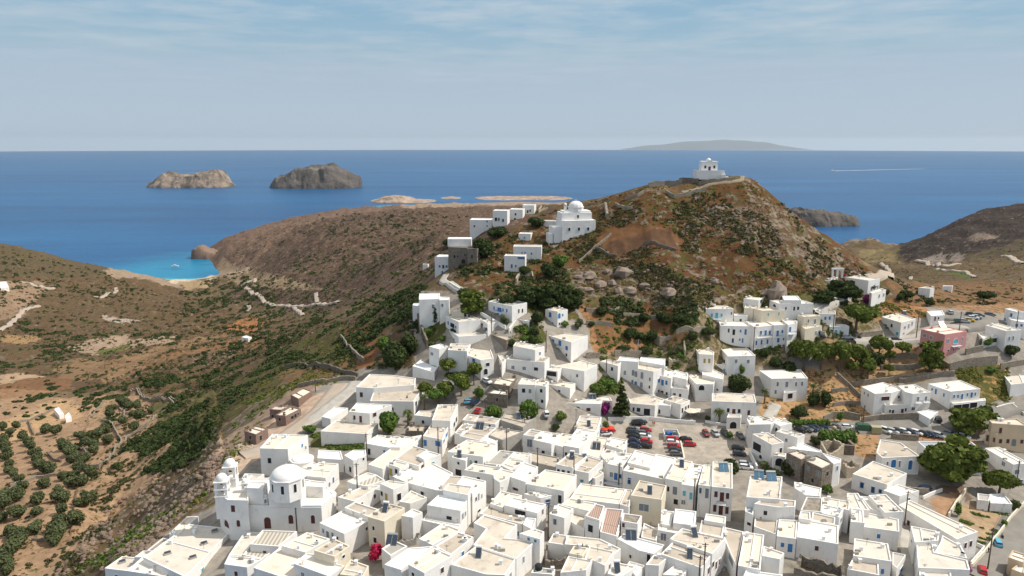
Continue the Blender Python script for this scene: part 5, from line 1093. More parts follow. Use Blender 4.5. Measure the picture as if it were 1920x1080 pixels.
# parasols, dish, tank
def parasol(px, py, c, label, r=1.5, h=2.4, roof=True):
    p = roofhit(px, py) if roof else ground(px, py); root = empty('parasol', tuple(p)); tag(root, label, 'parasol')
    b = MB(); b.tube((0, 0, 0), (0, 0, h), .04); b.build('pole', TRIM, root); b = MB(); b.lathe((0, 0, h-.5), [(r, 0), (r*.5, .3), (.05, .52)], 8); b.build('canopy', c, root)
STRAW = mat('straw', (.24, .17, .12), .95, .3, 4); ORG = mat('orange_cloth', (.62, .12, .04), .8, .1, 2); CREAMC = mat('cream_cloth', (.66, .6, .5), .8, .1, 2); REDC = mat('red_cloth', (.6, .05, .03), .8, .1, 2)
parasol(*tp('P4', 335, 500), ORG, 'folded orange parasol on the walled roof terrace', 1.1, 2.0); parasol(*tp('P4', 805, 320), STRAW, 'left brown straw parasol on the wooden roof deck'); parasol(*tp('P4', 992, 390), STRAW, 'right brown straw parasol beside the roof deck')
parasol(*tp('Q4', 1180, 125), CREAMC, 'large cream parasol of the cafe beside the car park', 2.4, 2.6, False); parasol(*tp('Q4', 1270, 120), CREAMC, 'second cream cafe parasol nearer the palm', 2.0, 2.5, False)
parasol(*tp('Q4', 265, 320), REDC, 'red parasol at the left corner of the car park', 1.6, 2.6, False); parasol(*tp('Q4', 205, 330), REDC, 'smaller red parasol left of the other at the car park corner', 1.2, 2.4, False)
p = roofhit(*tp('P3', 1625, 1010)); root = empty('water_tank', tuple(p)); tag(root, 'round black water tank on the low grey roof', 'water tank')
b = MB(); b.lathe((0, 0, .1), [(.75, 0), (.8, .5), (.8, .9), (.6, 1.15), (.2, 1.25)], 16); b.build('tank_body', PM['d'], root); b = MB(); b.lathe((0, 0, 0), [(.85, 0), (.85, .12)], 12); b.build('base', TRIM, root)
# balconies and rails that show
def balcony(H, px, py, w, c, label=None):
    hit = wallhit(px, py)
    if hit is None: return
    t, H, a, e, L, nrm, s, p = hit; o = H['root'].location; ang = math.atan2(e[1], e[0]); x, y, z = p[0]-o.x, p[1]-o.y, p[2]-o.z
    b = MB(); b.box((x+nrm[0]*.5, y+nrm[1]*.5, z-.1), (w, 1.0, .15), ang); bo = b.build('balcony', TRIM, H['root'])
    b = MB(); k = int(w/.3)
    for i in range(k+1):
        q = (i/k-.5)*w; b.tube((x+nrm[0]*.95+e[0]*q, y+nrm[1]*.95+e[1]*q, z), (x+nrm[0]*.95+e[0]*q, y+nrm[1]*.95+e[1]*q, z+.95), .03, n=4)
    b.box((x+nrm[0]*.95, y+nrm[1]*.95, z+.97), (w, .07, .07), ang); b.build('railing', c, bo)
for t, x, y, w, c in (('P5', 318, 262, 2.2, 'd'), ('L', 1245, 470, 4.6, 't'), ('G', 800, 292, 4.5, 'b'), ('Q4', 310, 880, 5.2, 'b'), ('J', 312, 468, 3, 't'), ('J', 735, 632, 6.5, 'd'), ('J', 865, 632, 3, 'w'), ('J', 985, 600, 3.5, 'b'), ('Q5', 750, 550, 2.6, 'd'), ('G', 1310, 585, 2.2, 'w'), ('Q6', 735, 88, 2.2, 'w'), ('Q6', 825, 80, 2.2, 'w')):
    balcony(None, *tp(t, x, y), w, PM[c])
# ================================================================= roads and paved strips
ASPH = mat('worn_asphalt', (.235, .215, .19), .95, .14, .25, .05, stain=((.17, .155, .14), .3, .52, .5)); DIRT = mat('pale_dirt_road', (.40, .33, .265), .95, .12, .3, .05); TRAIL = mat('earth_trail', (.27, .21, .15), .95, .15, .4)
PAVE = mat('pale_paving', (.42, .39, .345), .9, .14, .4, .05, stain=((.33, .30, .26), .6, .52, .5))
def resample(P, step):
    P = np.array(P); s = np.concatenate([[0], np.cumsum(np.linalg.norm(np.diff(P, axis=0), axis=1))]); k = max(2, int(s[-1]/step)+1); u = np.linspace(0, s[-1], k)
    return np.stack([np.interp(u, s, P[:, i]) for i in range(P.shape[1])], -1)
def ribbon(name, t, pstr, w, m, dz=.07, kind='structure', label=None, cat=None):
    G = np.array([ground(a, b)[:2] for a, b in pts(t, pstr)])
    G = resample(G, max(1.2, w*.35))
    for _ in range(3): G[1:-1] = (G[:-2]+2*G[1:-1]+G[2:])/4
    T = np.gradient(G, axis=0); T /= np.linalg.norm(T, axis=1)[:, None]+1e-9; Nn = np.stack([-T[:, 1], T[:, 0]], -1)
    ks = np.linspace(-.5, .5, 5); rows = [G+Nn*w*k for k in ks]; Z = [height(r[:, 0], r[:, 1]) for r in rows]; Zm = np.max(Z, 0)
    if len(Zm) > 4: Zm = np.maximum(Zm, np.convolve(np.pad(Zm, 1, 'edge'), [.25, .5, .25], 'valid'))
    V = []
    for r, z in zip(rows, Z): V.append(np.stack([r[:, 0], r[:, 1], np.maximum(z, z*.5+Zm*.5)+dz+np.clip(r[:, 1]-300, 0, 2000)*.0012], -1))
    # soft shoulders drop back into the ground
    V.insert(0, np.stack([rows[0][:, 0]-Nn[:, 0]*.4, rows[0][:, 1]-Nn[:, 1]*.4, Z[0]-.6], -1)); V.append(np.stack([rows[-1][:, 0]+Nn[:, 0]*.4, rows[-1][:, 1]+Nn[:, 1]*.4, Z[-1]-.6], -1))
    V = np.stack(V, 1); k, mm = V.shape[:2]; idx = (np.arange(k-1)[:, None]*mm+np.arange(mm-1)[None]).ravel()
    o = bigmesh(name, V.reshape(-1, 3), np.stack([idx, idx+mm, idx+mm+1, idx+1], 1), m); tag(o, label, cat, kind=kind); return o
for t, s, w, m in (('S', '1400,318 1385,335 1420,360 1470,380 1490,412 1530,425 1600,430 1700,432 1800,422 1915,412', 5, DIRT), ('S', '1650,432 1665,450 1712,485', 4, DIRT),
    ('S', '0,570 45,545 80,520 110,480 150,450 210,435 230,432', 5, DIRT), ('S', '540,385 600,370 660,350 655,330', 5, DIRT), ('S', '120,298 160,300 190,318 250,325 310,330', 4, DIRT), ('S', '1390,465 1410,445 1400,430', 4, DIRT), ('S', '1780,362 1788,415', 4, DIRT),
    ('S', '1400,318 1440,280 1360,320', 5, DIRT), ('U', '755,540 800,570 825,610 815,655', 4.5, DIRT), ('U', '1040,520 1130,530 1230,560 1300,572 1400,545', 5, DIRT), ('U', '1200,590 1350,600 1460,612 1500,640 1530,655', 4, DIRT), ('U', '1760,480 1840,505 1930,540', 6, DIRT),
    ('U', '640,655 760,650 1000,655', 4, DIRT), ('F', '-60,760 20,730 80,690 150,635 240,565 330,490 400,440 440,385 450,370', 5.5, PAVE),
    ('Q5', '870,215 1100,225 1350,232 1660,236 1900,262', 6.5, ASPH), ('Q6', '0,372 200,362 420,352 640,360 860,380 1000,400 1180,440', 8.5, ASPH), ('K', '1380,420 1560,400 1700,360 1760,310 1830,290 1940,300', 6.5, ASPH),
    ('P6', '1420,1120 1500,990 1640,820 1760,640 1850,480 1940,330', 7, ASPH), ('Q6', '1900,1010 1930,900', 5, ASPH), ('L', '200,415 400,420 560,425 700,415 880,395 1000,300 1250,285 1400,290', 5, PAVE),
    ('L', '1130,180 1250,200 1400,170 1540,165 1600,230 1500,265 1300,290', 7, ASPH), ('G', '690,1060 740,980 780,860 775,760 762,680', 5.5, ASPH), ('G', '860,450 890,400 925,360', 3.5, PAVE),
    ('M', '385,830 330,800 290,770 225,750 262,700', 3, PAVE), ('N', '640,260 760,228 940,192 1000,186 1060,176', 1.8, TRAIL), ('Q5', '600,150 640,80 690,-10', 3.5, PAVE), ('J', '1190,420 1300,330 1420,300 1480,262', 4, PAVE),
    ('X', '640,720 600,770 560,800 500,840 455,855', 6, DIRT), ('P6', '600,1100 640,960 610,820 590,700 570,560', 2.6, PAVE)):
    ribbon('road' if m is not PAVE else 'path', t, s, w, m, dz=.07 if m is not PAVE else .09)
# ================================================================= stone and white walls
SW = stone('terrace_stone', (.30, .255, .20), (.17, .145, .115), (.36, .31, .25), 1.4); SWD = stone('dark_field_stone', (.20, .165, .13), (.12, .10, .08), (.24, .2, .16), 1.1)
def wall(t, s, h, w, m, label, name='stone_wall', cat='wall', cap=None, group=None):
    G = resample(np.array([ground(a, b)[:2] for a, b in pts(t, s)]), 1.6); z = height(G[:, 0], G[:, 1])
    T = np.gradient(G, axis=0); T /= np.linalg.norm(T, axis=1)[:, None]+1e-9; Nn = np.stack([-T[:, 1], T[:, 0]], -1)
    k = len(G); jit = (rng.random(k)-.5)*(.25 if m is not WP else 0); tz = z+h+jit
    if m is WP: tz = np.convolve(np.pad(tz, 2, 'edge'), np.ones(5)/5, 'valid')
    V = np.stack([np.column_stack([G-Nn*w/2, z-1.2]), np.column_stack([G-Nn*w/2*.85, tz]), np.column_stack([G+Nn*w/2*.85, tz]), np.column_stack([G+Nn*w/2, z-1.2])], 1)
    idx = (np.arange(k-1)[:, None]*4+np.arange(3)[None]).ravel(); Q = [tuple(q) for q in np.stack([idx, idx+4, idx+5, idx+1], 1).tolist()]
    V2 = V.reshape(-1, 3)
    o = mesh(name, V2-np.array([G[0][0], G[0][1], z[0]]), Q+[(0, 1, 2, 3), (4*k-1, 4*k-2, 4*k-3, 4*k-4)], m); o.location = (G[0][0], G[0][1], z[0]); tag(o, label, cat, group, 'thing')
WLS = '''X 1.6 .7 s 640,632 650,645 660,658 672,670 684,679|grey stone wall zigzag beside the red earth gully left of the village
X 1.6 .7 d 535,690 560,685 600,688 640,700 672,706|long dark retaining wall left of the tan roofed villa
X 1.4 .7 s 560,726 600,718 640,712 668,712|lower field wall above the dirt lane
T 1.3 .8 s 60,605 200,560 330,545 450,520 540,495 620,400 680,345 800,270 850,225 905,190|long stone wall crossing the olive grove up to the scree
T 1.3 .7 s 700,95 740,100 765,135 800,145 870,140 960,162|winding field wall at the top of the olive slope
T 1.2 .7 s 545,250 600,270 620,310 650,352 655,380|curved stone wall in the middle of the olive slope
T 1.2 .7 s 640,180 670,200 665,250|short curved wall upper middle of the olive slope
T 1.2 .7 d 262,432 290,462 330,472|short dark wall among the upper olives
T 1.2 .7 d 370,370 440,410 480,440|dark wall stub right of the upper olives
T 1.3 .6 s 105,265 200,235 310,190|straight pale wall beside the little field hut
T 1.2 .7 d 155,260 185,330|short dark wall below the field hut
T 1.1 .6 s 175,890 275,888|low wall between the lower olives
T 1.2 .7 s 495,240 510,200 560,150|faint wall left of the curved olive slope wall
S 1.4 .8 d 740,905 790,910 830,960 900,950 1000,975|dark winding wall at the foot of the scrub slope
K 1.6 .6 s 1090,132 1200,120 1320,100 1462,82|stone retaining wall behind the two modern white houses
K 1.5 .6 s 678,88 710,120 760,160 800,205 860,250 890,285|sloping stone wall down the orange grass left of the double house
K 1.3 .6 s 640,198 700,190 752,184|short terrace wall in the orange grass, upper
K 1.3 .6 s 650,292 740,278 880,280|short terrace wall in the orange grass, lower
K 2.0 .6 s 840,400 960,380 1080,378 1200,372 1295,412|stone wall below the modern double house along the road
K 2.4 .6 s 585,400 640,375 720,365 830,385|rough stone wall beside the clipped green hedge
L 3.4 .6 s 1178,735 1300,700 1500,670 1655,655|high brown stone wall below the pink house terrace
L 1.8 .6 s 1100,650 1180,700|short side wall left under the pink house
L 2.0 .6 s 440,625 600,600 760,590 860,600|terrace wall under the small round pines, upper
L 2.0 .6 s 490,715 650,705 900,690|terrace wall under the small round pines, lower
L 1.8 .6 s 200,875 420,850 700,810 960,790 1230,775|long pale retaining wall above the modern double house
L 2.2 .6 s 1340,560 1420,540 1515,520|stone wall right of the pink house
L 2.0 .6 s 1690,700 1800,680 1925,660|pale stone wall at the right edge below the columned porch
L 2.4 .6 s 240,420 330,395 510,370|rubble bank wall under the umbrella pine
I 1.6 .6 s 0,88 90,85 190,102 222,78|upper garden wall on the brown terraces behind the village
I 1.8 .6 s 250,128 380,128 500,132|long terrace wall under the cactus bank
I 1.6 .6 s 0,175 90,178 180,190|middle garden wall on the brown terraces
I 2.4 .6 s 190,392 300,390 440,392|pale stone wall above the arched mansion
I 2.0 .6 s 0,400 90,398|short stone wall above the big plain cube house
N 2.2 .9 s 440,228 540,215 640,205|castle terrace wall left under the chapel
N 1.6 .8 s 540,262 590,290 680,275 780,243|curved castle wall around the small plot
N 2.4 .9 d 620,205 740,205|dark rampart piece just under the chapel
N 1.6 .8 s 740,212 850,200 940,188|rampart wall right under the chapel
N 1.4 .8 s 240,335 280,355 340,362|short old wall on the left shoulder of the hill
N 2.2 1.2 s 180,345 186,380 192,415|thick ruined gate wall on the left shoulder of the hill
N 1.2 .6 s 20,682 110,600 215,515|straight wall climbing the slope beside the bare patch
N 1.2 .7 d 128,602 180,625 250,648|curved wall at the lower left rim of the bare patch
N 1.2 .7 d 410,572 500,580 605,612|curved wall at the lower right rim of the bare patch
N 1.4 .7 s 300,300 380,280 410,262|slanting old wall left of the castle terraces
Q5 2.2 .9 o 1100,430 1240,500 1260,520|ruined stone wall left of the roofless hut by the road
Q5 2.4 .9 o 1230,400 1290,370 1440,370 1480,400|broken wall top of the ruin below the parked row
Q5 3.0 1.0 d 1430,540 1580,560 1500,480|dark tumbled stone wall right of the roofless hut
Q6 1.8 .6 s 430,490 560,505 740,515|pale wall under the parked row
Q6 3.0 .6 s 1250,450 1380,460 1480,440|dark stone wall left of the beige house
P6 2.0 .5 s 600,150 760,170 850,170|rubble wall behind the blue parked car
G 3.2 .8 d 112,370 130,440 160,520 192,600|high stone retaining wall on the left edge of the village
I 2.0 .6 o 610,240 720,238 870,250|cream ruin wall right of the roofless house
I 2.6 .6 o 660,330 665,360 668,395|broken cross wall of the ruined yard
M 2.0 .6 o 850,770 880,720 985,712 992,745|low ruined house walls on the hill slope'''
for l in WLS.split('\n'):
    a, lab = l.split('|'); f = a.split(); wall(f[0], ' '.join(f[4:]), float(f[1]), float(f[2]), {'s': SW, 'd': SWD, 'o': WALL['o']}[f[3]], lab)
for t, s, h, w, lab in (('Q4', '250,172 500,170 700,165 860,185 1230,215', 1.3, .35, 'white wall along the back of the car park'), ('Q4', '1045,345 1070,450 1105,620', .8, .5, 'low cream wall dividing the car park'), ('Q5', '400,560 440,650 482,735', 1.6, .5, 'white wall right of the two silver cars'),
    ('P6', '1330,1000 1470,850 1570,720 1680,580 1780,440 1860,360 1930,285', 1.2, .4, 'long cream wall between vegetable garden and road'), ('P6', '1080,415 1160,280 1240,180 1265,135', 1.1, .5, 'pale wall between bare plot and vegetable garden'), ('P6', '790,215 900,165 1005,128', .9, .4, 'low pinkish wall beside the blue parked car'),
    ('P6', '1395,745 1480,790 1330,960', 1.0, .4, 'low white corner wall below the vegetable garden'), ('Q6', '240,140 290,190 350,260', 1.0, .4, 'curved white wall left of the double house'), ('L', '220,430 420,440 600,440 880,425', 1.0, .35, 'white railing wall along the upper road'), ('G', '640,310 700,350 850,440', 1.2, .4, 'white stair wall descending from the blue balcony house'),
    ('G', '880,470 905,420 940,370', 1.2, .5, 'white ramp wall right of the stepped path'), ('M', '380,830 330,800 290,775', .9, .5, 'white stepped path wall on the spur'), ('J', '1190,415 1300,345 1470,265', 1.0, .5, 'white wall curving up to the convent hall'), ('Q4', '1340,190 1500,225 1590,235', .8, .5, 'low white planter wall under the palm'),
    ('Q5', '80,735 330,0 600,0', .01, .01, ''), ('K', '1740,310 1800,290 1860,280', .8, .4, 'white kerb wall at the road bend on the right'), ('Q6', '1800,130 1880,190 1935,240', 1.0, .4, 'pale wall at the far right of the road bend')):
    if lab: wall(t, s, h, w, WP if 'cream' not in lab and 'pale' not in lab else WALL['y'], lab, name='white_wall')
# roofless ruins
def ruin(t, pstr, h, lab, m='o', thick=.6):
    pp = pts(t, pstr); g = ground(*pp[0], h); z = g[2]; P = ccw([onz(a, b, z)[:2] for a, b in pp]); c = centroid(P); zb = float(height(np.array(P)[:, 0], np.array(P)[:, 1]).min())
    root = empty('roofless_ruin', (c[0], c[1], zb)); tag(root, lab, 'ruin'); Q = [p-c for p in P]; I = inset(Q, thick); n_ = len(Q); V = []; Fc = []
    # broken wall top
    for i in range(n_):
        a, b, a2, b2 = Q[i], Q[(i+1) % n_], I[i], I[(i+1) % n_]; k = 9; base = len(V)
        tops = [z-zb-hrand.random()*.9*(0 if q in (0, k) else 1) for q in range(k+1)]
        for q in range(k+1):
            u = q/k; o1 = a+(b-a)*u; o2 = a2+(b2-a2)*u
            V += [(*o1, -1.2), (*o1, tops[q]), (*o2, tops[q]), (*o2, -1.2)]
        for q in range(k):
            r = base+q*4; Fc += [(r, r+4, r+5, r+1), (r+1, r+5, r+6, r+2), (r+2, r+6, r+7, r+3)]
    mesh('wall', V, Fc, WALL[m], root); mesh('rubble_floor', [(*p, .35) for p in I], [tuple(range(n_))], ROOF['x'], root)
    HOUSES.append(dict(root=root, P=P, z=z, zb=zb-1, c=None, rootz=zb, wall=m))
ruin('P5', '1140,985 1735,1105 1700,950 1205,825', 5.2, 'roofless stone ruin at the bottom edge right of centre', 'g'); ruin('I', '500,252 596,246 576,196 415,186 420,226', 4.2, 'roofless cream stone house on the brown terraces')
ruin('I', '560,405 655,398 640,320 530,330', 3.0, 'broken cream ruin with a stair above the mansion'); ruin('Q5', '1300,560 1470,430 1350,370 1200,400', 3.6, 'roofless stone hut with dry grass inside below the parked row'); ruin('Q5', '1500,700 1640,660 1560,600 1440,610', 3.4, 'small ruined stone yard left of the grey roofed house')
ruin('P4', '20,900 240,880 300,770 30,720', 2.4, 'sunken walled garden full of dead vines at bottom centre', 'g', .4); ruin('P3', '0,690 250,640 300,590 70,520 -40,580', 2.2, 'walled yard with dry vines and pots right of the tall cream house', 'k', .3); ruin('M', '1040,135 1090,130 1210,120 1060,112', 2.5, 'ruined stone enclosure on the shoulder behind the hillside church')
for s, h in (('P5,1290,950,45,60,y', 0), ('P5,1380,975,50,70,w', 0), ('P5,1490,1000,50,60,w', 0)):
    t, x, y, w, h, c = s.split(','); X_, Y_ = tp(t, float(x), float(y)); opening(X_, Y_, float(w)/6, float(h)/6, c)
# ================================================================= vegetation
def leafmat(name, a, b_, c=None):
    m = bpy.data.materials.new(name); m.use_nodes = True; t = m.node_tree; b = t.nodes['Principled BSDF']; b.inputs['Roughness'].default_value = .75; b.inputs['Specular IOR Level'].default_value = .15
    g = N(t, 'ShaderNodeNewGeometry'); n_ = N(t, 'ShaderNodeTexNoise'); n_.inputs['Scale'].default_value = .9; n_.inputs['Detail'].default_value = 4; t.links.new(g.outputs['Position'], n_.inputs['Vector'])
    ad = N(t, 'ShaderNodeMath', operation='MULTIPLY_ADD'); ad.inputs[1].default_value = .5; t.links.new(g.outputs['Random Per Island'], ad.inputs[0]); t.links.new(n_.outputs[0], ad.inputs[2])
    r = N(t, 'ShaderNodeMapRange'); r.inputs['From Min'].default_value = .4; r.inputs['From Max'].default_value = 1.05; t.links.new(ad.outputs[0], r.inputs['Value'])
    mm = N(t, 'ShaderNodeMixRGB'); t.links.new(r.outputs[0], mm.inputs[0]); mm.inputs[1].default_value = (*a, 1); mm.inputs[2].default_value = (*b_, 1); last = mm.outputs[0]
    t.links.new(last, b.inputs['Base Color'])
    tr = N(t, 'ShaderNodeBsdfTranslucent'); t.links.new(last, tr.inputs['Color']); ms = N(t, 'ShaderNodeMixShader'); ms.inputs[0].default_value = .22; o = t.nodes['Material Output']
    t.links.new(b.outputs[0], ms.inputs[1]); t.links.new(tr.outputs[0], ms.inputs[2]); t.links.new(ms.outputs[0], o.inputs['Surface']); return m
LF = dict(pine=leafmat('pine_needles', (.045, .075, .014), (.17, .20, .035)), dark=leafmat('dark_foliage', (.022, .038, .012), (.075, .098, .027)), green=leafmat('fresh_foliage', (.045, .095, .016), (.14, .21, .04)),
          olive=leafmat('olive_leaves', (.05, .066, .028), (.15, .17, .075)), palm=leafmat('palm_fronds', (.05, .075, .02), (.15, .17, .06)), scrub=leafmat('scrub_leaves', (.028, .038, .014), (.085, .09, .032)),
          yellow=leafmat('euphorbia_leaves', (.085, .10, .02), (.21, .20, .045)), dry=leafmat('dry_brush', (.13, .085, .035), (.24, .155, .06)), red=leafmat('magenta_blossom', (.30, .008, .035), (.55, .03, .10)), purple=leafmat('purple_blossom', (.16, .012, .10), (.32, .04, .2)), garden=leafmat('garden_leaves', (.05, .09, .015), (.13, .17, .035)))
BARK = mat('bark', (.16, .115, .08), .95, .3, 3, .3)
def quads(C, nrm_, size, r):
    """leaf clump quads at C, facing about nrm_"""
    n_ = len(C); d = nrm_+r.normal(0, .55, (n_, 3)); d /= np.linalg.norm(d, axis=1)[:, None]+1e-9
    a = np.cross(d, r.normal(0, 1, (n_, 3))); a /= np.linalg.norm(a, axis=1)[:, None]+1e-9; b = np.cross(d, a)
    s = size*(.6+.8*r.random((n_, 1))); e = .55+.45*r.random((n_, 1))
    V = np.stack([C-a*s-b*s*e, C+a*s*.8-b*s*e*.7, C+a*s+b*s*e, C-a*s*.7+b*s*e*.9], 1)
    return V.reshape(-1, 3), np.arange(4*n_).reshape(-1, 4)
def crown(lobes, n_, size, r, shell=.6):
    """lobes: (cx,cy,cz,rx,ry,rz); leaf clumps spread through outer part of each lobe"""
    w = np.array([l[3]*l[4]+l[3]*l[5] for l in lobes]); w = w/w.sum(); Cs, Ns = [], []
    for l, k in zip(lobes, (w*n_).astype(int)+1):
        d = r.normal(0, 1, (k, 3)); d /= np.linalg.norm(d, axis=1)[:, None]; rad = shell+(1-shell)*r.random((k, 1))**.6+(r.random((k, 1)) < .08)*.15
        Cs.append(np.array(l[:3])+d*rad*np.array(l[3:])); Ns.append(d*np.array([1, 1, 1.2]))
    return quads(np.concatenate(Cs), np.concatenate(Ns), size, r)
def core(lobes, m_, k=.62):
    b = MB()
    for l in lobes:
        prof = [(max(.02, math.cos(t))*1.0, math.sin(t)) for t in np.linspace(-1.4, 1.5, 6)]
        V = []; n_ = 8
        for rr, zz in prof: V += [(l[0]+l[3]*k*rr*math.cos(2*math.pi*i/n_), l[1]+l[4]*k*rr*math.sin(2*math.pi*i/n_), l[2]+l[5]*k*zz) for i in range(n_)]
        b.add(V, [(q*n_+i, q*n_+(i+1) % n_, (q+1)*n_+(i+1) % n_, (q+1)*n_+i) for q in range(5) for i in range(n_)]+[tuple(range(5*n_, 6*n_))])
    return b
def lobes_for(kind, w, h, r):
    L = []; U = r.uniform
    if kind in ('umbrella', 'flat'):
        for _ in range(9): a = U(0, 6.28); q = U(.1, .34)*w; s = U(.15, .22)*w; L.append((q*math.cos(a), q*math.sin(a), h*.72+U(-.06, .10)*h-(q/w)*h*.25, s, s, h*U(.14, .2)))
        L.append((0, 0, h*.78, w*.3, w*.3, h*.2))
    elif kind == 'broad':
        for _ in range(20):
            a = U(0, 6.28); z = U(.22, .93); q = U(.2, .42)*w*math.sqrt(max(.05, 1-((z-.45)/.58)**2)); s = U(.12, .19)*w; L.append((q*math.cos(a), q*math.sin(a), h*z, s, s, h*U(.07, .11)))
        L.append((0, 0, h*.5, w*.3, w*.3, h*.38))
    elif kind == 'cypress':
        for k in range(6): z = .12+.16*k; s = w*.5*(1-abs(z-.35)*.95); L.append((U(-.05, .05)*w, U(-.05, .05)*w, h*z, s, s, h*.15))
    elif kind == 'araucaria':
        for k in range(9):
            z = .16+.09*k; rr = w*.5*(1-z)*1.05
            for q in range(5): a = q*1.26+k*.5; e_ = U(.7, 1.15); L.append((rr*.55*e_*math.cos(a), rr*.55*e_*math.sin(a), h*z+U(-.015, .03)*h, rr*.38, rr*.38, h*.016))
    elif kind in ('bush', 'olive', 'round'):
        k = 5 if kind != 'round' else 8
        for _ in range(k): a = U(0, 6.28); q = U(.08, .27)*w; s = U(.2, .3)*w; L.append((q*math.cos(a), q*math.sin(a), h*U(.38, .66), s, s, h*U(.24, .36)))
        L.append((0, 0, h*.5, w*.3, w*.3, h*.4))
    elif kind == 'hedge':
        for k in range(9): L.append(((k/8-.5)*w, U(-.2, .2), h*.5, w*.08, h*.6, h*.48))
    return L
TREEC = {}
def treemesh(kind, leaf, w, h, seed, parent, name='crown'):
    r = np.random.default_rng(seed); L = lobes_for(kind, w, h, r)
    area = w*w*.8+w*h; n_ = int(min(5200, max(160, area*18))); size = max(.16, .05*math.sqrt(w*h)) if kind not in ('araucaria',) else .28
    V, Q = crown(L, n_, size, r, .62); c_ = core(L, None, .66 if kind != 'araucaria' else .4)
    V2 = np.array(c_.V); F2 = [[i+len(V) for i in f] for f in c_.F]
    me = bpy.data.meshes.new(name); me.from_pydata(np.concatenate([V, V2]).tolist(), [], Q.tolist()+F2); me.materials.append(LF[leaf]); me.update()
    return link(bpy.data.objects.new(name, me), parent), L
def tree(kind, px, py, wpx, hpx, leaf, label, cat='tree', group=None, name=None, p=None):
    g = ground(px, py) if p is None else p; s = pxm(g); w = wpx/s; h = hpx/s*1.08
    nm = name or {'umbrella': 'umbrella_pine', 'flat': 'pine_tree', 'broad': 'pine_tree', 'cypress': 'cypress_tree', 'araucaria': 'araucaria_tree', 'bush': 'shrub', 'round': 'leafy_tree', 'hedge': 'hedge', 'olive': 'olive_tree'}[kind]
    root = empty(nm, (g[0], g[1], g[2]-.05), random.uniform(0, 6) if kind != 'hedge' else 0); tag(root, label, cat, group)
    cr, L = treemesh(kind, leaf, w, h, random.randrange(10**6), root, 'crown' if kind not in ('bush', 'hedge') else 'foliage')
    b = MB(); tr = max(.1, w*.028)
    if kind in ('bush', 'hedge', 'olive'):
        b.tube((0, 0, -.4), (.1, 0, h*.35), tr*1.2, tr*.7)
        for k in range(3): a = k*2.1; b.tube((.1, 0, h*.2), (.1+math.cos(a)*w*.2, math.sin(a)*w*.2, h*.5), tr*.6, tr*.25, 5)
    else:
        b.tube((0, 0, -.5), (.15, .1, h*.45), tr*1.4, tr); b.tube((.15, .1, h*.45), (0, 0, h*.82), tr, tr*.4)
        for l in L[:7]: b.tube((.12, .08, h*random.uniform(.3, .5)), (l[0]*.8, l[1]*.8, l[2]), tr*.55, tr*.2, 5)
    b.build('trunk' if kind not in ('bush', 'hedge') else 'stems', BARK, root); return root
def palm(px, py, wpx, hpx, label):
    g = ground(px, py); s = pxm(g); w = wpx/s; h = hpx/s*1.05; root = empty('palm_tree', tuple(g)); tag(root, label, 'palm tree')
    th = h-w*.32; b = MB(); b.tube((0, 0, -.4), (.1, 0, th*.5), .32, .25); b.tube((.1, 0, th*.5), (0, 0, th), .25, .3); b.build('trunk', BARK, root)
    V = []; Fc = []; r = random
    for k in range(34):
        a = k*2.4; up = r.uniform(-.3, 1.1); L = w*.55*r.uniform(.85, 1.1); pr = None; ca, sa = math.cos(a), math.sin(a)
        for q in range(7):
            u = q/6; x = L*u*math.cos(up*.8)*(1-.12*u); z = th+L*(math.sin(up*.8)*u-.75*u*u)+.1; hw = .30*math.sin(math.pi*min(1, u+.12))*w/6+.03
            V += [(x*ca-sa*hw, x*sa+ca*hw, z-hw*.7), (x*ca, x*sa, z), (x*ca+sa*hw, x*sa-ca*hw, z-hw*.7)]
            if q: i = len(V)-6; Fc += [(i, i+1, i+4, i+3), (i+1, i+2, i+5, i+4)]
    mesh('crown', V, Fc, LF['palm'], root)
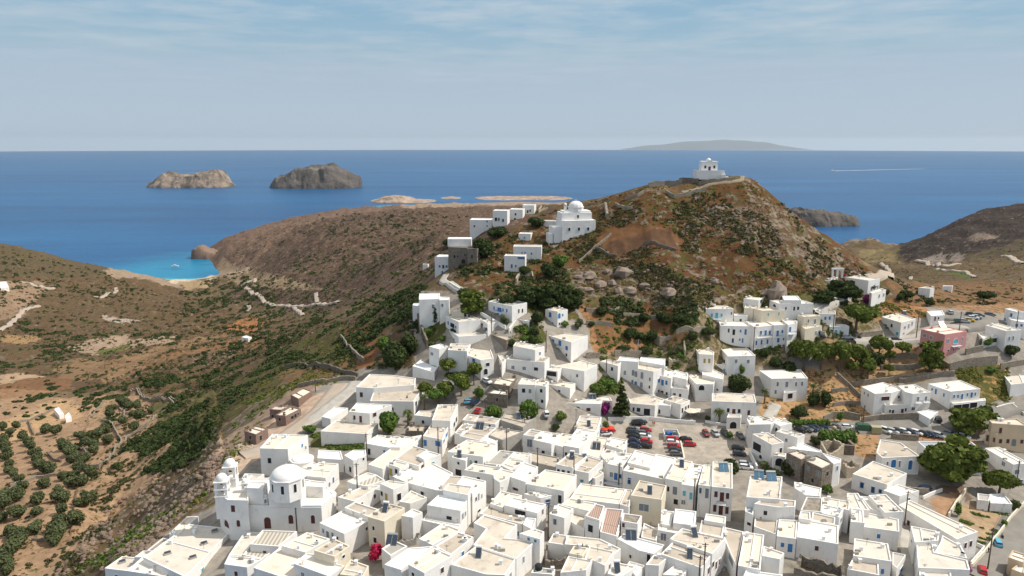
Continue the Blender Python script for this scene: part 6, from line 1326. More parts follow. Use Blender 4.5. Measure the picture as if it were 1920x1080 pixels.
TR = '''round 800,575 26 18 dark|dark bush against the left wall of the tall left end house
round 905,700 20 18 green|green tree between the pine garden and the stepped lane
bush 870,668 18 10 green|low green bush under the blue shuttered end house
bush 960,650 30 14 dark|dark garden shrubs in the walled garden below the cottage
round 1000,650 26 24 dark|round dark tree in the walled garden below the cottage
bush 985,640 26 12 green|bright hedge in the walled garden below the cottage
bush 1060,612 22 12 green|green shrubs right of the small cottage
round 1085,615 24 18 olive|olive coloured tree on the terrace right of the small cottage
bush 1110,612 20 10 dark|dark shrub at the left end of the brown terraces
round 1222,640 30 22 dark|dark leafy tree beside the roofless cream house
bush 830,640 20 12 green|green shrubs in the courtyard under the black cypress
bush 855,625 22 10 dark|dark shrubs in front of the blue shuttered house
round 1500,735 22 20 dark|dark tree right of the lone square house
bush 1420,665 26 12 dark|low dark trees left of the row of pines
round 1455,690 30 24 dark|dark tree at the left foot of the row of pines
bush 1478,716 34 20 dark|thick shrubs behind the lone square house
bush 1700,560 34 16 dark|dark bushes behind the upper car park
round 1745,575 20 16 dark|dark tree behind the tiny white cottage
bush 1850,560 34 14 dark|dark hedge line behind the upper car park
broad 1785,908 104 84 pine|giant bushy pine in front of the blue grey roof
umbrella 1874,928 64 44 pine|rounded pine right of the giant pine
broad 1813,812 66 46 pine|broad pine behind the beige house, left half
umbrella 1842,802 50 34 pine|broad pine behind the beige house, right half
umbrella 1605,624 72 50 pine|large umbrella pine above the low turquoise shuttered house
umbrella 1508,694 56 54 pine|left pine of the row below the hillside houses
umbrella 1540,692 54 48 pine|second pine of the row below the hillside houses
umbrella 1575,694 56 52 pine|third and widest pine of the row below the hillside houses
umbrella 1605,690 44 44 pine|fourth pine of the row below the hillside houses
umbrella 1648,672 44 42 pine|round pine just left of the upper road railing
round 1643,690 36 30 dark|dark round tree below the upper road railing
broad 1744,696 42 58 pine|dark shaggy pine touching the pink house
umbrella 1693,668 34 26 pine|small pine on the terrace left of the pink house
umbrella 1668,684 22 26 pine|thin little pine on the upper terrace
umbrella 1628,712 40 40 pine|tall small crowned pine on the lower terrace
umbrella 1598,706 30 28 pine|left small pine on the lower terrace
umbrella 1668,706 24 22 pine|right small pine on the lower terrace
bush 1496,784 38 24 dark|round dark bush above the clipped hedge
hedge 1518,799 68 12 green|long clipped green hedge beside the road
round 1527,762 28 28 dark|left of two round trees beside the lone square house
round 1549,762 30 30 dark|right of two round trees beside the lone square house
round 1576,792 14 22 green|narrow green bush at the road wall
hedge 1570,833 56 26 green|bright green hedge behind the ruin under the parked row
bush 1530,838 26 22 scrub|brownish bush beside the shaded canopy
round 990,788 50 40 green|dense bright green tree under the pink floored terrace
round 930,786 38 26 green|light green tree with white flowers by the lane bend
round 1138,736 36 30 green|leafy tree left of the tall araucaria, upper
round 1122,744 34 26 garden|leafy tree left of the tall araucaria, lower
araucaria 1166,786 46 76 dark|tall tiered araucaria tree left of the black shuttered house
bush 1136,778 22 28 purple|purple bougainvillea beside the araucaria
bush 1052,790 30 20 garden|reddish green shrub in front of the arcaded villa
round 1389,738 46 36 dark|dark tree with a few red flowers between two white houses
round 1390,704 16 24 green|small green bush against the large cube house
umbrella 842,704 42 30 pine|twisted umbrella pine on the left village edge, upper
umbrella 866,742 52 40 pine|yellow green garden pine, middle of the pine garden
umbrella 836,748 40 32 pine|low garden pine left of the pine garden
umbrella 890,722 32 42 pine|tall garden pine on the right of the pine garden
umbrella 798,748 30 32 pine|small pine above the fan palm
umbrella 824,758 50 28 green|wide green pine right of the fan palm
cypress 753,776 8 26 dark|left of two small cypresses by the brown shuttered house
cypress 765,770 10 26 dark|right of two small cypresses by the brown shuttered house
round 730,813 46 46 green|big green bushy tree beside the brown shuttered house
round 900,748 24 26 green|small green tree by the parked blue cars
cypress 817,606 12 34 dark|black cypress in front of the tall left end house
broad 886,590 54 44 pine|large dark pine right of the tall left end house
round 870,560 30 22 dark|dark tree behind the large dark pine
broad 988,572 44 36 dark|left tree of the dark grove under the boulders
broad 1020,580 52 46 dark|second tree of the dark grove under the boulders
broad 1050,582 50 46 dark|third tree of the dark grove under the boulders
broad 1078,580 44 36 dark|right tree of the dark grove under the boulders
bush 950,575 30 22 dark|bush left of the dark grove
round 908,482 44 36 dark|dark tree behind the stone spur house
round 845,462 30 16 dark|dark bush left of the ridge houses
round 932,445 40 20 dark|dark bushes under the ridge houses
round 1005,425 34 18 dark|dark tree below the hillside church sheds
round 1030,520 40 26 dark|dark tree right of the cream house with outside stair
round 1052,500 34 24 green|green tree above the boulders
round 985,516 30 18 dark|dark bush in front of the middle hill house
round 950,500 20 18 green|small green tree beside the cream house with outside stair
round 1008,610 26 28 dark|dark tall tree left of the small cottage
round 1004,632 26 20 dark|dark shrub below the tall tree left of the cottage
round 944,608 14 20 olive|small olive in front of the blue balcony house
round 952,610 12 16 olive|tiny olive right of the other small one
bush 1328,628 36 16 dark|dark hedge left of the lowest left hillside house
bush 1182,637 34 24 dark|dark round shrub on the brown terraces
bush 1200,640 28 18 dark|flat dark shrub on the brown terraces
bush 1170,662 30 16 scrub|prickly shrub under the brown terraces
bush 1208,664 40 14 dark|long dark shrub above the pale stone wall
broad 1583,562 62 32 dark|wide dark tree in front of the convent hall
broad 1548,572 44 24 dark|dark tree left of the convent garden
round 1618,541 54 14 dark|dark strip of trees behind the convent hall
round 1658,556 22 16 dark|dark bush right of the convent hall, upper
round 1688,564 22 14 dark|dark bush right of the convent hall, lower
bush 1629,570 26 18 purple|dark red flowering shrub beside the convent wall
bush 1582,520 14 8 red|red bougainvillea by the twin bell gable
bush 1688,612 30 14 dark|dark hedge beside the porch house under the umbrella pine
bush 1210,605 30 18 dark|dark bush at the left end of the cactus bank
bush 1245,606 36 22 dark|middle bush of the cactus bank
bush 1275,608 34 20 dark|right bush of the cactus bank
bush 1130,590 34 16 dark|dark bush above the brown terraces
round 744,694 56 56 dark|dense dark tree mass on the slope left of the village
round 768,664 40 40 dark|dark tree just outside the left village wall
round 722,662 34 34 green|green tree on the upper left slope
bush 800,630 26 14 green|green shrub below the black cypress
bush 585,810 36 14 green|dark green bush beside the dirt lane
bush 745,765 22 12 dark|dark bush in front of the broad villa
bush 768,790 16 12 green|small bush beside the garden path
bush 1042,808 24 14 dark|round clipped bush among the tan roofs
round 1370,822 18 14 green|round headed small tree in the car park
bush 1327,790 14 12 dark|round dark bush beside the palm
bush 1137,810 16 24 garden|reddish shrub behind the red parasols
bush 1365,895 44 36 dark|dark shrubs with red flowers beside the maroon shuttered house
bush 1445,895 40 20 dark|dark garden shrubs left of the stone house
bush 1480,890 50 30 scrub|overgrown garden shrubs below the stone house
bush 1435,878 26 14 palm|spiky garden plants under the arched porch
bush 1552,925 26 18 green|green shrub right of the triangular roof
bush 707,1048 36 34 red|big crimson bougainvillea at the bottom edge
bush 858,836 16 6 red|pink flowers on the narrow lane
round 1835,868 16 34 dark|slim dark tree between the two big pines
bush 1797,968 18 28 green|green bush on the garden wall
bush 1905,955 26 18 dark|dark bush on the garden wall by the road
bush 1885,988 16 14 green|green bush lower on the garden wall by the road
bush 1800,800 40 26 green|green bush under the left post terrace
bush 1848,780 30 20 dark|dark round bush in front of the post terrace
bush 1810,1075 26 16 purple|dark red shrub at the bottom edge near the red car
bush 1480,705 40 26 dark|dark shrubs under the row of pines
bush 1435,670 34 18 dark|green bushes behind the large cube house
bush 1330,680 20 14 green|green shrub beside the slender tower house
bush 1275,672 18 12 green|little green shrub in the ruined yard
bush 1258,668 16 10 dark|small dark shrub by the ruined yard wall
round 1300,640 24 20 scrub|scrubby tree inside the ruined yard
bush 1625,1000 14 24 dark|dark gap shrub between lower right roofs
round 1775,740 22 20 dark|dark bush under the garden stairs of the double house
bush 1860,700 20 14 green|small green tree against the right edge house
bush 1895,668 30 22 dark|dark bushes below the columned porch
bush 1850,650 26 18 green|green shrubs beside the columned porch'''
for l in TR.split('\n'):
    a, lab = l.split('|'); f = a.split(); x, y = map(float, f[1].split(','))
    if '(extra)' in lab: continue
    tree(f[0], x, y, float(f[2]), float(f[3]), f[4], lab, cat={'bush': 'shrub', 'hedge': 'hedge'}.get(f[0], 'tree'))
palm(1349, 795, 28, 34, 'big fan headed palm beside the white porch with dark arch'); palm(1434, 757, 20, 32, 'tall palm left of the lone square house'); palm(766, 797, 26, 34, 'palm in the garden of the brown shuttered house'); palm(797, 768, 18, 32, 'tall palm beside the round pines garden'); palm(1525, 735, 16, 18, 'short spiky palm beside the two round trees')
# olive grove: one built, the others are copies of it and its parts
OL = '''20,372 30,402 38,432 45,462 60,492 60,530 80,555 108,582 130,352 152,382 175,412 192,442 212,470 222,502 240,532 266,532 330,382 350,412 372,440 400,470 440,482 470,462 30,662 130,628 90,682 235,612 322,648
 330,692 215,692 205,752 332,752 325,792 425,707 415,802 105,772 20,727 4,790 65,862 195,852 310,842 305,892 122,902 98,932 60,984 30,1024 14,684 500,670 470,690 420,520 340,570 400,560 480,545 560,320 575,370 530,340 655,170 690,190 720,230 735,195 655,270 725,300 755,245 810,215 600,200 590,230 500,400 505,430 430,350 460,385
 250,320 300,330 60,330 20,300 95,290 400,420 380,600 440,600 300,910 330,860 55,1060 110,880'''
OX = [tuple(map(float, q.split(','))) for q in OL.split()]
protos = []
for i, (x, y) in enumerate(OX):
    g = ground(*tp('T', x, y))
    if i < 4:
        s = pxm(g); r_ = tree('olive', 0, 0, 23, 18, 'olive', 'round grey green olive tree in the grove on the lower left slope', group='olive trees on the lower left slope', p=g); protos.append(r_); continue
    o = protos[i % 4]; c_ = o.copy(); COL.objects.link(c_); c_.location = (g[0], g[1], g[2]-.05); c_.rotation_euler.z = random.uniform(0, 6); k = random.uniform(.8, 1.2); c_.scale = (k, k, k*random.uniform(.85, 1.15))
    for ch in o.children: d = ch.copy(); d.parent = c_; COL.objects.link(d)
# scrub that nobody could count
def scatter(name, leaf, regions, size, flat, per, lab_mat=None, seed=0, wfac=(.6, 1.5)):
    r = np.random.default_rng(seed); Vs = []
    for (t, poly, n_) in regions:
        pl = pts(t, poly) if isinstance(poly, str) else poly; xs = [p[0] for p in pl]; ys = [p[1] for p in pl]; out_ = []
        u = r.uniform(min(xs), max(xs), n_*8); v = r.uniform(min(ys), max(ys), n_*8); ok = inpoly(u, v, pl); u, v = u[ok][:int(n_*2.2)], v[ok][:int(n_*2.2)]
        # march all rays together on a coarse set of distances
        d = np.stack([(u-960)/FPX, cp+sp_*(540-v)/FPX, -sp_+cp*(540-v)/FPX], 1); kx = d[:, 0]/d[:, 1]; kz = d[:, 2]/d[:, 1]
        Y = np.full(len(u), 95.0); done = np.zeros(len(u), bool)
        for it in range(140):
            act = ~done
            if not act.any(): break
            z = CAM[2]+kz[act]*Y[act]; h_ = height(kx[act]*Y[act], Y[act]); gap = z-h_
            st = np.clip(gap*.8, Y[act]*.0015, Y[act]*.06); hit = gap < .4; idx = np.where(act)[0]; done[idx[hit]] = True; Y[idx[~hit]] += st[~hit]; done[Y > 4800] = True
        ok = (Y < 4700); X = kx*Y; zz = CAM[2]+kz*Y; dens = fbm(X/11, Y/11, 3, seed+3); keep = ok & (dens > np.quantile(dens[ok], .52) if ok.any() else ok)
        keep &= ~inpoly(u, v, pts('N', '110,545 220,475 330,455 540,462 660,540 600,612 420,570 250,645'))
        k = np.where(keep)[0][:n_]; out_ = np.stack([X[k], Y[k], height(X[k], Y[k])], 1)
        for P in out_:
            s = size*r.uniform(*wfac)*(1+max(0, P[1]-500)/900); m_ = per if P[1] < 500 else max(6, per//2)
            dd = r.normal(0, 1, (m_, 3)); dd[:, 2] = np.abs(dd[:, 2])*.8; dd /= np.linalg.norm(dd, axis=1)[:, None]
            C = P+dd*s*np.array([1, 1, flat])*(.65+.4*r.random((m_, 1))); V, _ = quads(C, dd+[0, 0, .5], s*.34, r); Vs.append(V)
    V = np.concatenate(Vs); o = bigmesh(name, V, np.arange(len(V)).reshape(-1, 4), LF[leaf]); tag(o, kind='stuff'); return o
HILL = '850,520 880,470 1020,400 1215,350 1430,332 1500,412 1560,460 1650,525 1540,565 1300,580 1110,585 1000,560'
BAND = '720,560 800,520 820,600 760,640 780,690 690,690 640,700 560,690 500,730 430,770 400,850 340,870 230,960 150,1080 100,1080 170,900 230,800 300,720 450,650 560,620'
LEFTV = '0,460 200,510 330,560 480,600 600,600 500,700 400,760 300,740 0,690'
scatter('scrub', 'scrub', [('X', HILL, 3600), ('X', BAND, 2600), ('X', LEFTV, 2600), ('X', '420,480 560,410 850,400 850,500 700,560 600,590 470,560', 3600), ('X', '1640,480 1920,400 1920,570 1700,570', 900), ('X', '0,700 300,700 420,800 300,900 120,1080 0,1080', 300)], .62, .7, 16, seed=31)
scatter('scrub', 'dry', [('X', HILL, 3200), ('X', BAND, 900), ('X', '1440,700 1540,690 1640,700 1640,775 1600,800 1430,790', 250), ('X', '1640,560 1700,560 1760,590 1680,600', 120), ('X', '0,760 300,740 400,800 150,1080 0,1080', 350), ('X', '1540,640 1740,650 1800,690 1740,715 1620,725', 150)], .42, .6, 12, seed=32)
scatter('scrub', 'dark', [('X', '1090,560 1300,560 1320,600 1280,615 1110,600', 120), ('X', '200,870 340,740 450,650 600,610 700,560 800,530 810,600 720,640 640,690 540,690 430,760 380,850 300,900', 2200), ('X', LEFTV, 800), ('X', '450,560 560,480 800,440 850,480 700,560 600,600', 700), ('X', '600,400 800,395 880,400 860,440 700,450 560,440', 220), ('S', '230,585 330,575 600,590 610,610 340,630 160,640', 90), ('S', '740,590 950,580 1160,590 940,660 1000,610 760,620', 110), ('S', '190,650 330,640 460,690 390,720 280,790 200,720', 120), ('S', '0,740 190,760 200,790 0,810', 60), ('S', '420,900 560,870 740,890 760,930 500,960 430,930', 110), ('S', '80,970 290,920 300,940 120,985', 60), ('S', '800,820 1000,800 1130,680 1180,700 1040,860 820,880', 160), ('S', '1240,640 1450,600 1500,620 1300,680', 80), ('S', '80,560 140,500 260,560 240,580', 70), ('S', '950,340 1150,350 1370,270 1480,270 1300,400 1480,440 1240,480 1100,400', 260), ('S', '240,845 290,850 350,885 290,905', 30), ('T', '370,430 480,300 560,240 420,190 470,120 640,90 700,130 560,330', 120), ('X', '0,470 200,510 300,560 0,580', 250), ('X', '380,530 470,500 520,560 620,600 480,640 330,590', 900), ('X', '0,700 90,690 130,770 0,830', 40), ('X', '80,600 240,590 320,640 250,700 60,690', 140), ('X', '860,470 960,430 1060,490 1080,570 960,580 870,560', 160), ('X', '1530,560 1560,540 1660,545 1600,580', 60), ('X', '300,640 420,600 520,610 440,660', 60)], 1.25, .75, 34, seed=33, wfac=(.6, 1.4))
scatter('scrub', 'garden', [('X', '790,560 930,580 1120,580 1125,700 1290,700 1440,690 1560,650 1700,610 1660,560 1300,600 1100,580', 420), ('G', '115,385 195,570 340,520 330,400 200,370', 60), ('G', '925,430 1060,375 1190,430 1200,545 1000,525', 90), ('H', '1005,385 1110,300 1290,250 1290,440 1010,440', 80), ('G', '60,760 280,830 640,880 700,800 300,800', 60), ('X', '120,1080 420,870 440,760 700,640 600,700 450,800 430,890 240,1050', 700)], .8, .65, 22, seed=38)
scatter('scrub', 'yellow', [('X', '500,700 640,690 700,705 560,730 470,790 420,800', 260), ('X', '390,890 470,780 500,790 420,900 300,1000 200,1060', 260), ('X', '1790,690 1890,680 1900,740 1870,770 1820,750', 330), ('X', HILL, 700), ('X', '560,640 700,600 720,640 640,680', 160), ('X', '1640,560 1760,590 1700,600', 70)], .6, .6, 18, seed=34)
scatter('overgrown_plot', 'garden', [('Q1', '1150,330 1300,300 1780,380 1770,490 1640,480 1140,470', 260)], .7, .6, 26, seed=35)
scatter('vegetable_rows', 'garden', [('P6', '1310,260 1760,360 1750,400 1330,290', 170), ('P6', '1270,340 1560,400 1540,420 1270,360', 50), ('P6', '1210,430 1450,520 1430,560 1210,460', 90), ('P6', '1430,520 1650,560 1600,620 1420,580', 60), ('P6', '1400,680 1500,700 1490,740 1400,710', 50), ('P6', '1440,620 1560,650 1540,680 1440,650', 40)], .35, .7, 14, seed=36)
# ================================================================= boulders
def rock(p, s, label=None, m=None, seed=0, name='boulder', group=None, sq=(1, 1, .7)):
    r = np.random.default_rng(seed); n_ = 12; V = []; 
    for i in range(7):
        t = -1.35+2.7*i/6
        for j in range(n_):
            a = 2*math.pi*j/n_; d = np.array([math.cos(t)*math.cos(a), math.cos(t)*math.sin(a), math.sin(t)])
            k = (.62+.75*(hsh(np.array([round(d[0]*1.6)+seed]), np.array([round(d[1]*1.6)+3*round(d[2]*1.4)]), seed)[0]))*.55+.25+.35*float(vnoise(np.array([d[0]*1.3+seed*3.1]), np.array([d[1]*1.3+d[2]*1.7]), seed)[0])+.12*r.random(); V.append(d*k*s*np.array(sq))
    Fc = [(q*n_+j, q*n_+(j+1) % n_, (q+1)*n_+(j+1) % n_, (q+1)*n_+j) for q in range(6) for j in range(n_)]+[tuple(range(n_-1, -1, -1)), tuple(range(6*n_, 7*n_))]
    o = mesh(name, V, Fc, m); o.location = tuple(p); o.rotation_euler.z = random.uniform(0, 6); tag(o, label, 'boulder', group); return o
BM = mat('boulder_rock', (.30, .235, .185), .95, .3, .35, .4, rgb2=(.17, .13, .105), stain=((.10, .085, .065), .5, .55, .6))
for i, (x, y, w, lab) in enumerate(((300, 740, 95, 'widest smooth boulder on the hill foot'), (90, 760, 60, 'reddish boulder at the left of the boulder group'), (150, 810, 60, 'rounded boulder below the widest one, left'), (220, 800, 50, 'pale boulder right below the widest one'), (20, 770, 55, 'leftmost boulder of the hill foot group'), (60, 850, 60, 'low boulder above the dark grove'),
        (330, 850, 60, 'dark cracked boulder right of the pale ones'), (420, 815, 45, 'small boulder right of the widest one'), (190, 730, 35, 'small boulder above the rounded one'), (260, 850, 40, 'flat boulder in the middle of the group'), (560, 860, 70, 'boulder behind the cactus bank'), (830, 790, 45, 'grey boulder on the middle slope'), (1150, 860, 50, 'boulder behind the hillside houses'))):
    g = ground(*tp('N', x, y)); s = w/3.2/pxm(g)*.68; rock(g+np.array([0, 0, -s*.15]), s, lab, BM, i*7+1, sq=(random.uniform(.9, 1.3), random.uniform(.7, 1), random.uniform(.55, .9)))
g = ground(*tp('J', 850, 262)); rock(g+np.array([0, 0, .8]), 4.2, 'big pointed grey boulder above the large white house under the hill', BM, 91, sq=(1.2, .8, 1))
def rubble(name, regions, smin, smax, m, seed=1):
    r = np.random.default_rng(seed); b_V = []; b_F = []
    for t, poly, n_ in regions:
        pl = pts(t, poly); xs = [p[0] for p in pl]; ys = [p[1] for p in pl]; c_ = 0
        while c_ < n_:
            u, v = r.uniform(min(xs), max(xs)), r.uniform(min(ys), max(ys))
            if not inpoly(u, v, pl): continue
            c_ += 1; g = ground(u, v); s = r.uniform(smin, smax)*(1+max(0, g[1]-450)/700); k = len(b_V); a0 = r.uniform(0, 6)
            for z_, rr in ((-.5, .9), (.25, 1.0), (.7, .55)):
                for j in range(6): q = s*rr*r.uniform(.75, 1.2); b_V.append((g[0]+q*math.cos(a0+j*1.047), g[1]+q*math.sin(a0+j*1.047), g[2]+s*z_*r.uniform(.8, 1.1)))
            b_F += [(k+6*l+j, k+6*l+(j+1) % 6, k+6*(l+1)+(j+1) % 6, k+6*(l+1)+j) for l in range(2) for j in range(6)]+[tuple(k+12+j for j in range(6))]
    o = mesh(name, b_V, b_F, m); tag(o, kind='stuff')
BM2 = mat('scree_rock', (.25, .185, .14), .95, .3, .35, .4, rgb2=(.13, .095, .07))
rubble('scree', [('X', '200,1060 300,960 400,850 430,820 440,850 400,920 330,980 260,1050', 420), ('X', '100,1080 200,960 330,860 400,800 420,830 300,960 200,1070', 350), ('X', '500,640 570,560 600,620 560,690', 10), ('S', '1100,690 1360,680 1240,780 1060,780', 120), ('N', '0,700 420,680 1000,700 1100,840 500,880 0,860', 110), ('N', '880,330 1130,370 1300,600 1100,560', 110), ('N', '560,420 900,380 1000,500 700,560', 60), ('T', '480,830 620,760 560,870 430,1000 380,990', 60)], .2, .95, BM2, 5)
rubble('stone_heap', [('Q1', '310,500 340,430 480,430 530,470 440,520', 120)], .2, .5, mat('heap_stone', (.42, .34, .27), .95, .25, 2), 9)
# ================================================================= cars
TYRE = mat('tyre_rubber', (.02, .02, .02), .9, .2, 3); GLS = mat('car_glass', (.02, .025, .03), .12, .1, 2, spec=.6); RIM = mat('wheel_rim', (.4, .4, .42), .4, .1, 3, metal=.6); LAMPM = mat('lamp_glass', (.7, .7, .68), .2, .05, 3, spec=.5); TAILM = mat('tail_lamp', (.3, .01, .01), .3, .1, 3)
CC = dict(black=(.012, .012, .014), grey=(.13, .135, .14), dark=(.035, .04, .045), navy=(.02, .035, .08), red=(.45, .015, .02), white=(.72, .72, .72), silver=(.42, .44, .45), maroon=(.22, .04, .04), yellow=(.65, .42, .02), sky=(.10, .38, .55), tan=(.45, .33, .2), green=(.03, .10, .06))
CM = {}
def paint(c):
    if c not in CM:
        CM[c] = mat('car_paint_'+c, CC[c], .28, .05, 1, spec=.5)
    return CM[c]
def loft(secs, close=True):
    b = MB(); V = []; n_ = len(secs[0])
    for s in secs: V += s
    Fc = [(i*n_+j, i*n_+(j+1) % n_, (i+1)*n_+(j+1) % n_, (i+1)*n_+j) for i in range(len(secs)-1) for j in range(n_)]+[tuple(range(n_-1, -1, -1)), tuple((len(secs)-1)*n_+j for j in range(n_))]
    b.add(V, Fc); return b
CARP = {}
def car_parts(c, van):
    """meshes of one kind of car, shared by its copies"""
    k = (c, van)
    if k in CARP: return CARP[k]
    H_ = .28 if van else 0
    def sec(x, w, z0, z1, e=.1): return [(x, -w/2, z0), (x, w/2, z0), (x, w/2+.02, (z0+z1)/2), (x, w/2-e, z1), (x, -w/2+e, z1), (x, -w/2-.02, (z0+z1)/2)]
    body = loft([sec(-2.05, 1.5, .35, .75), sec(-1.95, 1.66, .28, .95+H_*.3), sec(-1.2, 1.74, .25, 1.0+H_*.2), sec(.9, 1.74, .25, .98), sec(1.7, 1.68, .27, .86), sec(2.0, 1.55, .33, .68)])
    def sec2(x, w, z0, z1): return [(x, -w/2, z0), (x, w/2, z0), (x, w/2-.17, z1), (x, -w/2+.17, z1)]
    top = 1.46+H_*1.2; glass = loft([sec2(-1.9, 1.5, .93, .98), sec2(-1.62, 1.56, .93, top-.12), sec2(.25, 1.56, .93, top-.10), sec2(1.05, 1.5, .92, .97)])
    roof = loft([[(x, -w/2, z), (x, w/2, z), (x, w/2-.05, z+.07), (x, -w/2+.05, z+.07)] for x, w, z in ((-1.66, 1.18, top-.13), (-.7, 1.24, top-.06), (.32, 1.18, top-.11))])
    wheels = []
    for sx, sy in ((-1.25, -1), (-1.25, 1), (1.25, -1), (1.25, 1)):
        b = MB(); b.tube((sx, sy*.68, .31), (sx, sy*.89, .31), .31, n=14); r_ = MB(); r_.tube((sx, sy*.80, .31), (sx, sy*.90, .31), .18, n=10); wheels.append((b, r_))
    hl = []
    for sy in (-1, 1): b = MB(); b.box((1.93, sy*.6, .66), (.12, .3, .14)); hl.append(('headlight', b, LAMPM)); b = MB(); b.box((-2.0, sy*.62, .78), (.08, .25, .2)); hl.append(('tail_light', b, TAILM))
    CARP[k] = (body, glass, roof, wheels, hl); return CARP[k]
CPROTO = {}
def car(px, py, head, c, label, group, van=False, p=None):
    g = ground(px, py) if p is None else p; k = (c, van); loc = (g[0], g[1], g[2]+.05)
    if k in CPROTO:
        o = CPROTO[k]; r_ = o.copy(); COL.objects.link(r_); r_.location = loc; r_.rotation_euler.z = R(head); tag(r_, label, 'car', group)
        for ch in o.children:
            d = ch.copy(); d.parent = r_; COL.objects.link(d)
            for g2 in ch.children: e = g2.copy(); e.parent = d; COL.objects.link(e)
        return r_
    body, glass, roof, wheels, hl = car_parts(c, van); root = empty('parked_car', loc, R(head)); tag(root, label, 'car', group); CPROTO[k] = root
    body.build('body', paint(c), root); glass.build('windows', GLS, root); roof.build('roof_panel', paint(c), root)
    for b, r_ in wheels: w_ = b.build('wheel', TYRE, root); r_.build('rim', RIM, w_)
    for nm, b, m_ in hl: b.build(nm, m_, root)
    return root
GP = 'cars in the central car park'; GR = 'cars parked along the upper road'; GU = 'cars in the far right upper car park'; GL_ = 'cars on the lanes'
CARS = [('Q4', 575, 222, 8, 'black', 'black van parked alone against the white back wall', GP, 1), ('Q4', 620, 205, 8, 'dark', 'dark car tight behind the black van at the back wall', GP, 0),
 ('Q4', 262, 300, 15, 'red', 'red car under the red parasols at the left corner of the car park', GP, 0), ('Q4', 225, 335, 15, 'white', 'white car in front of the red one at the left corner', GP, 0),
 ('Q4', 530, 290, -14, 'grey', 'grey car at the back of the left parked column', GP, 0), ('Q4', 525, 322, -14, 'dark', 'second dark car in the left parked column', GP, 0), ('Q4', 540, 368, -14, 'black', 'black car in the middle of the left parked column', GP, 0), ('Q4', 545, 425, -18, 'navy', 'navy car near the front of the left column', GP, 1), ('Q4', 550, 470, -18, 'navy', 'navy car at the very front of the left column', GP, 0),
 ('Q4', 672, 295, -12, 'red', 'rear red car in the right half of the double column', GP, 0), ('Q4', 655, 332, -12, 'grey', 'grey car just in front of the rear red car', GP, 0), ('Q4', 660, 368, -12, 'white', 'white car between the two red cars of the double column', GP, 0), ('Q4', 680, 425, -12, 'red', 'front red car in the right half of the double column', GP, 0), ('Q4', 672, 475, -12, 'black', 'black car at the front of the double column', GP, 0),
 ('Q4', 975, 398, -6, 'red', 'red car at the top of the column by the dividing wall', GP, 0), ('Q4', 975, 434, -6, 'white', 'white car second in the column by the dividing wall', GP, 0), ('Q4', 985, 478, -6, 'red', 'red car third in the column by the dividing wall', GP, 0), ('Q4', 1000, 520, -6, 'dark', 'dark car fourth in the column by the dividing wall', GP, 0), ('Q4', 1015, 562, -6, 'grey', 'grey car at the bottom of the column by the dividing wall', GP, 0),
 ('Q4', 1168, 455, -10, 'red', 'lone red hatchback just right of the dividing wall', GP, 0), ('Q4', 1120, 400, 10, 'black', 'small black car behind the lone red hatchback', GP, 0), ('Q4', 1350, 335, -85, 'maroon', 'brownish red car facing the low pink kerb', GP, 0), ('Q4', 1455, 335, -80, 'silver', 'silver car right of the brownish red car', GP, 0), ('Q4', 1565, 335, -80, 'dark', 'dark estate car left of the round headed tree', GP, 1), ('Q4', 1735, 360, -85, 'grey', 'grey car right of the round headed tree', GP, 0),
 ('Q4', 1712, 500, -6, 'black', 'rear black car at the right side of the car park', GP, 0), ('Q4', 1725, 565, -6, 'dark', 'dark car in front of the rear black car', GP, 0), ('Q4', 1790, 680, -15, 'silver', 'silver car beside the white wall, rear one', GP, 0), ('Q4', 1800, 718, -15, 'white', 'white car beside the white wall, front one', GP, 0)]
for i, (x, y, c, lab) in enumerate(((975, 290, 'black', 'black car first in the left half of the road row'), (1045, 288, 'grey', 'grey car second in the left half of the road row'), (1105, 280, 'navy', 'navy car third in the left half of the road row'), (1155, 270, 'dark', 'dark car fourth in the left half of the road row'), (1225, 258, 'navy', 'navy car fifth in the left half of the road row'), (1305, 255, 'tan', 'sand coloured car sixth in the left half of the road row'), (1370, 258, 'grey', 'grey car behind the sand coloured one'))):
    CARS.append(('Q5', x, y, -40, c, lab, GR, 0))
CARS.append(('Q5', 1505, 262, -8, 'white', 'white car alone right of the sand coloured car', GR, 0))
for x, y, c, lab in ((370, 425, 'white', 'white van first right of the green container'), (455, 432, 'silver', 'silver car second right of the green container'), (515, 430, 'dark', 'dark car third right of the green container'), (585, 435, 'white', 'white car fourth right of the green container'), (655, 440, 'navy', 'navy car fifth right of the green container'), (722, 445, 'white', 'white car sixth right of the green container'), (815, 460, 'dark', 'dark car seventh right of the green container'), (885, 470, 'navy', 'navy car eighth right of the green container'), (975, 478, 'silver', 'silver car ninth right of the green container'), (1095, 460, 'grey', 'grey car first after the shrub in the road row'), (1170, 470, 'dark', 'dark car second after the shrub in the road row'), (1245, 488, 'white', 'white car last in the road row')):
    CARS.append(('Q6', x, y, -52, c, lab, GR, 1 if 'van' in lab else 0))
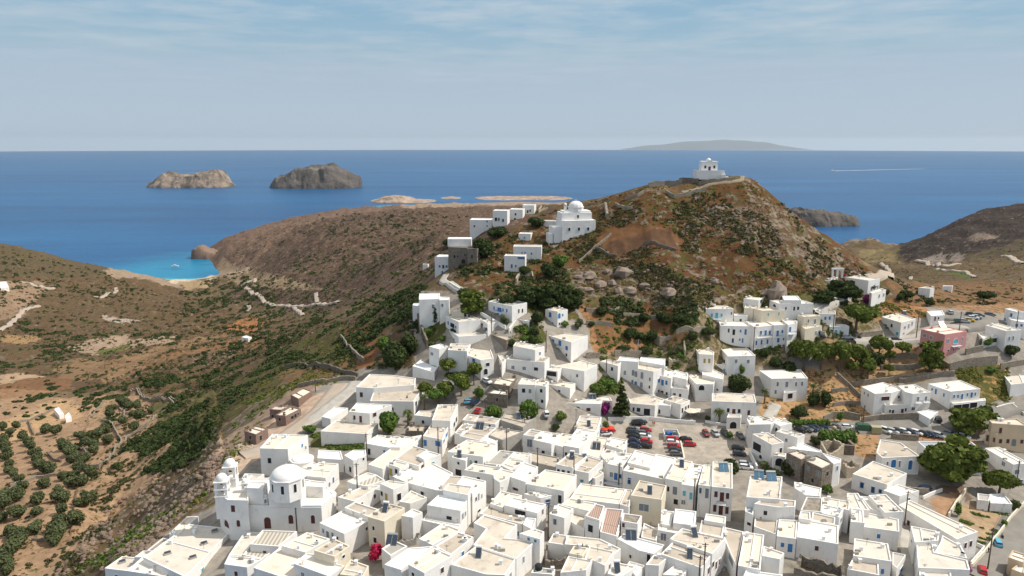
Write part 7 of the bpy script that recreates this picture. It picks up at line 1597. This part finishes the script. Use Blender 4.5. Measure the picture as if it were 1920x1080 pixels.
CARS += [('P6', 1630, 728, 68, 'sky', 'pale blue car parked on the lower right road', GL_, 0), ('P6', 1462, 1040, 62, 'red', 'red car at the bottom of the lower right road', GL_, 0), ('P6', 812, 110, 20, 'navy', 'blue car in the shade below the giant pine', GL_, 0), ('L', 1190, 150, 75, 'silver', 'silver car alone at the left of the upper car park', GU, 0), ('L', 1378, 228, -25, 'yellow', 'bright yellow car in the upper car park', GU, 0), ('L', 1335, 240, -25, 'silver', 'silver car left of the yellow car', GU, 0),
 ('L', 1420, 205, -25, 'white', 'white car behind the yellow car', GU, 0), ('L', 1455, 198, -25, 'silver', 'silver car right of the yellow car', GU, 0), ('L', 1400, 170, -25, 'dark', 'dark car at the back of the upper car park', GU, 0), ('L', 1280, 238, -10, 'green', 'dark green car at the front left of the upper car park', GU, 0), ('L', 1480, 180, -25, 'grey', 'grey car at the back right of the upper car park', GU, 0), ('L', 1590, 172, -20, 'grey', 'grey car on the bend right of the upper car park', GU, 0),
 ('L', 650, 425, 0, 'dark', 'dark car on the upper road beside the railing wall', GL_, 0), ('L', 150, 400, 0, 'silver', 'silver car in front of the low turquoise shuttered house', GL_, 0), ('L', 240, 398, 0, 'black', 'black car under the umbrella pine', GL_, 0), ('H', 155, 350, -50, 'white', 'white car on the steep lane by the garden pines', GL_, 0), ('H', 655, 630, 95, 'white', 'white van beside the arcaded villa', GL_, 1), ('H', 75, 600, 80, 'red', 'pinkish red car where the lane bends', GL_, 0),
 ('F', 1485, 570, 10, 'sky', 'blue car at the foot of the garden pines lane', GL_, 0), ('F', 1530, 575, 60, 'navy', 'dark blue car next to the stone stairs block', GL_, 0), ('Q6', 965, 290, 70, 'dark', 'dark car in the garage corner of the double house', GL_, 0)]
for t, x, y, hd, c, lab, gr, vn in CARS: car(*tp(t, x, y), hd, c, lab, gr, bool(vn))
def moto(px, py, lab):
    g = ground(px, py); root = empty('motor_scooter', tuple(g), R(70)); tag(root, lab, 'scooter')
    for x in (-.6, .6): b = MB(); b.tube((x, -.06, .28), (x, .06, .28), .28, n=12); b.build('wheel', TYRE, root)
    b = MB(); b.box((0, 0, .5), (1.0, .3, .3)); b.box((-.3, 0, .78), (.6, .28, .14)); b.tube((.5, 0, .4), (.42, 0, 1.05), .06); b.build('body', PM['d'], root); b = MB(); b.tube((.42, -.3, 1.05), (.42, .3, 1.05), .03); b.build('handlebar', DARKM, root)
moto(*tp('P6', 1685, 655), 'dark scooter just above the pale blue parked car')
def container():
    g = ground(*tp('Q6', 175, 420)); root = empty('waste_container', tuple(g), R(-8)); tag(root, 'dark green waste container with a sand coloured front on the upper road', 'container')
    b = MB(); b.box((-1.6, .6, 1.2), (4.2, 2.4, 2.0)); b.box((-1.6, .6, 2.3), (4.0, 2.0, .3)); b.build('body', paint('green'), root); b = MB(); b.box((2.2, -.3, 1.1), (3.0, 2.2, 2.2)); b.build('sand_box', mat('sand_paint', (.36, .33, .2), .8, .1, 1), root); b = MB(); b.tube((-3.9, .8, .5), (-3.9, 1.0, .5), .5, n=14); b.build('wheel', TYRE, root)
container()
def skipyard():
    g = ground(*tp('Q4', 955, 352)); root = empty('bin_enclosure', tuple(g), R(-4)); tag(root, 'white walled bin enclosure with blue recycling bins in the car park', 'bin enclosure')
    b = MB(); b.box((0, -1.8, .55), (4.6, .2, 1.1)); b.box((-2.3, .2, .8), (.2, 4.2, 1.6)); b.box((2.3, .2, .8), (.2, 4.2, 1.6)); b.box((0, 2.2, .8), (4.6, .2, 1.6)); b.build('enclosure_wall', WP, root)
    for x, y, c in ((-1.3, .5, (.03, .12, .35)), (-.1, .2, (.03, .14, .4)), (1.1, .6, (.25, .27, .27)), (-1.0, -.7, (.03, .12, .35))): b = MB(); b.box((x, y, .75), (.9, .8, 1.2)); b.box((x, y, 1.4), (1.0, .9, .15)); b.build('bin', mat('bin_%d' % int(c[2]*100), c, .5, .1, 1), root)
skipyard()
# people
def person(px, py, top, low, lab, rz=0):
    g = ground(px, py); root = empty('person', tuple(g), rz); tag(root, lab, 'person')
    me = bpy.data.meshes.new('figure'); J = [(0,0,.95),(0,0,1.2),(0,.0,1.42),(0,0,1.52),(0,-.01,1.66),(.2,0,1.4),(.27,-.05,1.12),(.25,-.18,.9),(-.2,0,1.4),(-.28,.02,1.12),(-.27,.12,.9),(.1,0,.9),(.12,-.12,.5),(.12,-.08,.05),(-.1,0,.9),(-.12,.1,.5),(-.12,.22,.08),(.12,-.22,.03),(-.12,.1,.03)]
    E = [(0,1),(1,2),(2,3),(3,4),(2,5),(5,6),(6,7),(2,8),(8,9),(9,10),(0,11),(11,12),(12,13),(0,14),(14,15),(15,16),(13,17),(16,18)]; rad = [.14,.13,.15,.06,.105,.07,.05,.035,.07,.05,.035,.09,.065,.045,.09,.065,.045,.04,.04]
    me.from_pydata(J, E, []); o = link(bpy.data.objects.new('figure', me), root); md = o.modifiers.new('skin', 'SKIN'); o.modifiers.new('sub', 'SUBSURF').levels = 1
    for v, r_ in zip(me.skin_vertices[0].data if me.skin_vertices else [], rad): v.radius = (r_, r_)
    me.materials.append(low); b = MB(); b.lathe((0, 0, 1.0), [(.17, 0), (.16, .2), (.2, .42), (.1, .5)], 10); b.build('shirt', top, root); b = MB(); b.lathe((0, .02, 1.66), [(.11, 0), (.1, .08), (.03, .12)], 10); b.build('hair', PM['n'], root)
SKIN = mat('skin', (.45, .28, .2), .6, .05, 3)
person(*tp('Q4', 768, 235), REDC, SKIN, 'person in a red top walking by the white car park wall', .3); person(*tp('Q4', 752, 225), CREAMC, PM['n'], 'person in a pale top beside the one in red', .5)
person(*tp('P6', 1525, 830), PM['d'], PM['d'], 'person in dark clothes on the lower right road by the wall', 1.2)
person(*tp('N', 885, 135), PM['d'], SKIN, 'person in dark clothes beside the summit chapel', 0)
# ================================================================= utility poles
POLE = mat('weathered_pole', (.12, .09, .07), .9, .2, 3); POLEC = mat('concrete_pole', (.34, .32, .29), .9, .1, 3)
POLES = [('X', 558, 994, 44, 'brown pole in front of the church facade'), ('X', 689.5, 864, 50, 'tall pole beside the potted garden yard'), ('X', 671, 912, 42, 'pole behind the wedge shaped roof'), ('X', 823, 848, 46, 'wooden pole with crossbar by the two blue doors'), ('X', 951, 843, 36, 'pole rising from the white wall beside the grey roof'), ('X', 1009, 868, 28, 'pole behind the diagonal beam yard roof'), ('X', 1077, 890, 34, 'pole in front of the black water heater roof'),
 ('X', 1161, 914, 44, 'pole before the blue balcony railing'), ('X', 1302, 942, 44, 'pole between green doors and maroon shutters'), ('X', 1029, 1012, 62, 'dark leaning pole by the white corner house'), ('X', 1320, 1085, 62, 'left of the twin poles at the bottom edge'), ('X', 1312, 1085, 40, 'short right hand pole of the twin poles'), ('X', 1697, 985, 62, 'tall pole at the head of the stepped alley'), ('X', 1853, 1070, 78, 'tallest dark pole beside the lower right road'),
 ('X', 1908, 902, 38, 'pole right of the rounded pine'), ('X', 1197, 665, 28, 'pole above the pale stone wall'), ('X', 1414, 652, 40, 'pole in front of the flowered balcony'), ('X', 1562, 634, 44, 'pole beside the low turquoise shuttered house'), ('X', 1719, 636, 50, 'pole left of the pink house'), ('X', 1619, 798, 38, 'pole left of the waste container'), ('X', 1025, 660, 40, 'pole left of the turquoise garage house'), ('X', 923, 622, 34, 'pole in front of the blue balcony house'),
 ('X', 911, 775, 26, 'pole above the lane bend roof'), ('X', 985, 793, 20, 'thin pole beside the silver heater'), ('X', 1081, 803, 36, 'pale pole in front of the arcaded villa'), ('X', 1138, 698, 30, 'pole left of the arched mansion'), ('X', 1800, 620, 36, 'lamp pole beside the pink house roof'), ('X', 1408, 334, 12, 'tiny mast on the right shoulder of the summit'), ('X', 593, 735, 24, 'pole beside the building site'), ('X', 1908, 610, 28, 'pole beside the far right blue windowed house')]
PT = []
for t, x, y, L, lab in POLES:
    x, y = tp(t, x, y); g = ground(x, y); rh = roofhit(x, y); wh = wallhit(x, y); g = min([q_ for q_ in (g, rh, wh[7] if wh else None) if q_ is not None], key=lambda q_: q_[1]); drop = g[2]-gz(g[0], g[1]); s = pxm(g); el_ = math.atan2(CAM[2]-g[2], math.hypot(g[0], g[1])); h = L/s/max(.5, math.cos(el_)); root = empty('utility_pole', (g[0], g[1], g[2])); tag(root, lab, 'utility pole', 'poles between the houses')
    b = MB(); b.tube((0, 0, -1-max(0, drop)), (0, 0, h), .19, .13); b.build('shaft', POLE if 'pale' not in lab else POLEC, root)
    if h > 3: b = MB(); b.box((0, 0, h-.35), (1.3, .1, .1)); b.box((0, .0, h-.8), (.7, .08, .08)); b.build('crossarm', POLE, root); b = MB(); [b.tube((q, 0, h-.3), (q, 0, h-.1), .05) for q in (-.55, 0, .55)]; b.build('insulator', TRIM, root)
    PT.append((g[0], g[1], g[2]+h-.3))
def wire(i, j, lab):
    a, c_ = np.array(PT[i]), np.array(PT[j]); b = MB(); k = 10; L = np.linalg.norm(a-c_); pr = None
    for off in (0,):
        for q in range(k+1):
            u = q/k; p = a+(c_-a)*u; p[2] -= 4*u*(1-u)*L*.03
            if pr is not None: b.tube(pr, p, .022, n=4)
            pr = p.copy()
    o = b.build('power_line', PM['d']); tag(o, lab, 'power line', 'power lines between the poles')
for i, j, lab in ((1, 3, 'line from the potted yard pole to the crossbar pole'), (3, 4, 'line from the crossbar pole to the grey roof pole'), (4, 5, 'line between the two poles of the tan yard roofs'), (5, 6, 'line towards the black heater pole'), (6, 7, 'line to the blue balcony pole'), (7, 8, 'line to the green door pole'), (2, 1, 'short line beside the church apse'), (8, 10, 'line down to the twin poles'), (12, 13, 'line over the long beige roof'), (13, 14, 'line up the right side to the rounded pine'), (0, 2, 'line across the church facade'), (10, 9, 'line to the dark leaning pole'), (16, 17, 'line along the hillside row'), (17, 18, 'line from umbrella pine to pink house')):
    wire(i, j, lab)
# twin bell gable on the saddle
g = LAB2H['small white chapel wing under the twin bell gable']; p = onz(*tp('J', 1395, 95), g['z']); root = g['root']; o = root.location; b = MB(); x, y, z = p[0]-o.x, p[1]-o.y, g['z']-o.z-.3
for dx_ in (-2.1, 0, 2.1): b.box((x+dx_, y, z+1.8), (.7, .8, 3.6))
b.box((x, y, z+3.9), (5.2, .9, .7)); b.build('bell_gable', WP, root)
# stair of the blue steps and outside stairs
def stairs(t, x, y, n_, w, rz, m, lab):
    p = roofhit(*tp(t, x, y)); root = empty('outside_stair', tuple(p), rz); tag(root, lab, 'stair')
    b = MB()
    for k in range(n_): b.box((0, k*.3, k*.2+.1-1), (w, .31, .22+2*0+2*.0+k*0+1.0))
    b.build('steps', m, root); b = MB(); b.box((w/2+.08, n_*.15, n_*.1+.2), (.12, n_*.33, .5), 0, math.atan2(.2, .3)); b.build('parapet', WP, root)
stairs('P5', 390, 1020, 12, 1.4, R(60), PAVE, 'black railed grey stair beside the curved white wall'); stairs('P4', 1600, 330, 10, 1.4, R(-50), PAVE, 'white outside stair in front of the green doors'); stairs('H', 260, 490, 12, 1.8, R(30), PAVE, 'stone stair up the side of the stone walled block'); stairs('J', 1290, 610, 12, 1.6, R(140), PAVE, 'stepped lane beside the cream porch block')
# ================================================================= boats
def boat(px, py, L, lab, rz, wake=0):
    p = onz(px, py, 0.0); root = empty('motor_boat', (p[0], p[1], 0), rz); tag(root, lab, 'boat'); secs = []
    for x, w, z in ((-.5, .26, .10), (-.2, .30, .11), (.2, .26, .12), (.42, .12, .14), (.5, .02, .16)): secs.append([(x*L, -w*L/2, z*L), (x*L, -w*L*.3, -.04*L), (x*L, w*L*.3, -.04*L), (x*L, w*L/2, z*L)])
    loft(secs).build('hull', TRIM, root); b = MB(); b.box((-.05*L, 0, .17*L), (.4*L, .18*L, .12*L)); b.box((-.1*L, 0, .25*L), (.25*L, .16*L, .03*L)); b.build('cabin', TRIM, root); b = MB(); b.box((-.05*L, 0, .18*L), (.41*L, .185*L, .05*L)); b.build('cabin_windows', GLS, root)
    return p
boat(330, 499.5, 17, 'white motor boat anchored in the turquoise bay', R(10)); boat(1562, 320.5, 60, 'white speed boat leaving a long wake on the open sea', R(175)); boat(420, 408, 16, 'tiny dark boat on the open sea left of the cliffs', R(20)) if False else None
FOAM = mat('wake_foam', (.75, .78, .8), .8, .1, .05)
a = onz(1560, 320.5, .25); c_ = onz(1735, 316.5, .25); b_ = (c_-a); L_ = np.linalg.norm(b_); u = b_/L_; nn = np.array([-u[1], u[0], 0]); V = []; k = 40
for q in range(k+1):
    t_ = q/k; w = (16+16*t_)*(1-t_*.75)*(.7+.6*random.random()); V += [tuple(a+b_*t_-nn*w), tuple(a+b_*t_+nn*w)]
o = mesh('boat_wake', V, [(2*i, 2*i+2, 2*i+3, 2*i+1) for i in range(k)], FOAM); tag(o, kind='stuff')
def build_haze():
    m = bpy.data.materials.new('sea_air'); m.use_nodes = True; t = m.node_tree; t.nodes.clear()
    o_ = N(t, 'ShaderNodeOutputMaterial'); v = N(t, 'ShaderNodeVolumePrincipled'); v.inputs['Color'].default_value = (.70, .79, .88, 1); v.inputs['Density'].default_value = HAZE
    v.inputs['Anisotropy'].default_value = .2; t.links.new(v.outputs[0], o_.inputs['Volume'])
    b = MB(); b.box((0, 29000, 80), (64000, 64000, 960)); o = b.build('haze', m); tag(o, kind='stuff')
HAZE = 1.4e-5
build_haze()
